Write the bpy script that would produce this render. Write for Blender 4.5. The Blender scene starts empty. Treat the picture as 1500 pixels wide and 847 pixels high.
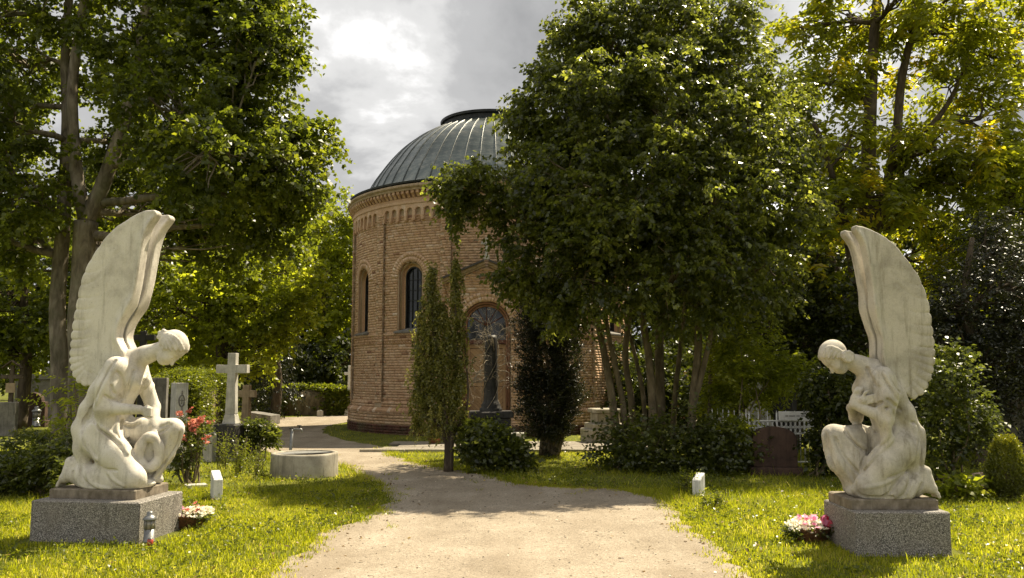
import bpy, bmesh, math, random
import numpy as np
from mathutils import Vector, Matrix, noise as mnoise

R = math.radians
scene = bpy.context.scene
col = scene.collection

# ---------------------------------------------------------------- camera
PITCH = math.atan(124.5 / 1250.0)
cam_d = bpy.data.cameras.new('camera')
cam_d.lens = 30.0
cam_d.sensor_width = 36.0
cam_d.sensor_fit = 'HORIZONTAL'
cam_d.clip_start = 0.1
cam_d.clip_end = 3000.0
cam = bpy.data.objects.new('camera', cam_d)
cam.location = (0, 0, 1.7)
cam.rotation_euler = (math.pi / 2 + PITCH, 0, 0)
col.objects.link(cam)
scene.camera = cam

# ---------------------------------------------------------------- sun, sky, exposure
SUN_DIR = Vector((0.68, 0.73, 0.0)).normalized()
SUN_EL = R(55.0)
world = bpy.data.worlds.new('World')
scene.world = world
world.use_nodes = True
wn, wl = world.node_tree.nodes, world.node_tree.links
wn.clear()


def build_world():
    out = wn.new('ShaderNodeOutputWorld')
    bg = wn.new('ShaderNodeBackground')
    sky = wn.new('ShaderNodeTexSky')
    sky.sky_type = 'NISHITA'
    sky.sun_disc = False
    sky.sun_elevation = SUN_EL
    sky.sun_rotation = math.atan2(SUN_DIR.x, SUN_DIR.y)
    sky.dust_density = 2.0
    scale = wn.new('ShaderNodeVectorMath'); scale.operation = 'SCALE'
    scale.inputs['Scale'].default_value = 0.085
    wl.new(sky.outputs[0], scale.inputs[0])
    # a layer of cloud seen in perspective: direction projected on a flat deck
    tc = wn.new('ShaderNodeTexCoord')
    sep = wn.new('ShaderNodeSeparateXYZ'); wl.new(tc.outputs['Generated'], sep.inputs[0])
    mz = wn.new('ShaderNodeMath'); mz.operation = 'MAXIMUM'; mz.inputs[1].default_value = 0.0
    wl.new(sep.outputs['Z'], mz.inputs[0])
    az = wn.new('ShaderNodeMath'); az.operation = 'ADD'; az.inputs[1].default_value = 0.45
    wl.new(mz.outputs[0], az.inputs[0])
    dx = wn.new('ShaderNodeMath'); dx.operation = 'DIVIDE'
    dy = wn.new('ShaderNodeMath'); dy.operation = 'DIVIDE'
    wl.new(sep.outputs['X'], dx.inputs[0]); wl.new(az.outputs[0], dx.inputs[1])
    wl.new(sep.outputs['Y'], dy.inputs[0]); wl.new(az.outputs[0], dy.inputs[1])
    cmb = wn.new('ShaderNodeCombineXYZ')
    wl.new(dx.outputs[0], cmb.inputs[0]); wl.new(dy.outputs[0], cmb.inputs[1])
    mp = wn.new('ShaderNodeMapping')
    mp.inputs['Location'].default_value = (8.21, -3.88, 2.67)
    wl.new(cmb.outputs[0], mp.inputs[0])
    n1 = wn.new('ShaderNodeTexNoise'); n1.inputs['Scale'].default_value = 1.9
    n1.inputs['Detail'].default_value = 9.0; n1.inputs['Roughness'].default_value = 0.56
    n1.inputs['Distortion'].default_value = 0.35
    wl.new(mp.outputs[0], n1.inputs['Vector'])
    r1 = wn.new('ShaderNodeValToRGB')
    r1.color_ramp.interpolation = 'EASE'
    e = r1.color_ramp.elements
    e[0].position = 0.30; e[0].color = (0.17, 0.172, 0.175, 1)
    e[1].position = 0.50; e[1].color = (0.272, 0.272, 0.273, 1)
    a = e.new(0.56); a.color = (0.39, 0.388, 0.383, 1)
    b = e.new(0.635); b.color = (0.8, 0.79, 0.78, 1)
    wl.new(n1.outputs['Fac'], r1.inputs[0])
    # thin places where the blue shows through
    n2 = wn.new('ShaderNodeTexNoise'); n2.inputs['Scale'].default_value = 0.9
    n2.inputs['Detail'].default_value = 5.0
    wl.new(mp.outputs[0], n2.inputs['Vector'])
    r2 = wn.new('ShaderNodeValToRGB')
    r2.color_ramp.elements[0].position = 0.66; r2.color_ramp.elements[0].color = (0, 0, 0, 1)
    r2.color_ramp.elements[1].position = 0.78; r2.color_ramp.elements[1].color = (0.6, 0.6, 0.6, 1)
    wl.new(n2.outputs['Fac'], r2.inputs[0])
    mix = wn.new('ShaderNodeMix'); mix.data_type = 'RGBA'
    wl.new(r2.outputs[0], mix.inputs['Factor'])
    wl.new(r1.outputs[0], mix.inputs['A'])
    wl.new(scale.outputs[0], mix.inputs['B'])
    bg.inputs['Strength'].default_value = 1.0
    wl.new(mix.outputs['Result'], bg.inputs['Color'])
    wl.new(bg.outputs[0], out.inputs['Surface'])


build_world()
sun_d = bpy.data.lights.new('sun', 'SUN')
sun_d.energy = 5.0
sun_d.angle = R(0.55)
sun_d.color = (1.0, 0.88, 0.66)
sun = bpy.data.objects.new('sun', sun_d)
to_sun = Vector((SUN_DIR.x * math.cos(SUN_EL), SUN_DIR.y * math.cos(SUN_EL), math.sin(SUN_EL)))
sun.rotation_euler = to_sun.to_track_quat('Z', 'Y').to_euler()
sun.location = to_sun * 60
col.objects.link(sun)

scene.view_settings.view_transform = 'Standard'
scene.view_settings.look = 'None'
scene.view_settings.exposure = 1.05
scene.view_settings.gamma = 1.0
scene.view_settings.use_curve_mapping = False
scene.render.engine = 'CYCLES'
scene.cycles.max_bounces = 6
scene.cycles.diffuse_bounces = 2
scene.cycles.glossy_bounces = 2
scene.cycles.transmission_bounces = 5
scene.cycles.transparent_max_bounces = 6
scene.cycles.caustics_reflective = False
scene.cycles.caustics_refractive = False
scene.cycles.sample_clamp_indirect = 6.0
scene.cycles.use_adaptive_sampling = True
scene.cycles.adaptive_threshold = 0.015
try:
    scene.cycles.use_denoising = True
    scene.cycles.denoiser = 'OPENIMAGEDENOISE'
except Exception:
    pass

rng = np.random.default_rng(7)
random.seed(11)

# ---------------------------------------------------------------- helpers: objects


def tag(o, label=None, cat=None, group=None, kind=None):
    if label: o['label'] = label
    if cat: o['category'] = cat
    if group: o['group'] = group
    if kind: o['kind'] = kind
    return o


def empty(name, loc=(0, 0, 0), rz=0.0, scale=1.0, parent=None):
    o = bpy.data.objects.new(name, None)
    o.empty_display_size = 0.2
    o.location = loc
    o.rotation_euler = (0, 0, rz)
    o.scale = (scale, scale, scale)
    o.parent = parent
    col.objects.link(o)
    return o


def link(name, me, parent=None, loc=None, rot=None, scale=None):
    o = bpy.data.objects.new(name, me)
    o.parent = parent
    if loc is not None: o.location = loc
    if rot is not None: o.rotation_euler = rot
    if scale is not None: o.scale = scale
    col.objects.link(o)
    return o


def copy_tree(o, parent=None):
    c = o.copy()
    col.objects.link(c)
    c.parent = parent
    for ch in list(o.children):
        copy_tree(ch, c)
    return c


def mesh_np(name, V, F, mat=None, smooth=False, attr=None):
    V = np.asarray(V, dtype=np.float32)
    F = np.asarray(F, dtype=np.int32)
    me = bpy.data.meshes.new(name)
    me.vertices.add(len(V)); me.vertices.foreach_set('co', V.ravel())
    n, k = F.shape
    me.loops.add(n * k); me.loops.foreach_set('vertex_index', F.ravel())
    me.polygons.add(n)
    me.polygons.foreach_set('loop_start', np.arange(n, dtype=np.int32) * k)
    if smooth:
        me.polygons.foreach_set('use_smooth', np.ones(n, dtype=bool))
    me.update(calc_edges=True)
    if attr is not None:
        for an, arr in attr.items():
            at = me.attributes.new(an, 'FLOAT', 'POINT')
            at.data.foreach_set('value', np.asarray(arr, dtype=np.float32))
    if mat: me.materials.append(mat)
    return me


class MB:
    """collects shapes, builds one mesh object"""

    def __init__(self):
        self.v, self.f, self.a, self.sm = [], [], [], []

    def add(self, verts, faces, a=0.5, smooth=False):
        o = len(self.v)
        self.v.extend(tuple(p) for p in verts)
        self.f.extend([tuple(i + o for i in f) for f in faces])
        self.a.extend([a] * len(verts))
        self.sm.extend([smooth] * len(faces))

    def box(self, c, s, rz=0.0, a=0.5, taper=1.0, M=None):
        x, y, z = s[0] / 2, s[1] / 2, s[2] / 2
        pts = []
        for dz, t in ((-z, 1.0), (z, taper)):
            for dx, dy in ((-x, -y), (x, -y), (x, y), (-x, y)):
                pts.append(Vector((dx * t, dy * t, dz)))
        if M is None:
            M = Matrix.Rotation(rz, 3, 'Z')
        pts = [M @ p + Vector(c) for p in pts]
        self.add(pts, [(3, 2, 1, 0), (4, 5, 6, 7), (0, 1, 5, 4), (1, 2, 6, 5), (2, 3, 7, 6), (3, 0, 4, 7)], a)

    def bevbox(self, c, s, b=0.01, rz=0.0, a=0.5):
        """box with chamfered vertical and top edges"""
        x, y, z = s[0] / 2, s[1] / 2, s[2] / 2

        def ring(xx, yy, bb, zz):
            return [(-xx + bb, -yy, zz), (xx - bb, -yy, zz), (xx, -yy + bb, zz), (xx, yy - bb, zz), (xx - bb, yy, zz),
                    (-xx + bb, yy, zz), (-xx, yy - bb, zz), (-xx, -yy + bb, zz)]
        rings = [ring(x, y, b, -z), ring(x, y, b, z - b), ring(x - b, y - b, b * 0.6, z)]
        M = Matrix.Rotation(rz, 3, 'Z')
        pts = [M @ Vector(p) + Vector(c) for r in rings for p in r]
        fs = [tuple(range(7, -1, -1)), tuple(range(16, 24))]
        for k in range(2):
            for i in range(8):
                j = (i + 1) % 8
                fs.append((k * 8 + i, k * 8 + j, k * 8 + 8 + j, k * 8 + 8 + i))
        self.add(pts, fs, a)

    def prism(self, poly, y0, y1, a=0.5, M=None, off=(0, 0, 0)):
        """poly in (x,z), extruded along y"""
        n = len(poly)
        pts = [Vector((p[0], y0, p[1])) for p in poly] + [Vector((p[0], y1, p[1])) for p in poly]
        if M is not None: pts = [M @ p for p in pts]
        pts = [p + Vector(off) for p in pts]
        fs = [tuple(range(n)), tuple(range(2 * n - 1, n - 1, -1))]
        for i in range(n):
            j = (i + 1) % n
            fs.append((i, n + i, n + j, j))
        self.add(pts, fs, a)

    def tube(self, pts, rad, n=8, a=0.5, cap=True, smooth=True):
        pts = [Vector(p) for p in pts]
        if not hasattr(rad, '__len__'): rad = [rad] * len(pts)
        up = Vector((0, 0, 1))
        rings = []
        d0 = (pts[1] - pts[0]).normalized()
        u = d0.cross(up)
        if u.length < 0.05: u = d0.cross(Vector((1, 0, 0)))
        u.normalize()
        for i, p in enumerate(pts):
            if i == 0: d = pts[1] - pts[0]
            elif i == len(pts) - 1: d = pts[-1] - pts[-2]
            else: d = pts[i + 1] - pts[i - 1]
            d.normalize()
            u = (u - d * u.dot(d))
            if u.length < 1e-4: u = d.orthogonal()
            u.normalize()
            w = d.cross(u)
            rings.append([p + (u * math.cos(t) + w * math.sin(t)) * rad[i] for t in [2 * math.pi * k / n for k in range(n)]])
        vs = [q for r in rings for q in r]
        fs = []
        for i in range(len(pts) - 1):
            for k in range(n):
                j = (k + 1) % n
                fs.append((i * n + k, i * n + j, (i + 1) * n + j, (i + 1) * n + k))
        if cap:
            fs.append(tuple(range(n - 1, -1, -1)))
            fs.append(tuple(range((len(pts) - 1) * n, len(pts) * n)))
        self.add(vs, fs, a, smooth)

    def lathe(self, prof, n=32, c=(0, 0, 0), a=0.5, smooth=True, closed=False):
        """prof: list of (r,z)"""
        vs, fs = [], []
        for r, z in prof:
            for k in range(n):
                t = 2 * math.pi * k / n
                vs.append((c[0] + r * math.cos(t), c[1] + r * math.sin(t), c[2] + z))
        m = len(prof)
        for i in range(m if closed else m - 1):
            i2 = (i + 1) % m
            for k in range(n):
                j = (k + 1) % n
                fs.append((i * n + k, i * n + j, i2 * n + j, i2 * n + k))
        self.add(vs, fs, a, smooth)

    def mesh(self, name, mat=None):
        me = bpy.data.meshes.new(name)
        me.from_pydata([tuple(p) for p in self.v], [], self.f)
        me.polygons.foreach_set('use_smooth', np.array(self.sm, dtype=bool))
        at = me.attributes.new('var', 'FLOAT', 'POINT')
        at.data.foreach_set('value', np.array(self.a, dtype=np.float32))
        if mat: me.materials.append(mat)
        me.update()
        return me

    def build(self, name, mat=None, parent=None, loc=None, rot=None):
        return link(name, self.mesh(name, mat), parent, loc, rot)


def spline(pts, m=6, closed=False):
    """Catmull-Rom through points (any dimension) -> list of tuples"""
    P = [np.array(p, dtype=float) for p in pts]
    n = len(P)
    out = []
    rngi = range(n) if closed else range(n - 1)
    for i in rngi:
        if closed:
            p0, p1, p2, p3 = P[(i - 1) % n], P[i], P[(i + 1) % n], P[(i + 2) % n]
        else:
            p0, p1, p2, p3 = P[max(i - 1, 0)], P[i], P[i + 1], P[min(i + 2, n - 1)]
        for k in range(m):
            t = k / m
            out.append(0.5 * ((2 * p1) + (-p0 + p2) * t + (2 * p0 - 5 * p1 + 4 * p2 - p3) * t * t + (-p0 + 3 * p1 - 3 * p2 + p3) * t ** 3))
    if not closed: out.append(P[-1])
    return [tuple(p) for p in out]


# ---------------------------------------------------------------- helpers: materials


class NT:
    def __init__(self, name):
        self.m = bpy.data.materials.new(name)
        self.m.use_nodes = True
        self.t = self.m.node_tree
        self.n, self.l = self.t.nodes, self.t.links
        self.n.clear()
        self.out = self.n.new('ShaderNodeOutputMaterial')
        self.coord = None

    def obj(self):
        if self.coord is None:
            self.coord = self.n.new('ShaderNodeTexCoord')
        return self.coord.outputs['Object']

    def geo(self):
        g = self.n.new('ShaderNodeNewGeometry')
        return g.outputs['Position']

    def noise(self, scale, detail=4, rough=0.55, vec=None, dist=0.0):
        x = self.n.new('ShaderNodeTexNoise')
        x.inputs['Scale'].default_value = scale
        x.inputs['Detail'].default_value = detail
        x.inputs['Roughness'].default_value = rough
        x.inputs['Distortion'].default_value = dist
        self.l.new(vec if vec is not None else self.obj(), x.inputs['Vector'])
        return x.outputs['Fac']

    def voro(self, scale, feature='F1', out='Distance', vec=None):
        x = self.n.new('ShaderNodeTexVoronoi')
        x.feature = feature
        x.inputs['Scale'].default_value = scale
        self.l.new(vec if vec is not None else self.obj(), x.inputs['Vector'])
        return x.outputs[out]

    def mapping(self, scale=(1, 1, 1), vec=None, rot=(0, 0, 0)):
        x = self.n.new('ShaderNodeMapping')
        x.inputs['Scale'].default_value = scale
        x.inputs['Rotation'].default_value = rot
        self.l.new(vec if vec is not None else self.obj(), x.inputs['Vector'])
        return x.outputs[0]

    def ramp(self, fac, stops, interp='LINEAR'):
        x = self.n.new('ShaderNodeValToRGB')
        x.color_ramp.interpolation = interp
        e = x.color_ramp.elements
        while len(e) < len(stops): e.new(0.5)
        for el, (p, c) in zip(e, stops):
            el.position = p
            el.color = (c, c, c, 1) if not hasattr(c, '__len__') else (c[0], c[1], c[2], 1)
        self.l.new(fac, x.inputs[0])
        return x.outputs[0]

    def mix(self, fac, a, b, mode='MIX'):
        x = self.n.new('ShaderNodeMix')
        x.data_type = 'RGBA'; x.blend_type = mode
        for sock, val in (('Factor', fac), ('A', a), ('B', b)):
            if hasattr(val, 'links') or hasattr(val, 'is_linked'):
                self.l.new(val, x.inputs[sock])
            elif sock == 'Factor':
                x.inputs[sock].default_value = val
            else:
                x.inputs[sock].default_value = (val[0], val[1], val[2], 1)
        return x.outputs['Result']

    def math(self, op, a, b=0.0):
        x = self.n.new('ShaderNodeMath'); x.operation = op
        for i, val in enumerate((a, b)):
            if hasattr(val, 'is_linked'): self.l.new(val, x.inputs[i])
            else: x.inputs[i].default_value = val
        return x.outputs[0]

    def attr(self, name='var'):
        x = self.n.new('ShaderNodeAttribute'); x.attribute_name = name
        return x.outputs['Fac']

    def bump(self, h, strength=0.3, dist=0.01, normal=None):
        x = self.n.new('ShaderNodeBump')
        x.inputs['Strength'].default_value = strength
        x.inputs['Distance'].default_value = dist
        self.l.new(h, x.inputs['Height'])
        if normal is not None: self.l.new(normal, x.inputs['Normal'])
        return x.outputs[0]

    def pbr(self, color, rough=0.7, metal=0.0, normal=None, spec=0.5, **kw):
        b = self.n.new('ShaderNodeBsdfPrincipled')
        for key, val in (('Base Color', color), ('Roughness', rough), ('Metallic', metal)):
            if hasattr(val, 'is_linked'): self.l.new(val, b.inputs[key])
            elif key == 'Base Color': b.inputs[key].default_value = (val[0], val[1], val[2], 1)
            else: b.inputs[key].default_value = val
        b.inputs['Specular IOR Level'].default_value = spec
        if normal is not None: self.l.new(normal, b.inputs['Normal'])
        for k, v in kw.items():
            b.inputs[k.replace('_', ' ')].default_value = v
        self.l.new(b.outputs[0], self.out.inputs['Surface'])
        return b


M = {}


def leaf_material(name, dark, light, trans=0.45, yellow=None, spec=0.5, rough=0.38):
    t = NT(name)
    v = t.attr('var')
    stops = [(0.0, dark), (1.0, light)] if yellow is None else [(0.0, dark), (0.75, light), (1.0, yellow)]
    c = t.ramp(v, stops)
    p = t.n.new('ShaderNodeBsdfPrincipled')
    t.l.new(c, p.inputs['Base Color'])
    p.inputs['Roughness'].default_value = rough
    p.inputs['Specular IOR Level'].default_value = spec
    tr = t.n.new('ShaderNodeBsdfTranslucent')
    hs = t.n.new('ShaderNodeHueSaturation')
    hs.inputs['Hue'].default_value = 0.495
    hs.inputs['Saturation'].default_value = 1.05
    hs.inputs['Value'].default_value = 3.3
    t.l.new(c, hs.inputs['Color'])
    t.l.new(hs.outputs[0], tr.inputs['Color'])
    ms = t.n.new('ShaderNodeMixShader'); ms.inputs[0].default_value = trans
    t.l.new(p.outputs[0], ms.inputs[1]); t.l.new(tr.outputs[0], ms.inputs[2])
    t.l.new(ms.outputs[0], t.out.inputs['Surface'])
    return t.m


def build_materials():
    # limestone of the angels
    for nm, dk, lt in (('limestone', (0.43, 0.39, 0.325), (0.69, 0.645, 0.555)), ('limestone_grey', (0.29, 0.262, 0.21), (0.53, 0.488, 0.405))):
        t = NT(nm)
        n1 = t.noise(3.2, 6, 0.6)
        n2 = t.noise(60, 3, 0.6)
        c = t.ramp(n1, [(0.28, dk), (0.52, lt), (0.8, tuple(min(1, q * 1.1) for q in lt))])
        st = t.noise(2.3, 5, 0.65, t.mapping((5, 5, 0.55)))
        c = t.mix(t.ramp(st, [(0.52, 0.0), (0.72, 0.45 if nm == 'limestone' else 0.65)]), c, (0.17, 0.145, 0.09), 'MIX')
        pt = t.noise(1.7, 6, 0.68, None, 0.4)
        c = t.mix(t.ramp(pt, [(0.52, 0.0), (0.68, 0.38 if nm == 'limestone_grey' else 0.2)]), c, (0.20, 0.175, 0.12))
        sp = t.voro(95, out='Color')
        spv = t.math('MULTIPLY', sp, 1.0)
        c = t.mix(0.25, c, t.ramp(spv, [(0.0, 0.25), (0.35, 0.48), (1.0, 0.62)]), 'OVERLAY')
        c = t.mix(t.ramp(n2, [(0.62, 0.0), (0.72, 0.45)]), c, (0.2, 0.17, 0.12))
        nb = t.bump(t.noise(130, 3, 0.6), 0.35, 0.006)
        nb = t.bump(t.noise(22, 4, 0.6), 0.25, 0.012, nb)
        t.pbr(c, 0.85, normal=nb, spec=0.2)
        M[nm] = t.m
    # granite pedestal
    t = NT('granite')
    sp = t.voro(170, out='Color')
    sep = t.n.new('ShaderNodeSeparateColor'); t.l.new(sp, sep.inputs[0])
    c = t.ramp(sep.outputs[0], [(0.0, (0.05, 0.045, 0.04)), (0.3, (0.13, 0.12, 0.105)), (0.55, (0.30, 0.28, 0.25)), (0.85, (0.52, 0.48, 0.43))], 'CONSTANT')
    n1 = t.noise(4, 5, 0.6)
    c = t.mix(t.ramp(n1, [(0.35, 0.0), (0.7, 0.5)]), c, (0.22, 0.19, 0.15))
    st = t.noise(2.0, 5, 0.6, t.mapping((7, 7, 0.6)))
    c = t.mix(t.ramp(st, [(0.58, 0.0), (0.7, 0.5)]), c, (0.06, 0.05, 0.035))
    t.pbr(c, 0.7, normal=t.bump(t.noise(90, 3), 0.3, 0.004), spec=0.35)
    M['granite'] = t.m
    # dark weathered slab under the statues
    t = NT('slab_stone')
    c = t.ramp(t.noise(6, 6, 0.65), [(0.3, (0.10, 0.08, 0.05)), (0.5, (0.24, 0.2, 0.15)), (0.7, (0.36, 0.31, 0.24))])
    st = t.noise(2.2, 6, 0.7, t.mapping((3, 3, 1.0)))
    c = t.mix(t.ramp(st, [(0.45, 0.0), (0.65, 0.6)]), c, (0.06, 0.05, 0.03))
    t.pbr(c, 0.8, normal=t.bump(t.noise(70, 4), 0.35, 0.006), spec=0.2)
    M['slab_stone'] = t.m
    # generic stones
    for nm, dk, lt, sc in (('pale_stone', (0.36, 0.34, 0.29), (0.62, 0.59, 0.52), 5), ('white_stone', (0.55, 0.54, 0.5), (0.8, 0.79, 0.75), 6),
                           ('grey_stone', (0.12, 0.11, 0.095), (0.26, 0.24, 0.21), 5), ('dark_stone', (0.025, 0.024, 0.022), (0.06, 0.055, 0.05), 6),
                           ('red_stone', (0.045, 0.027, 0.02), (0.10, 0.06, 0.042), 5), ('paving', (0.17, 0.145, 0.11), (0.31, 0.275, 0.215), 3),
                           ('concrete', (0.24, 0.21, 0.155), (0.46, 0.42, 0.33), 4), ('sandstone', (0.30, 0.22, 0.13), (0.46, 0.35, 0.22), 5)):
        t = NT(nm)
        c = t.ramp(t.noise(sc, 6, 0.62), [(0.3, dk), (0.7, lt)])
        st = t.noise(2.5, 5, 0.65, t.mapping((6, 6, 0.5)))
        c = t.mix(t.ramp(st, [(0.52, 0.0), (0.68, 0.55)]), c, tuple(q * 0.35 for q in dk))
        c = t.mix(t.ramp(t.noise(45, 3), [(0.58, 0.0), (0.68, 0.4)]), c, tuple(q * 0.6 for q in dk))
        t.pbr(c, 0.55 if nm == 'dark_stone' else 0.82, normal=t.bump(t.noise(80, 4), 0.3, 0.005), spec=0.3)
        M[nm] = t.m
    # bricks: colour per brick
    t = NT('brick')
    v = t.attr('var')
    c = t.ramp(v, [(0.0, (0.226, 0.122, 0.078)), (0.12, (0.400, 0.238, 0.141)), (0.35, (0.501, 0.315, 0.190)), (0.7, (0.589, 0.399, 0.254)), (0.9, (0.639, 0.462, 0.325)), (1.0, (0.714, 0.578, 0.453))])
    big = t.noise(0.8, 5, 0.6)
    c = t.mix(t.ramp(big, [(0.42, 0.0), (0.72, 0.4)]), c, (0.32, 0.19, 0.095))
    c = t.mix(0.4, c, t.ramp(t.noise(25, 4), [(0.3, 0.3), (0.7, 0.7)]), 'OVERLAY')
    t.pbr(c, 0.85, normal=t.bump(t.noise(60, 3), 0.4, 0.006), spec=0.2)
    M['brick'] = t.m
    t = NT('mortar')
    t.pbr(t.ramp(t.noise(9, 4), [(0.3, (0.36, 0.265, 0.175)), (0.7, (0.46, 0.36, 0.25))]), 0.95, spec=0.1, normal=t.bump(t.noise(90, 3), 0.3, 0.004))
    M['mortar'] = t.m
    t = NT('base_brick')
    c = t.ramp(t.attr('var'), [(0.0, (0.035, 0.016, 0.012)), (0.6, (0.085, 0.03, 0.02)), (1.0, (0.14, 0.06, 0.035))])
    c = t.mix(t.ramp(t.noise(2.2, 5), [(0.45, 0.0), (0.65, 0.7)]), c, (0.11, 0.09, 0.05))
    t.pbr(c, 0.7, spec=0.3)
    M['base_brick'] = t.m
    # dome sheet metal
    t = NT('dome_metal')
    n1 = t.noise(1.6, 6, 0.65, t.mapping((1, 1, 0.45)))
    c = t.ramp(n1, [(0.3, (0.035, 0.046, 0.044)), (0.5, (0.085, 0.102, 0.094)), (0.7, (0.18, 0.197, 0.175))])
    c = t.mix(t.ramp(t.attr('var'), [(0.0, 0.0), (1.0, 0.35)]), c, (0.10, 0.12, 0.115))
    st = t.noise(3.2, 5, 0.6, t.mapping((1, 1, 3.0)))
    c = t.mix(t.ramp(st, [(0.5, 0.0), (0.68, 0.35)]), c, (0.36, 0.34, 0.28))
    rg = t.ramp(t.noise(3, 5, 0.6), [(0.3, 0.26), (0.7, 0.42)])
    nb = t.bump(t.noise(2.2, 3, 0.5, t.mapping((1, 1, 2.2))), 0.35, 0.06)
    t.pbr(c, rg, 0.55, normal=nb, spec=0.5)
    M['dome_metal'] = t.m
    t = NT('seam_metal')
    t.pbr(t.ramp(t.noise(4, 4), [(0.3, (0.03, 0.036, 0.036)), (0.7, (0.10, 0.11, 0.105))]), 0.45, 0.5)
    M['seam_metal'] = t.m
    t = NT('dark_metal')
    t.pbr(t.ramp(t.noise(4, 4), [(0.3, (0.012, 0.013, 0.014)), (0.7, (0.035, 0.036, 0.036))]), 0.5, 0.4)
    M['dark_metal'] = t.m
    t = NT('slate')
    t.pbr(t.ramp(t.noise(6, 4), [(0.3, (0.04, 0.035, 0.032)), (0.7, (0.085, 0.075, 0.066))]), 0.55)
    M['slate'] = t.m
    t = NT('galvanised')
    t.pbr(t.ramp(t.noise(14, 4), [(0.3, (0.15, 0.15, 0.145)), (0.7, (0.29, 0.29, 0.275))]), 0.45, 0.7)
    M['galvanised'] = t.m
    t = NT('white_paint')
    t.pbr(t.ramp(t.noise(9, 5), [(0.3, (0.55, 0.54, 0.5)), (0.7, (0.78, 0.77, 0.73))]), 0.5)
    M['white_paint'] = t.m
    t = NT('plate')
    t.pbr(t.ramp(t.noise(7, 5), [(0.3, (0.2, 0.2, 0.19)), (0.7, (0.38, 0.37, 0.34))]), 0.5, 0.5, normal=t.bump(t.voro(40), 0.3, 0.004))
    M['plate'] = t.m
    t = NT('window_glass')
    t.pbr(t.ramp(t.noise(1.3, 3), [(0.3, (0.012, 0.014, 0.016)), (0.7, (0.03, 0.034, 0.036))]), 0.08, 0.0, normal=t.bump(t.noise(3, 2), 0.05, 0.02), spec=0.6)
    M['window_glass'] = t.m
    t = NT('oak')
    c = t.ramp(t.noise(3, 6, 0.6, t.mapping((1, 6, 1))), [(0.3, (0.30, 0.18, 0.085)), (0.7, (0.50, 0.33, 0.17))])
    c = t.mix(t.ramp(t.attr('var'), [(0, 0.0), (1, 0.5)]), c, (0.22, 0.125, 0.06))
    t.pbr(c, 0.6, normal=t.bump(t.noise(30, 4, 0.6, t.mapping((1, 8, 1))), 0.2, 0.004))
    M['oak'] = t.m
    t = NT('red_wood')
    t.pbr(t.ramp(t.noise(5, 4), [(0.3, (0.08, 0.028, 0.016)), (0.7, (0.14, 0.05, 0.028))]), 0.6)
    M['red_wood'] = t.m
    t = NT('terracotta')
    t.pbr(t.ramp(t.noise(8, 4), [(0.3, (0.30, 0.11, 0.05)), (0.7, (0.45, 0.18, 0.09))]), 0.75)
    M['terracotta'] = t.m
    t = NT('jamb_stone')
    t.pbr(t.ramp(t.noise(8, 4), [(0.3, (0.21, 0.105, 0.06)), (0.7, (0.33, 0.18, 0.11))]), 0.8)
    M['jamb_stone'] = t.m
    t = NT('basket')
    t.pbr(t.ramp(t.noise(30, 3), [(0.3, (0.10, 0.045, 0.02)), (0.7, (0.24, 0.11, 0.05))]), 0.75, normal=t.bump(t.voro(60), 0.6, 0.01))
    M['basket'] = t.m
    t = NT('bark')
    b1 = t.noise(7, 6, 0.62, t.mapping((1, 1, 0.32)), 0.6)
    c = t.ramp(b1, [(0.3, (0.06, 0.047, 0.033)), (0.5, (0.18, 0.15, 0.11)), (0.72, (0.32, 0.28, 0.215))])
    c = t.mix(t.ramp(t.noise(1.7, 4), [(0.5, 0.0), (0.66, 0.5)]), c, (0.10, 0.105, 0.05))
    t.pbr(c, 0.9, normal=t.bump(b1, 0.9, 0.03), spec=0.15)
    M['bark'] = t.m
    t = NT('bark_dark')
    b1 = t.noise(7, 6, 0.62, t.mapping((1, 1, 0.32)), 0.6)
    t.pbr(t.ramp(b1, [(0.3, (0.03, 0.023, 0.015)), (0.5, (0.085, 0.066, 0.045)), (0.72, (0.15, 0.12, 0.085))]), 0.9, normal=t.bump(b1, 0.9, 0.03), spec=0.15)
    M['bark_dark'] = t.m
    t = NT('bark_smooth')
    b1 = t.noise(9, 5, 0.6, t.mapping((1, 1, 0.4)))
    c = t.ramp(b1, [(0.3, (0.07, 0.056, 0.032)), (0.55, (0.17, 0.135, 0.08)), (0.75, (0.27, 0.22, 0.14))])
    t.pbr(c, 0.85, normal=t.bump(b1, 0.6, 0.015), spec=0.2)
    M['bark_smooth'] = t.m
    t = NT('dead_wood')
    t.pbr(t.ramp(t.noise(12, 5), [(0.3, (0.17, 0.14, 0.10)), (0.7, (0.36, 0.31, 0.235))]), 0.85, spec=0.2)
    M['dead_wood'] = t.m
    # foliage
    M['maple_leaf'] = leaf_material('maple_leaf', (0.037, 0.050, 0.006), (0.095, 0.114, 0.012), 0.5, (0.146, 0.158, 0.015))
    M['linden_leaf'] = leaf_material('linden_leaf', (0.026, 0.034, 0.006), (0.095, 0.110, 0.015), 0.52, (0.194, 0.204, 0.038), spec=0.6, rough=0.34)
    M['light_leaf'] = leaf_material('light_leaf', (0.083, 0.101, 0.009), (0.182, 0.204, 0.018), 0.56, (0.259, 0.264, 0.028))
    M['ailanthus_leaf'] = leaf_material('ailanthus_leaf', (0.077, 0.092, 0.008), (0.171, 0.183, 0.014), 0.52, (0.307, 0.248, 0.021))
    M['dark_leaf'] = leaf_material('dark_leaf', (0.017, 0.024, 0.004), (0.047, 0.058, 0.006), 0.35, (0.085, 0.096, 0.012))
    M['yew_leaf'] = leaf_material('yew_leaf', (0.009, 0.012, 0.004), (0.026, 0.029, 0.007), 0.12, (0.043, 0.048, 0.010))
    M['poplar_leaf'] = leaf_material('poplar_leaf', (0.061, 0.065, 0.013), (0.155, 0.156, 0.032), 0.4, (0.238, 0.216, 0.055))
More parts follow.
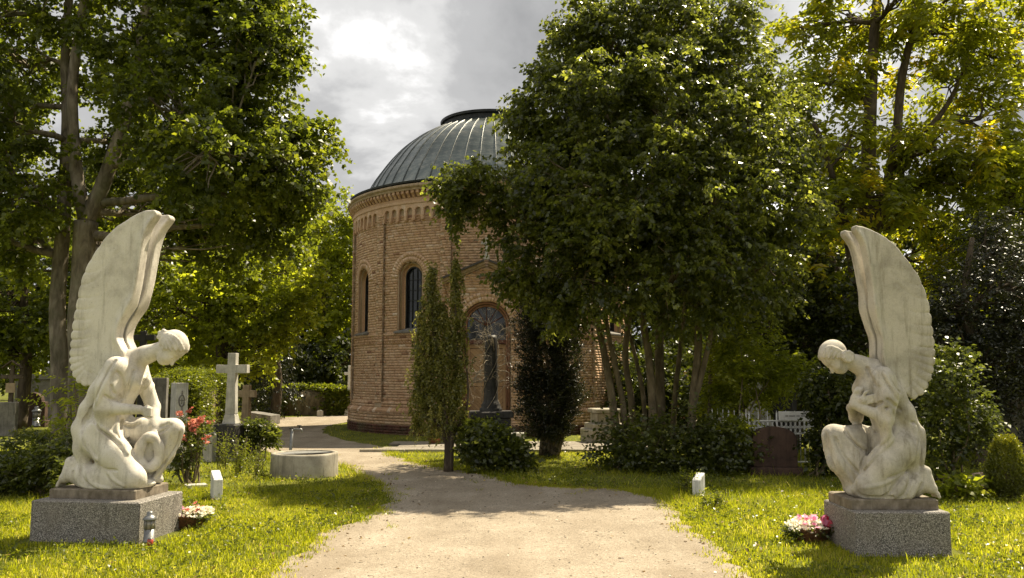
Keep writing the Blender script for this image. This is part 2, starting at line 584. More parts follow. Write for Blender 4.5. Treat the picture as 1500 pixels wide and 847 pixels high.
    M['hedge_leaf'] = leaf_material('hedge_leaf', (0.050, 0.062, 0.007), (0.118, 0.138, 0.012), 0.4, (0.208, 0.213, 0.025))
    M['shrub_leaf'] = leaf_material('shrub_leaf', (0.028, 0.037, 0.006), (0.077, 0.092, 0.013), 0.4, (0.139, 0.151, 0.028), spec=0.6, rough=0.35)
    M['thuja_leaf'] = leaf_material('thuja_leaf', (0.050, 0.058, 0.004), (0.127, 0.142, 0.010), 0.25, (0.244, 0.230, 0.017))
    M['grass_blade'] = leaf_material('grass_blade', (0.085, 0.105, 0.009), (0.23, 0.24, 0.016), 0.46, (0.38, 0.33, 0.09), spec=0.3, rough=0.5)
    M['dry_leaf'] = leaf_material('dry_leaf', (0.06, 0.035, 0.015), (0.20, 0.13, 0.05), 0.2, (0.33, 0.25, 0.08))
    M['pink_petal'] = leaf_material('pink_petal', (0.40, 0.13, 0.22), (0.66, 0.34, 0.45), 0.3, (0.72, 0.45, 0.52))
    M['red_petal'] = leaf_material('red_petal', (0.18, 0.012, 0.03), (0.4, 0.03, 0.07), 0.3, (0.5, 0.12, 0.12))
    M['rose_petal'] = leaf_material('rose_petal', (0.24, 0.07, 0.045), (0.46, 0.19, 0.13), 0.3, (0.6, 0.36, 0.26))
    M['white_petal'] = leaf_material('white_petal', (0.6, 0.57, 0.46), (0.8, 0.78, 0.68), 0.25)
    # ground
    t = NT('soil')
    pos = t.geo()
    c = t.ramp(t.noise(1.3, 6, 0.6, pos), [(0.3, (0.06, 0.07, 0.012)), (0.5, (0.115, 0.13, 0.018)), (0.7, (0.17, 0.165, 0.028))])
    c = t.mix(t.ramp(t.noise(14, 5, 0.6, pos), [(0.5, 0.0), (0.68, 0.55)]), c, (0.10, 0.075, 0.04))
    t.pbr(c, 0.95, normal=t.bump(t.noise(25, 5, 0.6, pos), 0.6, 0.03), spec=0.1)
    M['soil'] = t.m
    t = NT('gravel_path')
    pos = t.geo()
    c = t.ramp(t.noise(1.1, 6, 0.6, pos), [(0.3, (0.245, 0.203, 0.15)), (0.5, (0.315, 0.265, 0.2)), (0.72, (0.385, 0.33, 0.256))])
    sp = t.voro(70, out='Color', vec=pos)
    c = t.mix(0.75, c, t.ramp(t.math('MULTIPLY', sp, 1.0), [(0.0, 0.18), (0.3, 0.45), (0.7, 0.55), (1.0, 0.78)]), 'OVERLAY')
    c = t.mix(t.ramp(t.noise(38, 4, 0.7, pos), [(0.58, 0.0), (0.7, 0.6)]), c, (0.16, 0.125, 0.085))
    c = t.mix(t.ramp(t.noise(1.0, 6, 0.65, t.mapping((1.3, 0.22, 1), pos)), [(0.46, 0.0), (0.62, 0.5)]), c, (0.215, 0.172, 0.12))
    c = t.mix(t.ramp(t.noise(7, 5, 0.7, pos), [(0.55, 0.0), (0.7, 0.4)]), c, (0.17, 0.135, 0.095))
    nb = t.bump(t.voro(95, vec=pos), 0.6, 0.007)
    nb = t.bump(t.noise(3, 5, 0.6, pos), 0.3, 0.05, nb)
    t.pbr(c, 0.95, normal=nb, spec=0.1)
    M['gravel_path'] = t.m
    t = NT('pebble')
    t.pbr(t.ramp(t.attr('var'), [(0.0, (0.09, 0.075, 0.055)), (0.5, (0.3, 0.25, 0.18)), (1.0, (0.5, 0.43, 0.33))]), 0.9, spec=0.2)
    M['pebble'] = t.m
    t = NT('lantern_glass')
    t.pbr((0.3, 0.27, 0.21), 0.2, 0.0, spec=0.6)
    M['lantern_glass'] = t.m
    t = NT('red_candle')
    t.pbr((0.42, 0.06, 0.03), 0.35)
    M['red_candle'] = t.m
    t = NT('ink')
    t.pbr((0.05, 0.045, 0.04), 0.7)
    M['ink'] = t.m


build_materials()
# ---------------------------------------------------------------- ground, path, paving
def smooth_noise2(x, y, f, seed=0.0):
    return mnoise.noise(Vector((x * f + seed, y * f - seed, seed)))


def ground_sheet():
    xs = np.concatenate([-np.geomspace(900, 24, 14), np.linspace(-22, 22, 89), np.geomspace(24, 900, 14)])
    ys = np.concatenate([-np.geomspace(900, 10, 12), np.linspace(-8, 44, 105), np.geomspace(48, 1500, 14)])
    X, Y = np.meshgrid(xs, ys, indexing='ij')
    Z = np.full_like(X, -0.012)
    V = np.stack([X, Y, Z], -1).reshape(-1, 3)
    nx, ny = X.shape
    I = np.arange(nx * ny).reshape(nx, ny)
    F = np.stack([I[:-1, :-1], I[1:, :-1], I[1:, 1:], I[:-1, 1:]], -1).reshape(-1, 4)
    o = link('ground', mesh_np('ground', V, F, M['soil']))
    tag(o, 'grassy cemetery ground', kind='structure')


ground_sheet()

PATH_OUT = [(-2.6, 2.0), (-2.45, 5.0), (-2.22, 7.0), (-2.1, 8.2), (-2.0, 9.4), (-1.78, 10.6), (-1.66, 11.6), (-1.85, 12.8), (-2.3, 14.0), (-2.75, 15.2), (-3.6, 16.8),
            (-5.0, 18.6), (-6.6, 20.2), (-8.6, 22.2), (-10.4, 25.0),
            (-10.8, 29.0), (-9.6, 33.2), (-6.6, 35.4), (-2, 37), (3.5, 36.5), (7.5, 33.2), (8.6, 28.5),
            (7.0, 28.4), (6.0, 32.0), (3.0, 34.6), (-1.0, 35.0), (-4.6, 33.6), (-5.9, 30.5), (-5.95, 27.4), (-5.3, 24.6), (-4.2, 22.2), (-3.1, 20.4), (-2.7, 19.0),
            (-2.2, 17.4), (-1.5, 16.1), (-0.7, 15.1), (-0.2, 14.2), (0.15, 13.5), (0.8, 13.1), (1.5, 12.9), (1.95, 12.2), (2.05, 11.0), (1.95, 9.8), (2.05, 8.7), (1.98, 7.1), (2.2, 5.0), (2.4, 2.0)]


def jitter_path(poly):
    pts = spline(poly, 10, closed=True)
    out = []
    for i, p in enumerate(pts):
        q = pts[(i + 1) % len(pts)]
        nx, ny = (q[1] - p[1]), -(q[0] - p[0])
        L = math.hypot(nx, ny) or 1
        d = 0.10 * smooth_noise2(p[0], p[1], 1.3, 3.1) + 0.10 * smooth_noise2(p[0], p[1], 4.5, 8.7)
        out.append((p[0] + nx / L * d, p[1] + ny / L * d))
    return out


PATH = jitter_path(PATH_OUT)
PATH_NP = np.array(PATH)


def in_poly(x, y, poly):
    x = np.asarray(x); y = np.asarray(y)
    inside = np.zeros(x.shape, bool)
    px, py = poly[:, 0], poly[:, 1]
    qx, qy = np.roll(px, -1), np.roll(py, -1)
    for a, b, c, d in zip(px, py, qx, qy):
        if b == d: continue
        hit = (b > y) != (d > y)
        inside ^= hit & (x < (c - a) * (y - b) / (d - b) + a)
    return inside


def flat_poly(name, poly, z, mat, label):
    bm = bmesh.new()
    vs = [bm.verts.new((p[0], p[1], z)) for p in poly]
    f = bm.faces.new(vs)
    if f.normal.z < 0: f.normal_flip()
    bmesh.ops.triangulate(bm, faces=[f])
    me = bpy.data.meshes.new(name); bm.to_mesh(me); bm.free()
    me.materials.append(mat)
    return tag(link(name, me), label, kind='structure')


flat_poly('path', PATH, 0.0, M['gravel_path'], 'sandy gravel path through the cemetery')


def pebbles():
    n = 3600
    x = rng.uniform(-2.6, 2.4, n * 3); y = 5.5 + rng.power(1.0, n * 3) * 13.5
    k = in_poly(x, y, PATH_NP); x, y = x[k][:n], y[k][:n]
    n = len(x)
    s = rng.gamma(2.0, 0.0022, n) + 0.002
    base = np.array([[1, 0, 0], [0, 1, 0], [-1, 0, 0], [0, -1, 0], [0, 0, 0.7], [0, 0, -0.3]], float)
    fc = np.array([[0, 1, 4], [1, 2, 4], [2, 3, 4], [3, 0, 4]])
    a = rng.uniform(0, 6.28, n)
    ca, sa = np.cos(a), np.sin(a)
    st = rng.uniform(0.6, 1.5, n)
    V = np.empty((n, 6, 3))
    V[:, :, 0] = x[:, None] + s[:, None] * (base[:, 0] * ca[:, None] * st[:, None] - base[:, 1] * sa[:, None])
    V[:, :, 1] = y[:, None] + s[:, None] * (base[:, 0] * sa[:, None] * st[:, None] + base[:, 1] * ca[:, None])
    V[:, :, 2] = 0.002 + s[:, None] * base[:, 2]
    F = (fc[None] + (np.arange(n) * 6)[:, None, None]).reshape(-1, 3)
    o = link('gravel', mesh_np('gravel', V.reshape(-1, 3), F, M['pebble'], attr={'var': np.repeat(rng.uniform(0, 1, n), 6)}))
    tag(o, 'loose small stones scattered on the path', 'gravel', kind='stuff')


pebbles()


def paving():
    root = empty('pavement', (-0.7, 20.4, 0))
    tag(root, 'pale stone slab walk in front of the chapel door', kind='structure')
    k = 0
    for j in range(3):
        x = -2.25 + (0.3 if j % 2 else 0.0)
        while x < 3.2:
            w = 0.78 + 0.3 * random.random()
            d = 0.78
            mb = MB()
            mb.bevbox((0, 0, 0), (w - 0.02, d - 0.02, 0.05), 0.008)
            mb.build('paving_slab', M['paving'], root, (x + w / 2, -0.95 + j * 0.8, 0.012 + 0.006 * random.random()), (0.004 * random.uniform(-1, 1), 0.004 * random.uniform(-1, 1), 0.01 * random.uniform(-1, 1)))
            x += w
            k += 1
    for j in range(2):
        x = -1.0
        for i in range(2):
            mb = MB(); mb.bevbox((0, 0, 0), (0.98, 0.72, 0.05), 0.008)
            mb.build('paving_slab', M['paving'], root, (x + 0.5, 1.45 + j * 0.74, 0.013 + 0.004 * random.random()))
            x += 1.0
    # kerb on the path side
    for i in range(5):
        mb = MB(); mb.bevbox((0, 0, 0), (0.98, 0.09, 0.12), 0.01)
        mb.build('kerbstone', M['concrete'], root, (-2.15 + i * 1.0, -1.42 + 0.02 * random.uniform(-1, 1), 0.0))


paving()
# ---------------------------------------------------------------- the round chapel
CH = empty('round_chapel', (-0.7, 28.3, 0))
tag(CH, 'round yellow brick chapel with ribbed metal dome behind the trees', 'chapel')
RW = 4.47


def pol(r, th, z):
    return np.stack([r * np.sin(th), -r * np.cos(th), z], -1)


def wall_map(th0, R0=RW):
    """(x, z, depth inwards) -> chapel space, bent round the drum"""
    return lambda x, z, d: pol(R0 - np.asarray(d, float) + 0 * np.asarray(x, float), th0 + np.asarray(x, float) / R0, np.asarray(z, float) + 0 * np.asarray(x, float))


def plane_map(org, xd, nd):
    org, xd, nd = (np.array(q, float) for q in (org, xd, nd))
    return lambda x, z, d: org + np.asarray(x, float)[..., None] * xd + np.asarray(d, float)[..., None] * (-nd) + np.asarray(z, float)[..., None] * np.array([0, 0, 1.0])


class Bricks:
    """many bricks in one mesh: a brick is an interval x0..x1, z0..z1 proud of the mortar"""

    def __init__(self):
        self.V, self.var = [], []

    def add(self, mp, x0, x1, z0, z1, proud, var, back=0.03):
        x0, x1, z0, z1, proud, var = (np.atleast_1d(np.asarray(q, float)) for q in (x0, x1, z0, z1, proud, var))
        n = max(len(q) for q in (x0, x1, z0, z1, proud, var))
        x0, x1, z0, z1, proud, var = (np.broadcast_to(q, (n,)) for q in (x0, x1, z0, z1, proud, var))
        P = []
        for d in (-proud, np.full(n, back)):
            for xx, zz in ((x0, z0), (x1, z0), (x1, z1), (x0, z1)):
                P.append(mp(xx, zz, d))
        self.V.append(np.stack(P, 1))
        self.var.append(var)

    def wedge(self, mp, P4, proud, var, back=0.03):
        P = []
        for d in (-proud, back):
            for x, z in P4:
                P.append(mp(np.array([x]), np.array([z]), np.array([float(d)])))
        self.V.append(np.stack(P, 1)); self.var.append(np.array([var]))

    def build(self, name, mat, parent, kind='stuff'):
        V = np.concatenate(self.V, 0); n = len(V)
        var = np.concatenate(self.var)
        q = np.array([[0, 1, 2, 3], [3, 2, 6, 7], [0, 4, 5, 1], [1, 5, 6, 2], [0, 3, 7, 4]])
        F = (q[None] + (np.arange(n) * 8)[:, None, None]).reshape(-1, 4)
        o = link(name, mesh_np(name, V.reshape(-1, 3), F, mat, attr={'var': np.repeat(var, 8)}), parent)
        if kind: o['kind'] = kind
        return o


def courses(bk, mp, xa, xb, za, zb, hole=None, proud=0.012, h=0.077, L=0.25, lo=0.0, hi=1.0, limit=None, back=0.03):
    """running bond between xa and xb; hole(z) -> (x0,x1) or None"""
    nz = max(1, int(round((zb - za) / h)))
    h = (zb - za) / nz
    X0, X1, Z0, Z1 = [], [], [], []
    for i in range(nz):
        z0 = za + i * h
        zm = z0 + h / 2
        a, b = xa, xb
        if limit:
            hw = limit(zm)
            a, b = max(a, -hw), min(b, hw)
            if b - a < 0.03: continue
        step = L if i % 2 == 0 else L
        x = xa - (L / 2 if i % 2 else 0.0) + (0.06 * ((i * 7) % 3))
        ho = hole(zm) if hole else None
        while x < b:
            p, q = max(x, a), min(x + step, b)
            x += step
            if q - p < 0.02: continue
            segs = [(p, q)]
            if ho:
                segs = []
                if p < ho[0]: segs.append((p, min(q, ho[0])))
                if q > ho[1]: segs.append((max(p, ho[1]), q))
            for s0, s1 in segs:
                if s1 - s0 < 0.025: continue
                X0.append(s0 + 0.005); X1.append(s1 - 0.005); Z0.append(z0 + 0.005); Z1.append(z0 + h - 0.005)
    n = len(X0)
    if not n: return
    var = np.clip(rng.normal(0.58, 0.15, n), 0, 1)
    dk = rng.random(n) < 0.03
    var[dk] = rng.uniform(0, 0.15, dk.sum())
    var = lo + var * (hi - lo)
    bk.add(mp, X0, X1, Z0, Z1, proud + rng.normal(0, 0.0022, n), var, back)


W_SILL, W_SPR, W_HW = 2.92, 4.50, 0.45


def win_hole(z):
    if z < W_SILL or z > W_SPR + W_HW: return None
    if z < W_SPR: return (-W_HW, W_HW)
    w = math.sqrt(max(0, W_HW ** 2 - (z - W_SPR) ** 2))
    return (-w, w) if w > 0.02 else None


def arch_line(w, z0, zs, n=14):
    p = [(-w, z0)]
    p += [(-w * math.cos(math.pi * k / n), zs + w * math.sin(math.pi * k / n)) for k in range(n + 1)]
    p.append((w, z0))
    return p


def loft(mb, mp, lines, a=0.5):
    """lines: list of (polyline[(x,z)], depth) with the same count"""
    n = len(lines[0][0])
    vs = []
    for pl, d in lines:
        x = np.array([p[0] for p in pl]); z = np.array([p[1] for p in pl])
        vs += [tuple(q) for q in mp(x, z, np.full(n, float(d)))]
    fs = []
    for i in range(len(lines) - 1):
        for k in range(n - 1):
            fs.append((i * n + k, i * n + k + 1, (i + 1) * n + k + 1, (i + 1) * n + k))
    mb.add(vs, fs, a)


def fill_arch(mb, mp, w, z0, zs, d, n=14, a=0.5):
    pl = arch_line(w, z0, zs, n)
    x = np.array([p[0] for p in pl]); z = np.array([p[1] for p in pl])
    vs = [tuple(q) for q in mp(x, z, np.full(len(pl), float(d)))]
    mb.add(vs, [tuple(range(len(vs)))], a)


def strip_box(mb, mp, x0, x1, z0, z1, d0, d1, n=1, a=0.5):
    """bent bar: x0..x1, z0..z1, from depth d0 (outer) to d1 (inner)"""
    xs = np.linspace(x0, x1, n + 1)
    vs, fs = [], []
    for x in xs:
        for z, d in ((z0, d0), (z1, d0), (z1, d1), (z0, d1)):
            vs.append(tuple(mp(np.array([x]), np.array([z]), np.array([float(d)]))[0]))
    for i in range(n):
        o = i * 4
        for k in range(4):
            j = (k + 1) % 4
            fs.append((o + k, o + 4 + k, o + 4 + j, o + j))
    fs.append((0, 1, 2, 3)); fs.append((n * 4 + 3, n * 4 + 2, n * 4 + 1, n * 4))
    mb.add(vs, fs, a)


def ring(mb, prof, n=144, a=0.5):
    """closed (r,z) profile swept round the drum"""
    mb.lathe(prof, n, (0, 0, 0), a, smooth=False, closed=True)


def chapel_wall():
    # mortar drum with the window openings left out
    nth, zs = 480, np.arange(0.7, 6.72, 0.06)
    th = np.arange(nth) / nth * 2 * math.pi
    V = np.concatenate([pol(np.full(nth, RW), th, np.full(nth, z)) for z in zs])
    nz = len(zs)
    I = np.arange(nth * nz).reshape(nz, nth)
    F = np.stack([I[:-1], np.roll(I, -1, 1)[:-1], np.roll(I, -1, 1)[1:], I[1:]], -1)
    thc = (th + math.pi / nth); zc = (zs[:-1] + zs[1:]) / 2
    TH, ZC = np.meshgrid(thc, zc)
    keep = np.ones(TH.shape, bool)
    for k in range(1, 12):
        if k == 6: continue
        c = k * math.pi / 6
        x = ((TH - c + math.pi) % (2 * math.pi) - math.pi) * RW
        inside = ((np.abs(x) < W_HW - 0.012) & (ZC > W_SILL) & (ZC < W_SPR)) | ((x ** 2 + (ZC - W_SPR) ** 2 < (W_HW - 0.012) ** 2) & (ZC >= W_SPR))
        keep &= ~inside
    x = ((TH + math.pi) % (2 * math.pi) - math.pi) * RW
    keep &= ~((np.abs(x) < 0.8) & (ZC < 3.6))
    F = F[keep]
    wall = link('wall', mesh_np('wall', V, F, M['mortar']), CH)
    hb = math.pi / 12 * RW
    for k in range(12):
        c = k * math.pi / 6
        bk = Bricks()
        mp = wall_map(c)
        if k == 0:
            hole = lambda z: (-1.0, 1.0) if z < 4.3 else ((-2.4 * (4.72 - z), 2.4 * (4.72 - z)) if z < 4.7 else None)
        elif k == 6: hole = None
        else: hole = win_hole
        courses(bk, mp, -hb + 0.15, hb - 0.15, 0.86, 6.30, hole)
        bk.build('brickwork', M['brick'], wall)
    # pilaster strips between the bays
    for k in range(12):
        c = (k + 0.5) * math.pi / 6
        mp = wall_map(c, RW + 0.075)
        mb = MB()
        strip_box(mb, mp, -0.155, 0.155, 0.72, 6.42, 0.0, 0.075, 1)
        p = mb.build('pilaster', M['mortar'], CH)
        bk = Bricks()
        courses(bk, mp, -0.16, 0.16, 0.86, 6.40, None, L=0.16, h=0.077, back=0.07)
        bk.build('brickwork', M['brick'], p)


def arch_frieze():
    """little round arches on corbels between the pilasters"""
    n_arch = 7
    for k in range(12):
        c = k * math.pi / 6
        mp = wall_map(c, RW + 0.075)
        hb = math.pi / 12 * (RW + 0.075) - 0.155
        w = 2 * hb / n_arch
        mb = MB()
        for i in range(n_arch):
            x0 = -hb + i * w
            xc = x0 + w / 2
            r = w * 0.34
            zt, zs, zb = 6.62, 6.40, 6.25
            # face polygon of one arch cell, split in two halves
            m = 6
            for sgn in (-1, 1):
                arc = [(xc + sgn * r * math.cos(t), zs + r * math.sin(t)) for t in [math.pi / 2 * j / m for j in range(m + 1)]]
                poly = [(xc + sgn * w / 2, zb), (xc + sgn * r, zb)] + arc + [(xc, zt), (xc + sgn * w / 2, zt)]
                if sgn > 0: poly = poly[::-1]
                xs = np.array([p[0] for p in poly]); zz = np.array([p[1] for p in poly]); nn = len(poly)
                fr = mp(xs, zz, np.zeros(nn)); bk_ = mp(xs, zz, np.full(nn, 0.1))
                vs = [tuple(q) for q in fr] + [tuple(q) for q in bk_]
                fs = [tuple(range(nn - 1, -1, -1))]
                for j in range(nn):
                    j2 = (j + 1) % nn
                    fs.append((j, nn + j, nn + j2, j2))
                mb.add(vs, fs, random.uniform(0.5, 0.95))
            # corbel foot
            strip_box(mb, mp, x0 - 0.045, x0 + 0.045, 6.13, 6.26, -0.012, 0.09, 1, random.uniform(0.3, 0.8))
        mb.build('arch_frieze', M['brick'], CH)
    # pieces of frieze over each pilaster
    for k in range(12):
        mp = wall_map((k + 0.5) * math.pi / 6, RW + 0.077)
        mb = MB(); strip_box(mb, mp, -0.158, 0.158, 6.40, 6.62, 0.0, 0.1, 1, 0.6)
        mb.build('pilaster_cap', M['brick'], CH)


def cornice():
    mb = MB()
    ring(mb, [(RW - 0.05, 6.62), (RW + 0.10, 6.62), (RW + 0.10, 6.70), (RW - 0.05, 6.70)], a=0.75)
    ring(mb, [(RW - 0.05, 6.702), (RW + 0.085, 6.702), (RW + 0.085, 6.78), (RW - 0.05, 6.78)], a=0.5)
    mb.build('cornice_band', M['brick'], CH)
    # corbel table
    n = 168
    mb = MB()
    for k in range(n):
        mp = wall_map(2 * math.pi * k / n, RW + 0.20)
        v = random.uniform(0.3, 0.95)
        prof = [(0.0, 6.98), (0.0, 6.90), (0.055, 6.85), (0.10, 6.785), (0.16, 6.785), (0.16, 6.98)]
        w = 0.048
        vs = []
        for x in (-w, w):
            for d, z in prof:
                vs.append(tuple(mp(np.array([x]), np.array([z]), np.array([d]))[0]))
        m = len(prof)
        fs = [tuple(range(m)), tuple(range(2 * m - 1, m - 1, -1))] + [(i, m + i, m + (i + 1) % m, (i + 1) % m) for i in range(m)]
        mb.add(vs, fs, v)
    o = mb.build('corbel_table', M['brick'], CH); o['kind'] = 'stuff'
    mb = MB()
    ring(mb, [(RW - 0.05, 6.78), (RW + 0.045, 6.78), (RW + 0.045, 6.98), (RW - 0.05, 6.98)], a=0.3)
    mb.build('corbel_backing', M['brick'], CH)
    mb = MB()
    ring(mb, [(RW - 0.3, 6.981), (RW + 0.215, 6.981), (RW + 0.225, 7.05), (RW - 0.3, 7.05)], a=0.7)
    ring(mb, [(RW - 0.3, 7.051), (RW + 0.245, 7.051), (RW + 0.27, 7.09), (RW + 0.255, 7.15), (RW + 0.15, 7.19), (RW - 0.3, 7.19)], a=0.85)
    mb.build('cornice', M['sandstone'], CH)


def plinth():
    bk = Bricks()
    mp = wall_map(0.0, 4.60)
    full = math.pi * 4.60
    for a, b in ((-full, -1.12), (1.12, full)):
        courses(bk, mp, a, b, 0.26, 0.60, None, L=0.25)
    mb = MB()
    ring(mb, [(4.3, -0.1), (4.60, -0.1), (4.60, 0.602), (4.3, 0.602)])
    pl = mb.build('plinth', M['mortar'], CH)
    bk.build('brickwork', M['brick'], pl)
    bb = Bricks()
    for a, b in ((-full, -1.12), (1.12, full)):
        courses(bb, wall_map(0.0, 4.615), a, b, -0.06, 0.255, None, L=0.25)
    bb.build('base_course', M['base_brick'], pl)
    # sloped weathering bricks
    n = int(2 * math.pi * 4.6 / 0.135)
    wb = MB()
    for k in range(n):
        th = 2 * math.pi * (k + 0.5) / n
        if abs(((th + math.pi) % (2 * math.pi)) - math.pi) < 0.25: continue
        mp2 = wall_map(th, 4.63)
        v = 0.97 if random.random() < 0.09 else random.uniform(0.1, 0.55)
        w = 0.062
        prof = [(0.0, 0.604), (0.0, 0.655), (0.10, 0.745), (0.2, 0.745), (0.2, 0.604)]
        vs = []
        for x in (-w, w):
            for d, z in prof:
                vs.append(tuple(mp2(np.array([x]), np.array([z]), np.array([d]))[0]))
        m = len(prof)
        wb.add(vs, [tuple(range(m)), tuple(range(2 * m - 1, m - 1, -1))] + [(i, m + i, m + (i + 1) % m, (i + 1) % m) for i in range(m)], v)
    o = wb.build('weathering_course', M['brick'], pl); o['kind'] = 'stuff'
    bk2 = Bricks()
    for a, b in ((-full, -1.1), (1.1, full)):
        courses(bk2, wall_map(0.0, RW + 0.055), a * RW / 4.6, b * RW / 4.6, 0.747, 0.90, None, L=0.25, back=0.06)
    bk2.build('brickwork', M['brick'], pl)


def string_course():
    for k in range(12):
        if k == 0: continue
        mp = wall_map(k * math.pi / 6, RW)
        hb = math.pi / 12 * RW - 0.15
        bk = Bricks()
        courses(bk, mp, -hb, hb, 2.80, 2.875, None, proud=0.05, L=0.125, lo=0.3, hi=0.9)
        courses(bk, mp, -hb, hb, 2.64, 2.80, None, proud=0.032, L=0.25, lo=-0.1, hi=0.7)
        x = np.arange(-hb, hb - 0.05, 0.1)
        bk.add(mp, x + 0.02, x + 0.075, 2.575, 2.638, 0.03, rng.uniform(0.2, 0.7, len(x)))
        bk.build('string_course', M['brick'], CH)


def window(th):
    root = empty('window', (0, 0, 0), 0, 1.0, CH)
    mp = wall_map(th)
    mb = MB()
    A = lambda w: arch_line(w, W_SILL, W_SPR)
    loft(mb, mp, [(A(W_HW), -0.012), (A(W_HW), 0.09), (A(0.37), 0.09), (A(0.37), 0.18), (A(0.30), 0.18), (A(0.30), 0.30)], 0.6)
    mb.build('reveal', M['brick'], root)
    # voussoirs
    bk = Bricks()
    n = 21
    for ra, rb, off in ((W_HW + 0.002, W_HW + 0.125, 0.0), (W_HW + 0.135, W_HW + 0.255, 0.5)):
        for i in range(n):
            t0 = math.pi * (i + 0.06) / n; t1 = math.pi * (i + 0.94) / n
            P4 = [(-ra * math.cos(t0), W_SPR + ra * math.sin(t0)), (-ra * math.cos(t1), W_SPR + ra * math.sin(t1)),
                  (-rb * math.cos(t1), W_SPR + rb * math.sin(t1)), (-rb * math.cos(t0), W_SPR + rb * math.sin(t0))]
            bk.wedge(mp, P4[::-1], 0.021 + 0.002 * random.random(), min(1, random.uniform(0.55, 0.98)))
    bk.build('arch_bricks', M['brick'], root)
    # roll moulding round the reveal
    pl = A(0.40)
    pts = [tuple(mp(np.array([x]), np.array([z]), np.array([0.085]))[0]) for x, z in pl]
    mb = MB(); mb.tube(pts, 0.028, 8, 0.8); mb.build('roll_moulding', M['sandstone'], root)
    mb = MB()
    loft(mb, mp, [(A(0.302), 0.20), (A(0.302), 0.17), (A(0.262), 0.17), (A(0.262), 0.26)])
    fr = mb.build('frame', M['dark_metal'], root)
    mb = MB(); fill_arch(mb, mp, 0.30, W_SILL, W_SPR, 0.25)
    mb.build('pane', M['window_glass'], root)
    for x in (-0.09, 0.09):
        mb = MB(); strip_box(mb, mp, x - 0.008, x + 0.008, W_SILL, W_SPR + 0.24, 0.225, 0.248)
        mb.build('glazing_bar', M['dark_metal'], fr)
    for z in (3.22, 3.52, 3.82, 4.12, 4.42):
        mb = MB(); strip_box(mb, mp, -0.27, 0.27, z - 0.008, z + 0.008, 0.222, 0.247)
        mb.build('glazing_bar', M['dark_metal'], fr)
    mb = MB()
    xs = (-0.52, 0.52)
    vs = []
    for x in xs:
        for d, z in ((-0.10, 2.876), (-0.10, 2.915), (0.25, 3.04), (0.30, 3.04), (0.30, 2.876)):
            vs.append(tuple(mp(np.array([x]), np.array([z]), np.array([d]))[0]))
    mb.add(vs, [(0, 1, 2, 3, 4), (9, 8, 7, 6, 5)] + [(i, 5 + i, 5 + (i + 1) % 5, (i + 1) % 5) for i in range(5)], 0.5)
    mb.build('sill', M['grey_stone'], root)


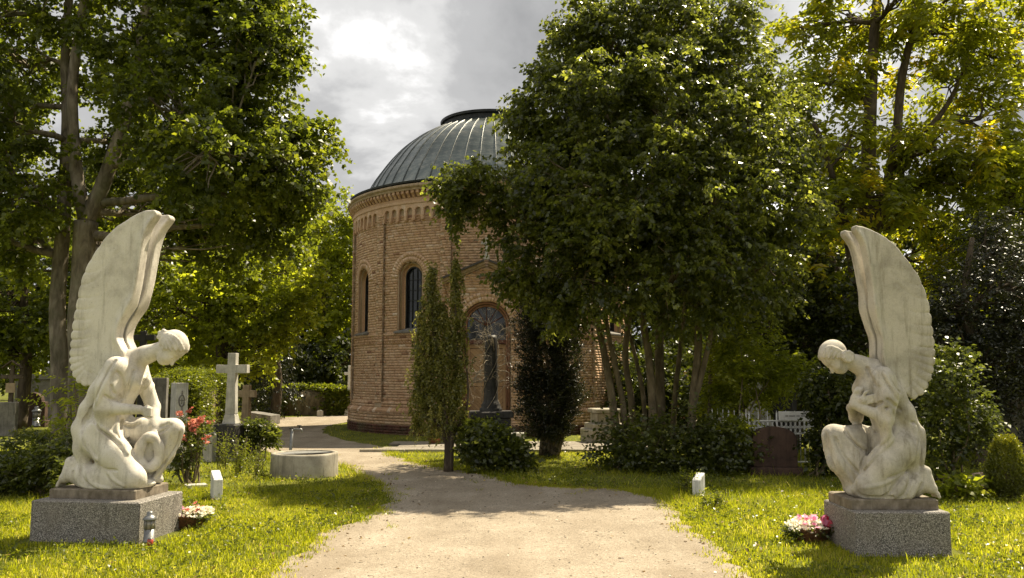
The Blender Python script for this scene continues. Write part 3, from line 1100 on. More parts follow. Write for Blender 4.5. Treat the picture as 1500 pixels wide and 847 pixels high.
def portal():
    root = empty('portal', (0, -5.05, 0), 0, 1.0, CH)
    HWP, ZE, ZA = 1.02, 4.20, 4.64
    OW, ZS = 0.66, 3.02
    lim = lambda z: HWP if z < ZE else max(0.0, HWP * (ZA - z) / (ZA - ZE))
    mp = plane_map((0, 0, 0), (1, 0, 0), (0, -1, 0))

    def hole(z):
        r = OW + 0.02
        if z < ZS: return (-r, r)
        if z < ZS + r:
            w = math.sqrt(r * r - (z - ZS) ** 2)
            return (-w, w)
        return None
    bk = Bricks()
    courses(bk, mp, -HWP, HWP, 0.28, ZA - 0.05, hole, limit=lim)
    body = MB()
    # mortar front with an arched opening: strips either side and over the arch
    n = 16
    arc = [(-OW * math.cos(math.pi * k / n), ZS + OW * math.sin(math.pi * k / n)) for k in range(n + 1)]
    left = [(-HWP, -0.1), (-OW, -0.1)] + arc[:n // 2 + 1] + [(0, ZA), (-HWP, ZE)]
    right = [(OW, -0.1), (HWP, -0.1), (HWP, ZE), (0, ZA)] + arc[n // 2:]
    for poly in (left, right):
        body.prism(poly, 0.0, 0.5)
    for s in (-1, 1):
        body.box((s * (HWP - 0.10), 0.75, ZE / 2 - 0.05), (0.2, 0.5, ZE), 0)
    wl_ = body.build('wall', M['mortar'], root)
    bk.build('brickwork', M['brick'], wl_)
    for s in (-1, 1):
        bs = Bricks()
        courses(bs, plane_map((s * HWP, 0.45, 0), (0, 1 if s > 0 else -1, 0), (s, 0, 0)), -0.45, 0.5, 0.28, ZE, None)
        bs.build('brickwork', M['brick'], wl_)
    # arch ring, two orders
    bk = Bricks(); n = 25
    for ra, rb in ((OW + 0.005, OW + 0.125), (OW + 0.135, OW + 0.25)):
        for i in range(n):
            t0 = math.pi * (i + 0.05) / n; t1 = math.pi * (i + 0.95) / n
            P4 = [(-ra * math.cos(t0), ZS + ra * math.sin(t0)), (-ra * math.cos(t1), ZS + ra * math.sin(t1)),
                  (-rb * math.cos(t1), ZS + rb * math.sin(t1)), (-rb * math.cos(t0), ZS + rb * math.sin(t0))]
            bk.wedge(mp, P4[::-1], 0.024, random.uniform(0.5, 0.98))
    bk.build('arch_bricks', M['brick'], root)
    # reddish moulded jambs
    A = lambda w: arch_line(w, 0.28, ZS, 20)
    mb = MB()
    loft(mb, mp, [(A(OW), -0.012), (A(OW), 0.10), (A(OW - 0.07), 0.10), (A(OW - 0.07), 0.2), (A(OW - 0.13), 0.2), (A(OW - 0.13), 0.34)])
    mb.build('jamb', M['jamb_stone'], root)
    for w_, d_ in ((OW - 0.035, 0.08), (OW - 0.10, 0.18)):
        pts = [tuple(mp(np.array([x]), np.array([z]), np.array([d_]))[0]) for x, z in A(w_)]
        mb = MB(); mb.tube(pts, 0.03, 8); mb.build('roll_moulding', M['jamb_stone'], root)
    # tympanum and transom
    ty = MB()
    tz = 2.62
    fill_arch(ty, mp, OW - 0.12, tz, ZS, 0.30, 20)
    ty.build('tympanum', M['window_glass'], root)
    tb = MB()
    for k in range(1, 6):
        t = math.pi * k / 6
        tb.tube([(0, 0.29, ZS), (-(OW - 0.13) * math.cos(t), 0.29, ZS + (OW - 0.13) * math.sin(t))], 0.016, 6)
    tb.build('fan_bars', M['red_wood'], root)
    mb = MB(); mb.box((0, 0.25, tz - 0.04), (2 * (OW - 0.13), 0.12, 0.10)); mb.build('transom', M['red_wood'], root)
    # two door leaves of diagonal boards
    for s in (-1, 1):
        leaf = MB()
        w = OW - 0.135
        leaf.box((s * w / 2, 0.31, 0.3 + (tz - 0.4) / 2), (w, 0.03, tz - 0.42))
        lo = leaf.build('door_leaf', M['red_wood'], root)
        rails = MB()
        for xx in (0.035, w - 0.035): rails.box((s * xx, 0.285, 0.3 + (tz - 0.4) / 2), (0.07, 0.05, tz - 0.42))
        for zz in (0.36, 1.42, tz - 0.16): rails.box((s * w / 2, 0.2835, zz), (w - 0.142, 0.045, 0.1))
        rails.build('door_frame', M['oak'], lo)
        # chevron planks clipped to the panel
        x0, x1 = 0.075, w - 0.075
        for za, zb in ((0.415, 1.365), (1.475, tz - 0.215)):
            stp = 0.105
            c = za - (x1 - x0)
            while c < zb:
                # board between lines z = c + x' and z = c + stp + x' (rising outwards)
                poly = []
                for xx, o in ((x0, c), (x1, c + (x1 - x0)), (x1, c + stp + (x1 - x0)), (x0, c + stp)):
                    poly.append((xx, o))
                poly = clip_z(poly, za, zb)
                if len(poly) >= 3:
                    m2 = MB()
                    pp = [(s * p[0], p[1]) for p in poly]
                    cx = sum(p[0] for p in pp) / len(pp); cz = sum(p[1] for p in pp) / len(pp)
                    pp = [(cx + (p[0] - cx) * 0.98, cz + (p[1] - cz) * 0.92) for p in pp]
                    m2.prism(pp, 0.277, 0.296, random.random())
                    m2.build('plank', M['oak'], lo)
                c += stp
        hd = MB(); hd.tube([(s * 0.05, 0.25, 1.25), (s * 0.05, 0.22, 1.25), (s * 0.05, 0.22, 1.42), (s * 0.05, 0.25, 1.42)], 0.012, 6)
        hd.build('door_handle', M['dark_metal'], lo)
    # step, plinth blocks
    st = MB(); st.bevbox((0, -0.12, 0.08), (1.9, 0.5, 0.16), 0.02); st.build('door_step', M['grey_stone'], root)
    st = MB(); st.bevbox((0, 0.08, 0.20), (1.3, 0.5, 0.08), 0.01); st.build('door_step', M['grey_stone'], root)
    for s in (-1, 1):
        pb = MB(); pb.bevbox((s * 0.87, 0.2, 0.14), (0.36, 0.5, 0.3), 0.02); pb.build('plinth_block', M['base_brick'], root)
    # gable roof
    sl = math.atan2(ZA - ZE, HWP)
    for s in (-1, 1):
        L = (HWP + 0.16) / math.cos(sl)
        rot = Matrix.Rotation(s * sl, 3, 'Y')
        mid = Vector((s * (HWP + 0.16) / 2, 0.38, ZA - (HWP + 0.16) / 2 * math.tan(sl)))
        nrm = rot @ Vector((0, 0, 1))
        rm = MB(); rm.box(mid + nrm * 0.17, (L, 1.1, 0.05), M=rot); rm.build('roof', M['slate'], root)
        rk = MB(); rk.box(mid + nrm * 0.105 + Vector((0, -0.36, 0)), (L, 0.24, 0.075), M=rot, a=0.6)
        rk.box(mid + nrm * 0.04 + Vector((0, -0.36, 0)), (L - 0.05, 0.14, 0.05), M=rot, a=0.9)
        rk.build('raking_cornice', M['sandstone'], root)
    cr = MB()
    cr.box((0, -0.05, ZA + 0.24), (0.16, 0.16, 0.12)); cr.box((0, -0.05, ZA + 0.55), (0.075, 0.07, 0.5)); cr.box((0, -0.05, ZA + 0.64), (0.30, 0.066, 0.075))
    cr.build('gable_cross', M['pale_stone'], root)


def clip_z(poly, za, zb):
    def cut(pl, z, keep_above):
        out = []
        for i in range(len(pl)):
            p, q = pl[i], pl[(i + 1) % len(pl)]
            ip = (p[1] >= z) == keep_above or p[1] == z
            iq = (q[1] >= z) == keep_above or q[1] == z
            if ip: out.append(p)
            if ip != iq:
                t = (z - p[1]) / (q[1] - p[1])
                out.append((p[0] + (q[0] - p[0]) * t, z))
        return out
    pl = cut(poly, za, True)
    if len(pl) >= 3: pl = cut(pl, zb, False)
    return pl


DOME = [(4.36, 7.19), (4.27, 7.27), (4.16, 7.42), (4.0, 7.74), (3.84, 8.0), (3.66, 8.26), (3.45, 8.55), (3.24, 8.80), (2.98, 9.06), (2.70, 9.29), (2.39, 9.51), (2.05, 9.70), (1.75, 9.85), (1.56, 9.95)]


def dome():
    root = empty('dome', (0, 0, 0), 0, 1.0, CH)
    n = 52
    da = 2 * math.pi / n
    prof = spline([p for p in DOME[1:]], 2)
    meshes = []
    for variant in range(5):
        vs, fs, va = [], [], []
        cols = 3
        vv = random.uniform(0, 1)
        for i, (r, z) in enumerate(prof):
            for k in range(cols + 1):
                t = -da / 2 + da * k / cols
                rr = r + 0.006 * math.sin(math.pi * k / cols) * random.uniform(-1.0, 1.0)
                vs.append((rr * math.sin(t), -rr * math.cos(t), z))
        m = cols + 1
        for i in range(len(prof) - 1):
            for k in range(cols):
                fs.append((i * m + k, i * m + k + 1, (i + 1) * m + k + 1, (i + 1) * m + k))
        me = mesh_np('dome_panel', vs, fs, M['dome_metal'], True, {'var': [vv] * len(vs)})
        meshes.append(me)
    sv = MB()
    t = da / 2
    pts = [(r * math.sin(t), -r * math.cos(t), z) for r, z in prof]
    # standing seam: narrow upright strip
    vs, fs = [], []
    for (r, z), nxt in zip(prof, prof[1:] + [prof[-1]]):
        dr, dz = nxt[0] - r, nxt[1] - z
        L = math.hypot(dr, dz) or 1
        nr, nz = (dz / L, -dr / L) if L > 1e-6 else (0.2, 1)
        if nxt == prof[-1] and (r, z) == prof[-1]: nr, nz = 0.4, 0.9
        for hgt, w in ((-0.01, 0.012), (0.022, 0.010), (0.022, -0.010), (-0.01, -0.012)):
            rr, zz = r + nr * hgt, z + nz * hgt
            vs.append((rr * math.sin(t) + w * math.cos(t), -rr * math.cos(t) + w * math.sin(t), zz))
    for i in range(len(prof) - 1):
        for k in range(3):
            fs.append((i * 4 + k, i * 4 + k + 1, i * 4 + 5 + k, i * 4 + 4 + k))
    sme = mesh_np('seam', vs, fs, M['seam_metal'])
    for k in range(n):
        p = link('panel', meshes[random.randrange(5)], root, (0, 0, 0), (0, 0, k * da))
        link('seam', sme, p)
    mb = MB()
    ring(mb, [(RW + 0.15, 7.191), (RW + 0.235, 7.195), (RW + 0.245, 7.25), (RW + 0.12, 7.262), (RW - 0.15, 7.33), (RW - 0.32, 7.33), (RW - 0.32, 7.191)], 104)
    mb.build('gutter', M['dark_metal'], CH)
    mb = MB()
    mb.lathe([(1.50, 9.9), (1.63, 9.9), (1.64, 10.04), (1.72, 10.06), (1.73, 10.14), (1.62, 10.17), (1.2, 10.26), (0.0, 10.36)], 64, smooth=False)
    mb.build('crown_ring', M['dark_metal'], root)


chapel_wall(); plinth(); string_course(); arch_frieze(); cornice()
for k_ in (1, 2, 3, 9, 10, 11):
    window(k_ * math.pi / 6)
for k_ in (4, 5, 7, 8):
    window(k_ * math.pi / 6)
portal()
dome()
# ---------------------------------------------------------------- the two kneeling angels (sculpted as distance fields)
class Sculpt:
    def __init__(self, lo, hi, h):
        self.h = h
        self.lo = np.array(lo, float)
        self.n = [int(math.ceil((b - a) / h)) + 1 for a, b in zip(lo, hi)]
        self.ax = [(lo[i] + h * np.arange(self.n[i])).astype(np.float32) for i in range(3)]
        self.f = np.full(self.n, 0.25, np.float32)

    def box(self, lo, hi):
        s = []
        for i in range(3):
            a = int(math.floor((lo[i] - self.lo[i]) / self.h)); b = int(math.ceil((hi[i] - self.lo[i]) / self.h)) + 1
            a = min(max(a, 0), self.n[i]); b = min(max(b, 0), self.n[i])
            s.append(slice(a, b))
        g = (self.ax[0][s[0]][:, None, None], self.ax[1][s[1]][None, :, None], self.ax[2][s[2]][None, None, :])
        return tuple(s), g

    def comb(self, s, b, k, op='add'):
        a = self.f[s]
        if op == 'add':
            if k <= 0: self.f[s] = np.minimum(a, b); return
            t = np.clip(0.5 + 0.5 * (b - a) / k, 0, 1)
            self.f[s] = b + (a - b) * t - k * t * (1 - t)
        else:
            b = -b
            t = np.clip(0.5 - 0.5 * (b - a) / k, 0, 1)
            self.f[s] = b + (a - b) * t + k * t * (1 - t)

    def cone(self, p, q, r1, r2, k=0.03, op='add'):
        p, q = np.array(p, float), np.array(q, float)
        m = max(r1, r2) + k + 2 * self.h
        s, (X, Y, Z) = self.box(np.minimum(p, q) - m, np.maximum(p, q) + m)
        if 0 in self.f[s].shape: return
        d = q - p
        L = float(d @ d) or 1e-9
        x, y, z = X - p[0], Y - p[1], Z - p[2]
        t = np.clip((x * d[0] + y * d[1] + z * d[2]) / L, 0, 1)
        dist = np.sqrt((x - t * d[0]) ** 2 + (y - t * d[1]) ** 2 + (z - t * d[2]) ** 2) - (r1 + (r2 - r1) * t)
        self.comb(s, dist.astype(np.float32), k, op)

    def blur(self, n):
        f = np.clip(self.f, -0.08, 0.08)
        for _ in range(n):
            for ax in range(3):
                p = np.concatenate([np.take(f, [0], ax), f, np.take(f, [-1], ax)], ax)
                m = f.shape[ax]
                sl = lambda a: tuple(slice(a, a + m) if i == ax else slice(None) for i in range(3))
                f = 0.25 * p[sl(0)] + 0.5 * p[sl(1)] + 0.25 * p[sl(2)]
        self.f = f.astype(np.float32)

    def chain(self, pts, rad, k=0.03, op='add'):
        if not hasattr(rad, '__len__'): rad = [rad] * len(pts)
        for i in range(len(pts) - 1):
            self.cone(pts[i], pts[i + 1], rad[i], rad[i + 1], k, op)

    def ell(self, c, r, k=0.04, axes=None, op='add', cut=None):
        c = np.array(c, float); r = np.array(r, float)
        m = r.max() + k + 2 * self.h
        s, (X, Y, Z) = self.box(c - m, c + m)
        if 0 in self.f[s].shape: return
        x, y, z = X - c[0], Y - c[1], Z - c[2]
        if axes is not None:
            A = [np.array(a, float) / np.linalg.norm(a) for a in axes]
            x, y, z = (x * A[0][0] + y * A[0][1] + z * A[0][2]), (x * A[1][0] + y * A[1][1] + z * A[1][2]), (x * A[2][0] + y * A[2][1] + z * A[2][2])
        k0 = np.sqrt((x / r[0]) ** 2 + (y / r[1]) ** 2 + (z / r[2]) ** 2)
        k1 = np.sqrt((x / r[0] ** 2) ** 2 + (y / r[1] ** 2) ** 2 + (z / r[2] ** 2) ** 2) + 1e-6
        d = k0 * (k0 - 1) / k1
        if cut is not None:
            n, off = np.array(cut[0], float), cut[1]
            n /= np.linalg.norm(n)
            d = np.maximum(d, -(((X - c[0]) * n[0] + (Y - c[1]) * n[1] + (Z - c[2]) * n[2]) - off))
        self.comb(s, d.astype(np.float32), k, op)

    def cast(self, o, d, tmax=1.6):
        """first surface point along the ray"""
        o, d = np.array(o, float), np.array(d, float)
        d /= np.linalg.norm(d)
        t = np.arange(0, tmax, self.h * 0.6)
        P = o[None] + t[:, None] * d[None]
        I = np.rint((P - self.lo) / self.h).astype(int)
        ok = np.all((I >= 0) & (I < np.array(self.n)), 1)
        v = np.full(len(t), 1.0)
        v[ok] = self.f[I[ok, 0], I[ok, 1], I[ok, 2]]
        hit = np.nonzero(v < 0)[0]
        return P[hit[0]] if len(hit) else None

    def mesh(self):
        f = self.f; h = self.h
        n0, n1, n2 = f.shape
        ins = f < 0
        c = np.zeros((n0 - 1, n1 - 1, n2 - 1), np.int8)
        for i in (0, 1):
            for j in (0, 1):
                for k in (0, 1):
                    c += ins[i:n0 - 1 + i, j:n1 - 1 + j, k:n2 - 1 + k]
        act = (c > 0) & (c < 8)
        idx = np.argwhere(act)
        vid = np.full(act.shape, -1, np.int32)
        vid[act] = np.arange(len(idx))
        acc = np.zeros((len(idx), 3)); cnt = np.zeros(len(idx))
        corners = [(0, 0, 0), (1, 0, 0), (0, 1, 0), (1, 1, 0), (0, 0, 1), (1, 0, 1), (0, 1, 1), (1, 1, 1)]
        vals = [f[idx[:, 0] + a, idx[:, 1] + b, idx[:, 2] + cc] for a, b, cc in corners]
        for a in range(8):
            for b in range(a + 1, 8):
                df = [abs(corners[a][q] - corners[b][q]) for q in range(3)]
                if sum(df) != 1: continue
                va, vb = vals[a], vals[b]
                m = (va < 0) != (vb < 0)
                t = np.where(m, va / np.where(m, va - vb, 1), 0)
                for q in range(3):
                    acc[:, q] += np.where(m, corners[a][q] + t * (corners[b][q] - corners[a][q]), 0)
                cnt += m
        V = self.lo + h * (idx + acc / cnt[:, None])
        Fs = []
        for ax in range(3):
            sl0 = [slice(None)] * 3; sl1 = [slice(None)] * 3
            sl0[ax] = slice(0, -1); sl1[ax] = slice(1, None)
            A, B = ins[tuple(sl0)], ins[tuple(sl1)]
            e = np.argwhere(A != B)
            u, w = [(1, 2), (2, 0), (0, 1)][ax]
            ok = (e[:, u] > 0) & (e[:, w] > 0) & (e[:, u] < f.shape[u] - 1) & (e[:, w] < f.shape[w] - 1)
            e = e[ok]
            flip = ~A[tuple(e.T)]

            def vv(du, dw):
                q = e.copy(); q[:, u] += du; q[:, w] += dw
                return vid[q[:, 0], q[:, 1], q[:, 2]]
            quad = np.stack([vv(-1, -1), vv(0, -1), vv(0, 0), vv(-1, 0)], 1)
            quad[flip] = quad[flip][:, ::-1]
            Fs.append(quad)
        F = np.concatenate(Fs)
        F = F[(F >= 0).all(1)]
        return V, F


def smooth_mesh(V, F, it=1, lam=0.5):
    """a little relaxing so that the voxel steps go"""
    a = np.concatenate([F[:, [0, 1]], F[:, [1, 2]], F[:, [2, 3]], F[:, [3, 0]]])
    for _ in range(it):
        acc = np.zeros_like(V); cnt = np.zeros(len(V))
        for i, j in ((0, 1), (1, 0)):
            for q in range(3):
                acc[:, q] += np.bincount(a[:, i], V[a[:, j], q], len(V))
            cnt += np.bincount(a[:, i], minlength=len(V))
        V = V + lam * (acc / np.maximum(cnt, 1)[:, None] - V)
    return V


class View:
    """the direction a statue is carved from: sketch coordinates -> statue space"""

    def __init__(self, ox, oy, s, a, mirror):
        self.ox, self.oy, self.s, self.a, self.m = ox, oy, s, R(a), -1 if mirror else 1

    def pt(self, px, py, y):
        sx = self.m * (px - self.ox) / self.s
        return np.array([(sx - y * math.sin(self.a)) / math.cos(self.a), y, (self.oy - py) / self.s])

    def ray(self, px, py):
        sx = self.m * (px - self.ox) / self.s
        d = np.array([-math.sin(self.a), math.cos(self.a), 0.0])
        rgt = np.array([math.cos(self.a), math.sin(self.a), 0.0])
        return rgt * sx - d * 0.8 + np.array([0, 0, (self.oy - py) / self.s]), d


def strokes(S, V, items, crop):
    """cloth folds: lines sketched on the near side, raised (+) or cut (-) where they meet the surface"""
    (cx, cy), sc = crop
    jobs = []
    for pts, r, sign in items:
        line = spline([(cx + p[0] / sc, cy + p[1] / sc) for p in pts], 8)
        P = []
        for px, py in line:
            o, d = V.ray(px, py)
            q = S.cast(o, d)
            if q is not None: P.append(q + d * (0.45 * r if sign > 0 else 0.35 * r))
        if len(P) < 3: continue
        P = np.array(P)
        brk = np.linalg.norm(np.diff(P, axis=0), axis=1) > 0.04
        segs = np.split(P, np.nonzero(brk)[0] + 1)
        for g in segs:
            if len(g) < 3: continue
            for _ in range(3): g[1:-1] = 0.25 * g[:-2] + 0.5 * g[1:-1] + 0.25 * g[2:]
            jobs.append((g, r, sign))
    for g, r, sign in jobs:
        n = len(g)
        rad = [r * min(1.0, 0.35 + 1.6 * math.sin(math.pi * (i + 0.5) / n)) for i in range(n)]
        S.chain(list(g), [q * (1.0 if sign > 0 else 1.25) for q in rad], 0.018 if sign > 0 else 0.010, 'add' if sign > 0 else 'sub')


def head(S, C, f, u, H, bun, braid=False):
    C, f, u = np.array(C, float), np.array(f, float), np.array(u, float)
    f /= np.linalg.norm(f); u -= f * (u @ f); u /= np.linalg.norm(u)
    sd = np.cross(u, f)
    ax = [f, sd, u]
    at = lambda a, b, c: C + (f * a + sd * b + u * c) * H
    S.ell(at(-0.06, 0, 0.10), (0.42 * H, 0.32 * H, 0.40 * H), 0.015, ax)          # skull
    S.ell(at(0.12, 0, -0.16), (0.27 * H, 0.25 * H, 0.34 * H), 0.03, ax)           # face
    S.ell(at(0.19, 0, -0.40), (0.13 * H, 0.15 * H, 0.11 * H), 0.03, ax)           # chin
    S.cone(at(0.33, 0, 0.00), at(0.43, 0, -0.17), 0.028 * H, 0.05 * H, 0.012)     # nose
    S.ell(at(0.345, 0, -0.29), (0.05 * H, 0.10 * H, 0.025 * H), 0.008, ax)        # lips
    S.ell(at(0.335, 0, -0.335), (0.05 * H, 0.085 * H, 0.024 * H), 0.008, ax)
    for s in (-1, 1):
        S.ell(at(0.36, s * 0.14, 0.0), (0.07 * H, 0.085 * H, 0.05 * H), 0.02, ax, 'sub')   # eye sockets
        S.ell(at(0.29, s * 0.135, -0.01), (0.06 * H, 0.07 * H, 0.045 * H), 0.006, ax)
        S.ell(at(0.22, s * 0.17, -0.16), (0.12 * H, 0.08 * H, 0.1 * H), 0.03, ax)          # cheeks
        S.ell(at(-0.02, s * 0.275, -0.07), (0.07 * H, 0.03 * H, 0.1 * H), 0.008, ax)       # ears
    hd = u * 0.62 - f * 0.72
    S.ell(at(-0.07, 0, 0.105), (0.455 * H, 0.355 * H, 0.43 * H), 0.008, ax, cut=(hd, -0.10 * H))
    # strands of hair drawn back to the knot
    b0 = at(*bun)
    for s in (-1, 1):
        for i in range(6):
            t = i / 5
            p0 = at(0.26 - 0.24 * t, s * (0.10 + 0.24 * t), 0.36 - 0.42 * t)
            p2 = b0 + sd * s * 0.05 * H
            mid = at(-0.12 - 0.05 * t, s * (0.27 + 0.09 * t), 0.38 - 0.45 * t)
            L = spline([p0, mid, p2], 6)
            g = []
            for p in L:      # push onto the skull
                p = np.array(p); d = p - at(-0.07, 0, 0.105)
                e = np.array([d @ f / 0.455, d @ sd / 0.355, d @ u / 0.43]) / H
                g.append(at(-0.07, 0, 0.105) + d / max(np.linalg.norm(e), 0.3) * 0.995)
            S.chain(g, [0.022 * H * (1 + 0.3 * ((j + i) % 2)) for j in range(len(g))], 0.01)
    S.ell(b0, (0.18 * H, 0.16 * H, 0.18 * H), 0.012, ax)
    for i in range(9 if braid else 7):
        t = 2 * math.pi * i / (9 if braid else 7)
        q = b0 + (f * math.cos(t) + u * math.sin(t)) * 0.14 * H - sd * (0.09 * H if braid else 0.07 * H)
        S.ell(q, (0.07 * H,) * 3, 0.004)
    return at


def hand(S, wrist, palm, tips, k=0.012, r=0.0125):
    wrist, palm = np.array(wrist, float), np.array(palm, float)
    S.cone(wrist, palm, 0.032, 0.036, 0.02)
    for base, mid, tip in tips:
        S.chain([palm * 0.45 + np.array(base) * 0.55, base, mid, tip], [r * 1.15, r * 1.1, r, r * 0.85], 0.007)


def angel_body(kind):
    left = kind == 'wreath'
    S = Sculpt((-0.62, -0.46, -0.015), (0.93, 0.46, 1.74), 0.0094)
    if left:
        V = View(175, 708, 133.3, 32, False)
        nb, sh, el_n = (0.15, 0, 1.35), (0.11, 0.215, 1.27), (0.035, -0.30, 0.84)
        wr_n, el_f, wr_f = (0.41, -0.23, 0.825), (0.28, 0.27, 0.83), (0.41, 0.09, 0.62)
        pel, kn, kr, an, ar = (-0.13, 0, 0.55), (0.36, -0.19, 0.115), (0.56, 0.20, 0.595), (-0.35, -0.17, 0.13), (0.30, 0.22, 0.07)
        chest, belly = (0.12, 0, 1.15), (0.0, 0, 0.86)
        C, fdir, udir, H = (0.625, -0.01, 1.475), (0.45, -0.10, -0.88), (0.88, 0, 0.46), 0.37
        heel, ball = (-0.385, -0.17, 0.265), (-0.435, -0.17, 0.095)
    else:
        V = View(1300, 721, 144.5, 24, True)
        nb, sh, el_n = (0.17, 0, 1.245), (0.15, 0.195, 1.165), (0.17, -0.275, 0.765)
        wr_n, el_f, wr_f = (0.44, -0.17, 0.90), (0.27, 0.21, 0.76), (0.40, 0.0, 0.86)
        pel, kn, kr, an, ar = (-0.04, 0, 0.50), (0.35, -0.18, 0.11), (0.53, 0.16, 0.575), (-0.20, -0.17, 0.12), (0.34, 0.18, 0.07)
        chest, belly = (0.15, 0, 1.06), (0.06, 0, 0.80)
        C, fdir, udir, H = (0.555, -0.02, 1.365), (0.55, -0.12, -0.83), (0.83, 0, 0.55), 0.325
        heel, ball = (-0.235, -0.17, 0.25), (-0.28, -0.17, 0.09)
    sc = 1.0 if left else 0.92
    A = np.array
    # trunk
    lean = [(0.95, 0, -0.3), (0, 1, 0), (0.3, 0, 0.95)]
    S.ell(chest, (0.185 * sc, 0.215 * sc, 0.25 * sc), 0.05, lean)
    for s in (-1, 1):
        S.ell(A(chest) + A((0.13, s * 0.095, -0.02)) * sc, (0.085 * sc, 0.085 * sc, 0.085 * sc), 0.06)
    S.ell(belly, (0.165 * sc, 0.175 * sc, 0.25 * sc), 0.08, lean)
    S.ell(pel, (0.25 * sc, 0.245 * sc, 0.22 * sc), 0.10)
    S.cone((sh[0], -sh[1], sh[2]), (sh[0], sh[1], sh[2]), 0.095 * sc, 0.095 * sc, 0.06)
    S.cone(A(nb) + A((-0.07, 0, -0.06)), nb, 0.13 * sc, 0.09 * sc, 0.07)
    hb = A(C) - A(fdir) / np.linalg.norm(fdir) * 0.16 * H - A(udir) * 0.30 * H
    S.chain([A(nb) + A((-0.02, 0, 0)), 0.5 * (A(nb) + hb) + A((0, 0, -0.005)), hb + A((0, 0, -0.01))], [0.118 * sc, 0.092 * sc, 0.09 * sc], 0.06)
    # legs under the robe
    for s, hip_z in ((-1, 0.0), (1, 0.0)):
        hip = A(pel) + A((0.03, s * 0.13, -0.03))
        if s < 0:
            S.chain([hip, 0.5 * (hip + A(kn)) + A((-0.01, -0.02, 0.03)), kn], [0.2 * sc, 0.17 * sc, 0.115 * sc], 0.05)
            S.chain([kn, 0.45 * A(kn) + 0.55 * A(an), an], [0.115 * sc, 0.125 * sc, 0.082 * sc], 0.05)
        else:
            S.chain([hip, 0.5 * (hip + A(kr)) + A((0, 0, 0.02)), kr], [0.18 * sc, 0.145 * sc, 0.115 * sc], 0.05)
            S.chain([kr, 0.5 * (A(kr) + A(ar)) + A((0.03, 0, 0.0)), ar], [0.115 * sc, 0.11 * sc, 0.09 * sc], 0.04)
            S.cone(A(ar), A(ar) + A((0.12 if left else 0.06, 0, -0.025)), 0.06, 0.045, 0.03)
    # cloth: hanging from the raised thigh and pooled on the slab
    S.cone(A(kr) + A((-0.22, -0.02, -0.08)), A(ar) + A((-0.20, -0.05, 0.02)), 0.11, 0.10, 0.07)
    if not left:
        S.chain([A(kr) + A((0.0, -0.06, 0.0)), A(kr) + A((-0.02, -0.10, -0.25)), A(ar) + A((0.0, -0.10, -0.01))], [0.10, 0.10, 0.085], 0.06)
        S.chain([A(kr) + A((-0.16, -0.12, 0.0)), A(kr) + A((-0.15, -0.16, -0.25)), A(ar) + A((-0.05, -0.18, -0.01))], [0.09, 0.09, 0.08], 0.06)
    S.ell(A((0.5 * (kn[0] + an[0]) + 0.05, -0.02, 0.035)), (0.44 if left else 0.36, 0.27, 0.075), 0.06)
    # cloak down the back
    if left:
        for y, r in ((-0.15, 0.085), (0.0, 0.10), (0.15, 0.085)):
            S.chain([(-0.02, y, 1.22), (-0.12, y, 1.02), (-0.225, y, 0.82), (-0.30, y, 0.62), (-0.275, y, 0.40), (-0.23, y, 0.24)], [r * 0.9, r, r, r, r * 0.95, r * 0.8], 0.06)
    else:
        for y, r in ((-0.13, 0.08), (0.0, 0.09), (0.13, 0.08)):
            S.chain([(0.07, y, 1.15), (0.0, y, 1.0), (-0.085, y, 0.83), (-0.16, y, 0.62), (-0.165, y, 0.42), (-0.13, y, 0.22)], [r * 0.9, r, r, r, r, r * 0.8], 0.06)
    # upper arms with sleeves
    S.chain([(sh[0], -sh[1], sh[2]), 0.5 * (A((sh[0], -sh[1], sh[2])) + A(el_n)) + A((-0.01, -0.02, 0)), el_n], [0.112 * sc, 0.108 * sc, 0.085 * sc], 0.06)
    S.chain([(sh[0], sh[1], sh[2]), el_f], [0.10 * sc, 0.075 * sc], 0.04)
    if not left:
        # wide sleeve falling from the elbow into the lap
        S.chain([A(el_n) + A((0.02, 0.02, -0.02)), A(el_n) + A((-0.01, 0.03, -0.16)), A(el_n) + A((0.03, 0.05, -0.33))], [0.07, 0.05, 0.035], 0.04)
    else:
        S.chain([A(el_n) + A((0.02, 0.06, 0.0)), A(el_n) + A((-0.02, 0.08, -0.18)), A(el_n) + A((0.0, 0.09, -0.34))], [0.09, 0.09, 0.09], 0.10)
    # smooth the cloth masses into one another
    S.blur(6)
    # folds: g cuts a crease, r raises a ridge
    def g(*pts, w=0.0115): return (list(pts), w, -1)
    def r(*pts, w=0.017): return (list(pts), w, 1)
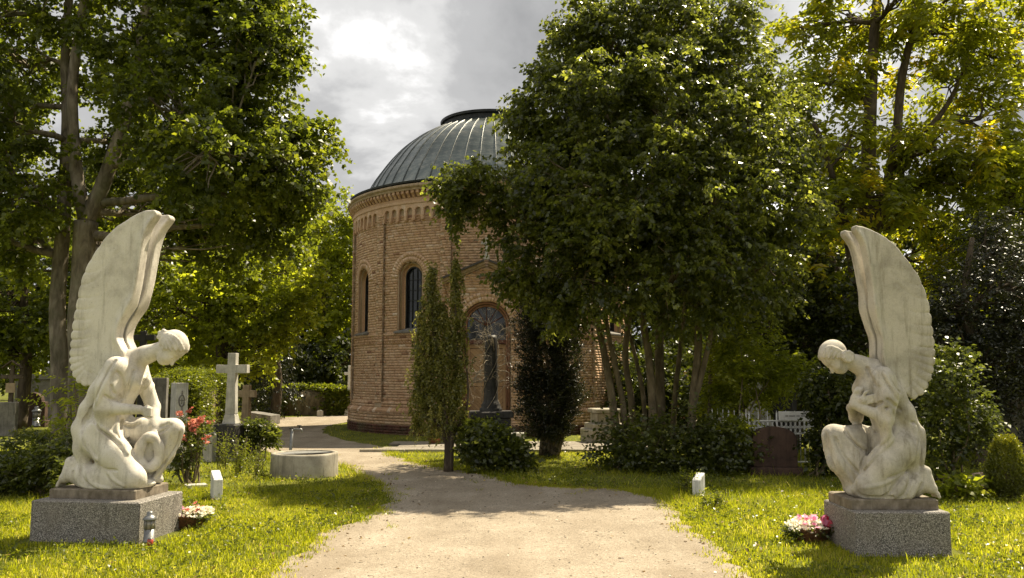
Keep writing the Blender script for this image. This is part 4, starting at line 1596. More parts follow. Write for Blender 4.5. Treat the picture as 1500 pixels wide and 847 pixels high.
    if left:
        G = [
            (((130, 500), 7.06), [
                r((640, 250), (600, 330), (560, 385), w=0.014), r((610, 390), (590, 470), (570, 560), w=0.013), r((525, 420), (512, 490), (480, 570), w=0.013), r((662, 262), (666, 420), (650, 580), w=0.014),
                g((625, 280), (585, 370), (560, 450)), g((560, 400), (545, 470), (520, 560)), g((470, 300), (440, 420), (415, 540)),
                g((200, 545), (270, 592), (345, 607)), g((262, 450), (292, 525), (375, 592)), g((300, 310), (350, 360), (382, 480), (392, 600)),
                g((300, 200), (225, 350), (160, 520), (100, 680), (50, 800), w=0.016), g((118, 690), (122, 760), (140, 830)), r((330, 215), (255, 345), (190, 500), (140, 650), w=0.02)]),
            (((70, 600), 6.51), [
                g((500, 60), (540, 140), (640, 225), (740, 330), (800, 400), w=0.014), g((440, 30), (412, 150), (432, 300), (515, 400), (558, 480), w=0.014),
                r((475, 120), (452, 240), (490, 350), (560, 440), w=0.022), r((560, 130), (650, 205), (750, 300), w=0.016),
                r((710, 40), (690, 130), (678, 240), w=0.017), g((730, 80), (735, 170), (720, 260)), r((758, 110), (800, 215), (768, 330), (800, 395), w=0.017), g((800, 260), (830, 340), (840, 410)),
                g((360, 482), (350, 600), (385, 668), (480, 700)), g((262, 500), (246, 600), (272, 680)), g((412, 520), (432, 610), (500, 668), (600, 690)), g((640, 560), (690, 640), (760, 680)), g((560, 482), (620, 520), (720, 530)),
                r((310, 482), (298, 600), (330, 682), (420, 708)), r((390, 500), (394, 610), (440, 680), (560, 702)), r((470, 535), (500, 628), (580, 680), (690, 695)), r((650, 545), (705, 620), (790, 670), w=0.015)]),
            (((170, 580), 6.05), [
                g((392, 322), (440, 282), (482, 250)), g((385, 275), (430, 255), (455, 240)), g((556, 310), (536, 430), (450, 575), (310, 735), w=0.014), r((572, 270), (552, 410), (470, 560), (345, 728), w=0.016), r((520, 230), (470, 330), (440, 450), w=0.014),
                r((108, 228), (160, 246), (200, 236), (245, 200), w=0.014), g((105, 250), (165, 270), (225, 240)), r((60, 170), (40, 280), (60, 340), w=0.016), g((85, 200), (75, 300), (110, 370))])]
    else:
        G = [
            (((1190, 490), 5.65), [
                g((600, 330), (640, 400), (690, 470)), g((575, 320), (618, 420), (680, 540)), g((600, 520), (640, 560), (690, 610)), g((590, 590), (640, 640), (645, 770)), r((610, 600), (618, 680), (598, 770), w=0.016), g((565, 545), (505, 580)),
                r((588, 320), (630, 410), (690, 505), w=0.015), r((480, 250), (510, 330), (560, 420), w=0.015), g((455, 270), (480, 350), (520, 430))]),
            (((1190, 600), 6.05), [
                g((270, 140), (330, 230), (400, 310), (442, 352), w=0.014), g((208, 230), (260, 370), (340, 480), (395, 542), w=0.013), g((440, 150), (482, 230), (472, 330), (430, 430), (395, 540)), g((430, 130), (470, 178), (552, 184)),
                g((700, 150), (660, 232), (560, 352), (470, 460), (392, 560), w=0.013), g((820, 90), (872, 140), (862, 260), (822, 420), w=0.013), g((885, 160), (897, 280), (872, 480)), g((740, 530), (680, 600), (620, 690), (555, 715)),
                g((800, 520), (780, 620), (720, 722)), g((890, 512), (900, 545), (870, 640), (820, 742)), g((745, 502), (690, 532), (620, 552)), g((372, 600), (382, 680), (440, 712), (600, 716), (760, 702)), g((130, 200), (142, 330), (200, 500), (285, 680)),
                r((160, 170), (190, 300), (242, 450), (330, 600), (352, 690), w=0.018), r((112, 215), (124, 340), (168, 500), (248, 680), w=0.018), r((310, 150), (385, 265), (455, 330), w=0.017), r((690, 60), (702, 160), (640, 262), (540, 372), (440, 485), w=0.019),
                r((640, 60), (642, 170), (600, 252), (505, 360), w=0.017), r((500, 150), (520, 240), (500, 330), w=0.015), r((770, 530), (735, 620), (670, 712)), r((848, 530), (838, 622), (775, 732)), r((930, 510), (940, 600), (900, 732), w=0.018), r((905, 130), (912, 280), (885, 470), w=0.018),
                r((845, 110), (850, 250), (810, 420), w=0.016), r((660, 560), (560, 610), (420, 640), w=0.016)])]
    for crop, items in G:
        strokes(S, V, items, crop)
    # far side gets folds too
    W = View(0, 0, 1.0, 0, False)
    far = []
    rr = random.Random(5)
    for i in range(16):
        x0 = -0.34 + 0.06 * i + rr.uniform(-0.02, 0.02)
        z0 = 0.95 if x0 < 0.15 else 0.6
        P = []
        for j in range(16):
            t = j / 15
            q = S.cast((x0 + 0.10 * t * (1 if i % 2 else 0.4), 0.44, z0 - (z0 - 0.08) * t), (0, -1, 0))
            if q is not None and q[1] > 0.0: P.append(q)
        if len(P) > 6:
            S.chain(P, [0.018 * math.sin(math.pi * (k + 0.6) / (len(P) + 0.2)) + 0.004 for k in range(len(P))], 0.02, 'add' if i % 2 else 'sub')
    # forearms, hands
    if left:
        S.chain([el_n, wr_n], [0.078, 0.048], 0.03)
        w = A(wr_n); p = A((0.475, -0.205, 0.80))
        S.ell(p, (0.052, 0.042, 0.05), 0.02)
        for i in range(4):
            b = p + A((0.035, -0.030 + 0.0, 0.038 - 0.024 * i))
            S.chain([b + A((-0.02, -0.012, 0)), b + A((0.022, 0.0, -0.004)), b + A((0.016, 0.045, -0.012)), b + A((-0.02, 0.05, -0.014))], [0.015, 0.0155, 0.014, 0.012], 0.006)
        S.chain([p + A((-0.03, -0.02, 0.035)), p + A((0.02, -0.015, 0.058)), p + A((0.055, 0.012, 0.04))], [0.017, 0.016, 0.013], 0.008)
        S.chain([el_f, wr_f], [0.072, 0.047], 0.03)
        p = A(wr_f) + A((0.01, -0.045, -0.075))
        S.chain([wr_f, p], [0.04, 0.043], 0.02)
        S.ell(p, (0.042, 0.03, 0.055), 0.02)
        for i in range(4):
            b = p + A((-0.036 + 0.024 * i, -0.012, -0.045))
            L = (0.085, 0.1, 0.105, 0.09)[i]
            S.chain([b, b + A((-0.004, -0.022, -L * 0.45)), b + A((-0.008, -0.010, -L))], [0.0145, 0.0135, 0.0105], 0.006)
        S.chain([p + A((0.04, -0.01, 0.02)), p + A((0.062, -0.025, -0.03)), p + A((0.05, -0.03, -0.075))], [0.017, 0.015, 0.011], 0.008)
        # wreath hanging from the hand against the raised leg
        cw = V.pt(221, 660, -0.02)
        n = 30
        axr = A((math.cos(V.a), math.sin(V.a), 0)); axz = A((0, 0, 1.0)); dep = A((-math.sin(V.a), math.cos(V.a), 0))
        ringp = [cw + axr * 0.098 * math.cos(2 * math.pi * i / n) + axz * 0.165 * math.sin(2 * math.pi * i / n) for i in range(n + 1)]
        S.chain([q + dep * 0.05 for q in ringp], 0.035, 0.01)
        S.ell(cw + dep * 0.075, (0.09, 0.05, 0.15), 0.03, [axr, dep, axz])
        S.chain(ringp, [0.050 + 0.006 * math.sin(5 * 2 * math.pi * i / n) for i in range(n + 1)], 0.012)
    else:
        S.chain([el_n, wr_n], [0.066, 0.042], 0.025)
        S.chain([el_f, wr_f], [0.066, 0.042], 0.025)
        # near hand turned up against the breast
        p = A(wr_n) + A((-0.015, 0.005, 0.065))
        S.chain([wr_n, p], [0.040, 0.040], 0.02)
        for i in range(4):
            b = p + A((0.018 - 0.020 * i, -0.012, 0.030))
            S.chain([b, b + A((-0.018, -0.012, 0.045)), b + A((-0.045, 0.010, 0.075))], [0.0135, 0.013, 0.0105], 0.006)
        # far hand laid over it, fingers towards the near arm
        p = A((0.365, -0.215, 0.945))
        S.chain([wr_f, A((0.42, -0.12, 0.915)), p], [0.042, 0.038, 0.036], 0.02)
        S.ell(p, (0.05, 0.026, 0.042), 0.015)
        for i in range(4):
            b = p + A((-0.035, -0.012, 0.034 - 0.022 * i))
            L = (0.09, 0.10, 0.098, 0.08)[i]
            S.chain([b, b + A((-L * 0.5, -0.016, 0.012)), b + A((-L, -0.006, 0.018))], [0.0135, 0.013, 0.010], 0.005)
        S.chain([p + A((0.0, -0.01, 0.04)), p + A((-0.02, -0.02, 0.075)), p + A((-0.05, -0.015, 0.09))], [0.016, 0.0145, 0.011], 0.007)
    # the bare foot behind
    heel, ball = A(heel), A(ball)
    S.chain([A(an) + A((-0.02, 0, 0.03)), heel + A((0.03, 0, -0.03))], [0.075, 0.06], 0.04)
    S.chain([heel, 0.5 * (heel + ball) + A((0.02, 0, 0)), ball], [0.056, 0.060, 0.052], 0.03)
    S.cone(ball + A((0, -0.03, 0)), ball + A((0, 0.045, 0)), 0.045, 0.038, 0.03)
    for i in range(5):
        y = -0.05 + 0.027 * i
        L = (0.046, 0.05, 0.046, 0.04, 0.034)[i]
        b = ball + A((-0.02, y, -0.02))
        S.chain([b, b + A((-L * 0.45, 0, -0.028)), b + A((-L * 0.8, 0, -0.058))], [0.021 if i == 0 else 0.017, 0.019 if i == 0 else 0.015, 0.017 if i == 0 else 0.013], 0.007)
    # head
    head(S, C, fdir, udir, H, (-0.43, -0.06, -0.04) if left else (-0.13, -0.31, -0.22), braid=not left)
    # cut flat on the slab
    S.f[:, :, :2] = np.maximum(S.f[:, :, :2], 0.004)
    Vv, F_ = S.mesh()
    Vv = smooth_mesh(Vv, F_, 1, 0.35)
    if not left:
        Vv[:, 0] *= -1
        F_ = F_[:, ::-1]
    return Vv, F_


def wing_mesh(kind, far=False):
    left = kind == 'wreath'
    if left:
        V = View(175, 708, 133.3, 32, False)
        tr = [(216, 310), (206, 310), (195, 315), (178, 326), (161, 340), (146, 361), (131, 389), (123, 414), (118, 447), (114, 478), (112, 509), (112, 533), (118, 552), (127, 562), (141, 567)]
        ld = [(165, 556), (182, 535), (186, 520), (181, 508), (176, 495), (179, 477), (192, 450), (199, 423), (203, 390), (207, 357), (213, 336), (223, 319), (221, 312)]
    else:
        V = View(1300, 721, 144.5, 24, True)
        tr = [(1263, 332), (1272, 333), (1286, 340), (1309, 356), (1329, 383), (1344, 409), (1354, 442), (1358, 478), (1360, 518), (1357, 544), (1346, 571), (1332, 586)]
        ld = [(1312, 572), (1296, 548), (1289, 526), (1289, 498), (1284, 478), (1279, 452), (1278, 429), (1274, 390), (1268, 358), (1258, 340), (1258, 333)]
    y0 = -0.10
    T = np.array([V.pt(*p, y0)[[0, 2]] for p in spline(tr, 14)])
    Ld = np.array([V.pt(*p, y0)[[0, 2]] for p in spline(ld, 8)])
    # scalloped feather ends along the trailing edge
    seg = np.linalg.norm(np.diff(T, axis=0), axis=1)
    s = np.concatenate([[0], np.cumsum(seg)])
    Ltot = s[-1]
    tang = np.gradient(T, axis=0); tang /= np.linalg.norm(tang, axis=1)[:, None]
    nor = np.stack([tang[:, 1], -tang[:, 0]], 1)
    ctr = np.mean(np.concatenate([T, Ld]), 0)
    if ((T[len(T) // 2] - ctr) @ nor[len(T) // 2]) < 0: nor = -nor
    notch = [0.14]
    lam = 0.235
    while notch[-1] < Ltot - 0.07:
        f = notch[-1] / Ltot
        notch.append(notch[-1] + (0.23 - 0.145 * min(1, f * 1.25)))
    notch = np.array(notch)
    bulge = np.zeros(len(s))
    for a, b in zip(notch[:-1], notch[1:]):
        m = (s >= a) & (s <= b)
        t = (s[m] - a) / (b - a)
        bulge[m] = 0.020 * (0.25 + 0.75 * min(1.0, (a / Ltot) ** 2 * 2.2)) * np.sin(math.pi * t) ** 0.6
    T2 = T + nor * (bulge - 0.008)[:, None]
    poly = np.concatenate([T2, Ld])
    lo2, hi2 = poly.min(0) - 0.05, poly.max(0) + 0.05
    h = 0.0115
    S = Sculpt((lo2[0], -0.13, lo2[1]), (hi2[0], 0.13, hi2[1]), h)
    X, Z = np.meshgrid(S.ax[0].astype(float), S.ax[2].astype(float), indexing='ij')

    def pdist(line, closed=False):
        P = np.concatenate([line, line[:1]]) if closed else line
        best = np.full(X.shape, 9.0)
        for a, b in zip(P[:-1], P[1:]):
            d = b - a
            L = d @ d or 1e-9
            t = np.clip(((X - a[0]) * d[0] + (Z - a[1]) * d[1]) / L, 0, 1)
            best = np.minimum(best, (X - a[0] - t * d[0]) ** 2 + (Z - a[1] - t * d[1]) ** 2)
        return np.sqrt(best)
    d2 = pdist(poly, True)
    d2 = np.where(in_poly(X, Z, poly), -d2, d2)
    dl = pdist(Ld)
    dt = pdist(T)
    half = 0.022 + 0.045 * np.exp(-(dl / 0.055) ** 2) + 0.012 * np.clip(dt / 0.3, 0, 1)
    # joint of the wing and the covert ridge
    wj = Ld[len(Ld) // 2]
    half += 0.02 * np.exp(-((X - wj[0]) ** 2 + (Z - wj[1]) ** 2) / 0.09 ** 2)
    # feather grooves
    zt = (Z - lo2[1]) / (hi2[1] - lo2[1])
    gr = np.zeros(X.shape)
    for q in notch[1:]:
        i = int(np.argmin(np.abs(s - q)))
        p0 = T[i]; inw = -nor[i]
        f = q / Ltot
        along = -tang[i]                       # towards the tip
        ln = 0.34 - 0.13 * f
        bend = 0.9 - 0.75 * f
        line = [p0 + inw * ln * t + along * (bend * 1.0 * t * t) * ln * (1.6 if f < 0.5 else 0.5) for t in np.linspace(0, 1, 9)]
        d = pdist(np.array(line))
        fade = np.clip(1.0 - dt / (ln * 1.05), 0.0, 1.0) ** 0.6
        gr += 0.016 * min(1.0, 0.15 + 1.5 * f * f) * np.exp(-(d / 0.010) ** 2) * fade
    # each feather end swells slightly
    # long faint barbs down the blade
    for k in range(7):
        off = 0.06 + 0.055 * k
        gr += 0.0035 * np.exp(-((dl - off) / 0.010) ** 2) * np.clip((zt - 0.18) * 4, 0, 1)
    # covert edge parallel to the trailing edge in the lower half
    gr += 0.007 * np.exp(-((dt - 0.15) / 0.012) ** 2) * np.clip((0.62 - zt) * 6, 0, 1)
    half = np.maximum(half - gr * 0.8, 0.012)
    bend_y = -0.06 * np.clip(zt - 0.15, 0, 1) + 0.05 * np.clip(dt, 0, 0.3) * 0.4      # leans outwards towards the tip
    yy = S.ax[1][None, :, None]
    fy = np.abs(yy - bend_y[:, None, :]) - half[:, None, :]
    f2 = d2[:, None, :]
    k = 0.025
    t = np.clip(0.5 - 0.5 * (fy - f2) / k, 0, 1)
    S.f[:] = (fy + (f2 - fy) * t + k * t * (1 - t)).astype(np.float32)
    Vv, F = S.mesh()
    Vv = smooth_mesh(Vv, F, 1, 0.3)
    Vv[:, 1] += -0.095
    if far:
        Vv[:, 1] *= -1; F = F[:, ::-1]
    if not left:
        Vv[:, 0] *= -1; F = F[:, ::-1]
    return Vv, F


def statue(kind, loc, rz, slab, ped, label, plabel):
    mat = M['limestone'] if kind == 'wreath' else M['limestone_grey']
    root = empty('angel_statue', (loc[0], loc[1], 0.5), rz)
    tag(root, label, 'statue', 'angel statues flanking the path')
    V, F = angel_body(kind)
    link('figure', mesh_np('figure', V, F, mat, True), root)
    for far in (False, True):
        V, F = wing_mesh(kind, far)
        link('wing', mesh_np('wing', V, F, mat, True), root)
    mb = MB()
    (x0, x1), (y0, y1) = slab
    mb.bevbox(((x0 + x1) / 2, (y0 + y1) / 2, -0.049), (x1 - x0, y1 - y0, 0.098), 0.012)
    mb.build('base_slab', M['slab_stone'], root)
    (x0, x1), (y0, y1) = ped
    pr = MB()
    pr.bevbox((0, 0, 0.175), (x1 - x0, y1 - y0, 0.45), 0.012)
    c = Matrix.Rotation(rz, 3, 'Z') @ Vector(((x0 + x1) / 2, (y0 + y1) / 2, 0))
    o = pr.build('granite_pedestal', M['granite'], None, (loc[0] + c.x, loc[1] + c.y, 0), (0, 0, rz))
    tag(o, plabel, 'pedestal', 'granite pedestals of the angels')


statue('wreath', (-4.315, 9.38), R(-7.3), ((-0.52, 0.45), (-0.31, 0.36)), ((-0.60, 0.60), (-0.47, 0.40)),
       'kneeling stone angel holding a wreath, on the lawn left of the path',
       'speckled granite block under the angel with the wreath')
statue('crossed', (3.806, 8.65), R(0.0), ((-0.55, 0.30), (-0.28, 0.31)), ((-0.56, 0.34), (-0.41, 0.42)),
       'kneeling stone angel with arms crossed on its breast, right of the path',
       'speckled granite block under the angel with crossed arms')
# ---------------------------------------------------------------- vegetation
def at(px, py, Y):
    """where the sight line of a picture point meets the depth Y"""
    u, v = (px - 750) / 1250.0, (423.5 - py) / 1250.0
    d = (u, math.cos(PITCH) - math.sin(PITCH) * v, math.sin(PITCH) + math.cos(PITCH) * v)
    t = Y / d[1]
    return np.array([d[0] * t, Y, 1.7 + d[2] * t])


def unit(a):
    return a / np.maximum(np.linalg.norm(a, axis=-1, keepdims=True), 1e-9)


def leaves_on_twigs(O, D, L, k, ll, lw, droop=0.35, pair=False, curl=0.15, face_up=0.22, start=0.15, vbase=None, jit=0.18, g=None):
    """O,D,L: twig origins, directions, lengths. k leaves on each. -> V (n*4,3), F, var"""
    g = g or rng
    n = len(O)
    t = np.linspace(start, 1.0, k)[None, :] + g.uniform(-0.5, 0.5, (n, k)) * (0.0 if pair else 1.0 / k)
    P = O[:, None] + D[:, None] * (t * L[:, None])[..., None]
    P[..., 2] -= droop * (t ** 2) * L[:, None] * 0.5
    side = unit(np.cross(D, np.array([0, 0, 1.0]) + 0.01))
    if pair:
        P = np.concatenate([P, P], 1)
        sg = np.concatenate([np.ones((n, k)), -np.ones((n, k))], 1)
    else:
        sg = np.where((np.arange(k)[None] % 2) == 0, 1.0, -1.0) * np.ones((n, 1))
    m = P.shape[1]
    dirs = D[:, None] * (0.55 if not pair else 0.35) + side[:, None] * sg[..., None] * 0.85
    dirs = dirs + g.normal(0, 0.35 if not pair else 0.12, (n, m, 3))
    dirs[..., 2] -= droop
    dirs = unit(dirs)
    up = np.zeros((n, m, 3)); up[..., 2] = face_up
    nr = up + g.normal(0, 0.6, (n, m, 3))
    nr = unit(nr - dirs * (nr * dirs).sum(-1, keepdims=True))
    sd = np.cross(dirs, nr)
    s = g.uniform(0.65, 1.2, (n, m, 1))
    l, w = ll * s, lw * s
    P = P + g.normal(0, jit * ll, P.shape)
    V = np.stack([P, P + dirs * l * 0.42 + sd * w * 0.5 + nr * w * curl, P + dirs * l - nr * l * 0.12, P + dirs * l * 0.42 - sd * w * 0.5 + nr * w * curl], 2)
    V = V.reshape(-1, 4, 3)
    if vbase is None: vb = g.uniform(0.25, 0.75, (n, 1))
    else: vb = np.asarray(vbase).reshape(n, 1)
    var = np.clip(vb + g.normal(0, 0.14, (n, m)), 0, 1).reshape(-1)
    N = len(V)
    F = np.arange(N * 4).reshape(N, 4)
    return V.reshape(-1, 3), F, np.repeat(var, 4)


def clumps_to_leaves(C, outd, tw=6, tl=0.4, k=9, ll=0.1, lw=0.07, spread=0.9, droop=0.35, pair=False, bias=0.6, vb=None, **kw):
    """every clump is a spray of twigs"""
    n = len(C)
    D = outd[:, None] * bias + rng.normal(0, spread, (n, tw, 3)) * np.array([1, 1, 0.7])
    D = unit(D).reshape(-1, 3)
    O = np.repeat(C, tw, 0) + rng.normal(0, tl * 0.18, (n * tw, 3))
    L = tl * rng.uniform(0.6, 1.25, n * tw)
    vbase = rng.uniform(0.15, 0.8, n) if vb is None else vb
    return leaves_on_twigs(O, D, L, k, ll, lw, droop, pair, vbase=np.repeat(vbase, tw) + rng.normal(0, 0.08, n * tw), **kw)


def sample_lobe(c, r, n, inner=0.45):
    d = unit(rng.normal(0, 1, (n, 3)))
    rad = rng.uniform(inner ** 2, 1.0, n) ** 0.5
    return np.array(c) + d * rad[:, None] * np.array(r), d


def leaf_object(name, parts, mat, parent, kind=None):
    V = np.concatenate([p[0] for p in parts])
    off = np.cumsum([0] + [len(p[0]) for p in parts[:-1]])
    F = np.concatenate([p[1] + o for p, o in zip(parts, off)])
    var = np.concatenate([p[2] for p in parts])
    o = link(name, mesh_np(name, V, F, mat, False, {'var': var}), parent)
    if kind: o['kind'] = kind
    return o


def wobble(p, q, n=6, amp=0.08, sag=0.0):
    p, q = np.array(p, float), np.array(q, float)
    L = np.linalg.norm(q - p)
    out = []
    ph = rng.normal(0, 1, (2, 3))
    for i in range(n + 1):
        t = i / n
        w = math.sin(math.pi * t)
        o = (ph[0] * math.sin(2.2 * math.pi * t) + ph[1] * math.sin(math.pi * t)) * amp * L * 0.5
        out.append(p + (q - p) * t + o * w + np.array([0, 0, -sag * L * w]))
    return out


def tree(name, label, base, trunks, lobes, leafmat, ll, lw, tw=6, k=9, tl=0.42, group=None, cat='tree', bark='bark_dark', droop=0.35, pair=False, inner=0.45,
         limbs=True, twig_frac=0.5, spread=0.9, bias=0.6, limb_r=0.05, vfun=None, sides=8, min_anchor=0.8, dens=1.0, **kw):
    """trunks: [(points, radii)], lobes: [(centre, radii, clumps)] all in world space"""
    root = empty(name, base)
    tag(root, label, cat, group)
    b = np.array(base, float)
    mb = MB()
    anchors = []
    for pts, rad in trunks:
        P = spline([tuple(np.array(p, float) - b) for p in pts], 5)
        rr = np.interp(np.linspace(0, 1, len(P)), np.linspace(0, 1, len(rad)), rad)
        mb.tube(P, list(rr), sides + 2)
        anchors += [(np.array(p), r) for p, r in zip(P, rr) if p[2] > min_anchor]
    leaf = []
    for c, r, n in lobes:
        n = max(3, int(n * dens))
        c = np.array(c, float) - b
        C, d = sample_lobe(c, r, n, inner)
        limb = None
        if limbs and anchors:
            best = min(anchors, key=lambda a: np.linalg.norm(a[0] - c) + max(0, a[0][2] - c[2] + 0.3) * 2.5)
            limb = wobble(best[0], c, 7, 0.12)
            r0 = min(best[1] * 0.6, limb_r + 0.02 * np.linalg.norm(best[0] - c))
            mb.tube(limb, list(np.linspace(r0, 0.018, len(limb))), 6)
            for i in range(int(n * twig_frac)):
                q = limb[rng.integers(2, len(limb))]
                br = wobble(q, C[i], 4, 0.15)
                mb.tube(br, list(np.linspace(0.016 + 0.012 * (limb_r / 0.05), 0.005, len(br))), 4, cap=False)
        vb = None if vfun is None else vfun(C + b)
        od = unit(d + np.array([0, 0, 0.25]))
        leaf.append(clumps_to_leaves(C, od, tw, tl, k, ll, lw, spread, droop, pair, bias, vb=vb, **kw))
    if mb.v: mb.build('trunk', M[bark], root)
    leaf_object('crown', leaf, M[leafmat], root)
    return root


def bush(name, label, base, lobes, leafmat, ll, lw, tw=6, k=7, tl=0.25, stems=6, cat='bush', bark='bark_smooth', group=None, **kw):
    base = np.array(base, float)
    trunks = []
    for i in range(stems):
        c, r, n = lobes[i % len(lobes)]
        q = np.array(c) + rng.normal(0, 0.4, 3) * np.array(r) * np.array([1, 1, 0.3])
        p = base + np.array([rng.normal(0, 0.06), rng.normal(0, 0.06), 0])
        trunks.append((wobble(p, q, 4, 0.12), [0.02, 0.008]))
    kw.setdefault('limbs', False)
    return tree(name, label, tuple(base), trunks, lobes, leafmat, ll, lw, tw, k, tl, group, cat, bark, sides=4, **kw)


def LP(px, py, r, Y, n, ry=None, rz=None, dY=0.0):
    """crown lobe seen at a place with a radius in picture points"""
    s = Y / 1250.0
    c = at(px, py, Y + dY)
    return (tuple(c), (r * s, (ry if ry is not None else r) * s, (rz if rz is not None else r) * s), n)


def big_maples():
    Y = 16.0
    # slim left stem
    base = at(92, 600, Y + 0.5); base[2] = 0
    A = [base, at(88, 540, Y + .5), at(84, 450, Y + .5), at(93, 320, Y + .5), at(99, 180, Y + .5), at(96, 70, Y + .5), at(110, -90, Y + .5)]
    lob = [LP(20, 90, 95, Y, 62, dY=1.2), LP(-40, 200, 90, Y, 50), LP(30, 265, 85, Y, 48, dY=-0.5), LP(90, -60, 120, Y, 60), LP(-60, -20, 120, Y, 50), LP(40, 350, 60, Y, 24, dY=1.5), LP(-90, 330, 80, Y, 30), LP(-60, 120, 70, Y, 40, dY=-1.5), LP(0, 180, 90, Y, 50, dY=2.5)]
    tree('maple_tree', 'tall maple with one slim straight trunk, leftmost big tree', tuple(base), [(A, [0.19, 0.155, 0.135, 0.10, 0.06])], lob, 'maple_leaf', 0.105, 0.09, 8, 13, 0.46, 'big trees', droop=0.5, limb_r=0.045, dens=0.9, bark='bark')
    base = at(120, 600, Y); base[2] = 0
    B = [base, at(118, 540, Y), at(115, 470, Y), at(121, 390, Y), at(126, 325, Y)]
    B1 = [at(126, 325, Y), at(112, 250, Y), at(106, 130, Y), at(122, 10, Y), at(135, -90, Y)]
    B2 = [at(126, 325, Y), at(150, 272, Y), at(178, 190, Y), at(200, 105, Y), at(215, 10, Y), at(235, -90, Y)]
    B3 = [at(165, 240, Y), at(210, 232, Y - .3), at(262, 205, Y - .6), at(330, 210, Y - 1.0)]
    lob = [LP(205, 60, 110, Y, 84, dY=0.8), LP(320, 60, 95, Y, 74), LP(385, 70, 50, Y, 36, dY=-0.6), LP(400, 10, 45, Y, 24), LP(270, 160, 95, Y, 74, dY=-0.8), LP(365, 130, 60, Y, 34), LP(420, 240, 68, Y, 60, dY=-0.5), LP(360, 285, 75, Y, 56, dY=0.5), LP(455, 212, 38, Y, 20),
           LP(285, 300, 80, Y, 52, dY=1.3), LP(200, 210, 70, Y, 40, dY=2.0), LP(250, -70, 130, Y, 70), LP(330, 350, 55, Y, 26, dY=1.5), LP(410, 330, 45, Y, 18, dY=0.5), LP(215, 360, 60, Y, 24, dY=2.5), LP(170, 290, 60, Y, 26, dY=2.6), LP(350, -40, 90, Y, 44), LP(300, 230, 70, Y, 40, dY=-1.6)]
    tree('maple_tree', 'tall maple with forked trunk behind the angel with the wreath', tuple(base), [(B, [0.235, 0.20, 0.185, 0.22]), (B1, [0.14, 0.11, 0.09, 0.05]), (B2, [0.16, 0.13, 0.10, 0.06]), (B3, [0.09, 0.06, 0.03])], lob, 'maple_leaf', 0.105, 0.09, 8, 13, 0.46, 'big trees', droop=0.5, limb_r=0.045, dens=0.9, bark='bark')


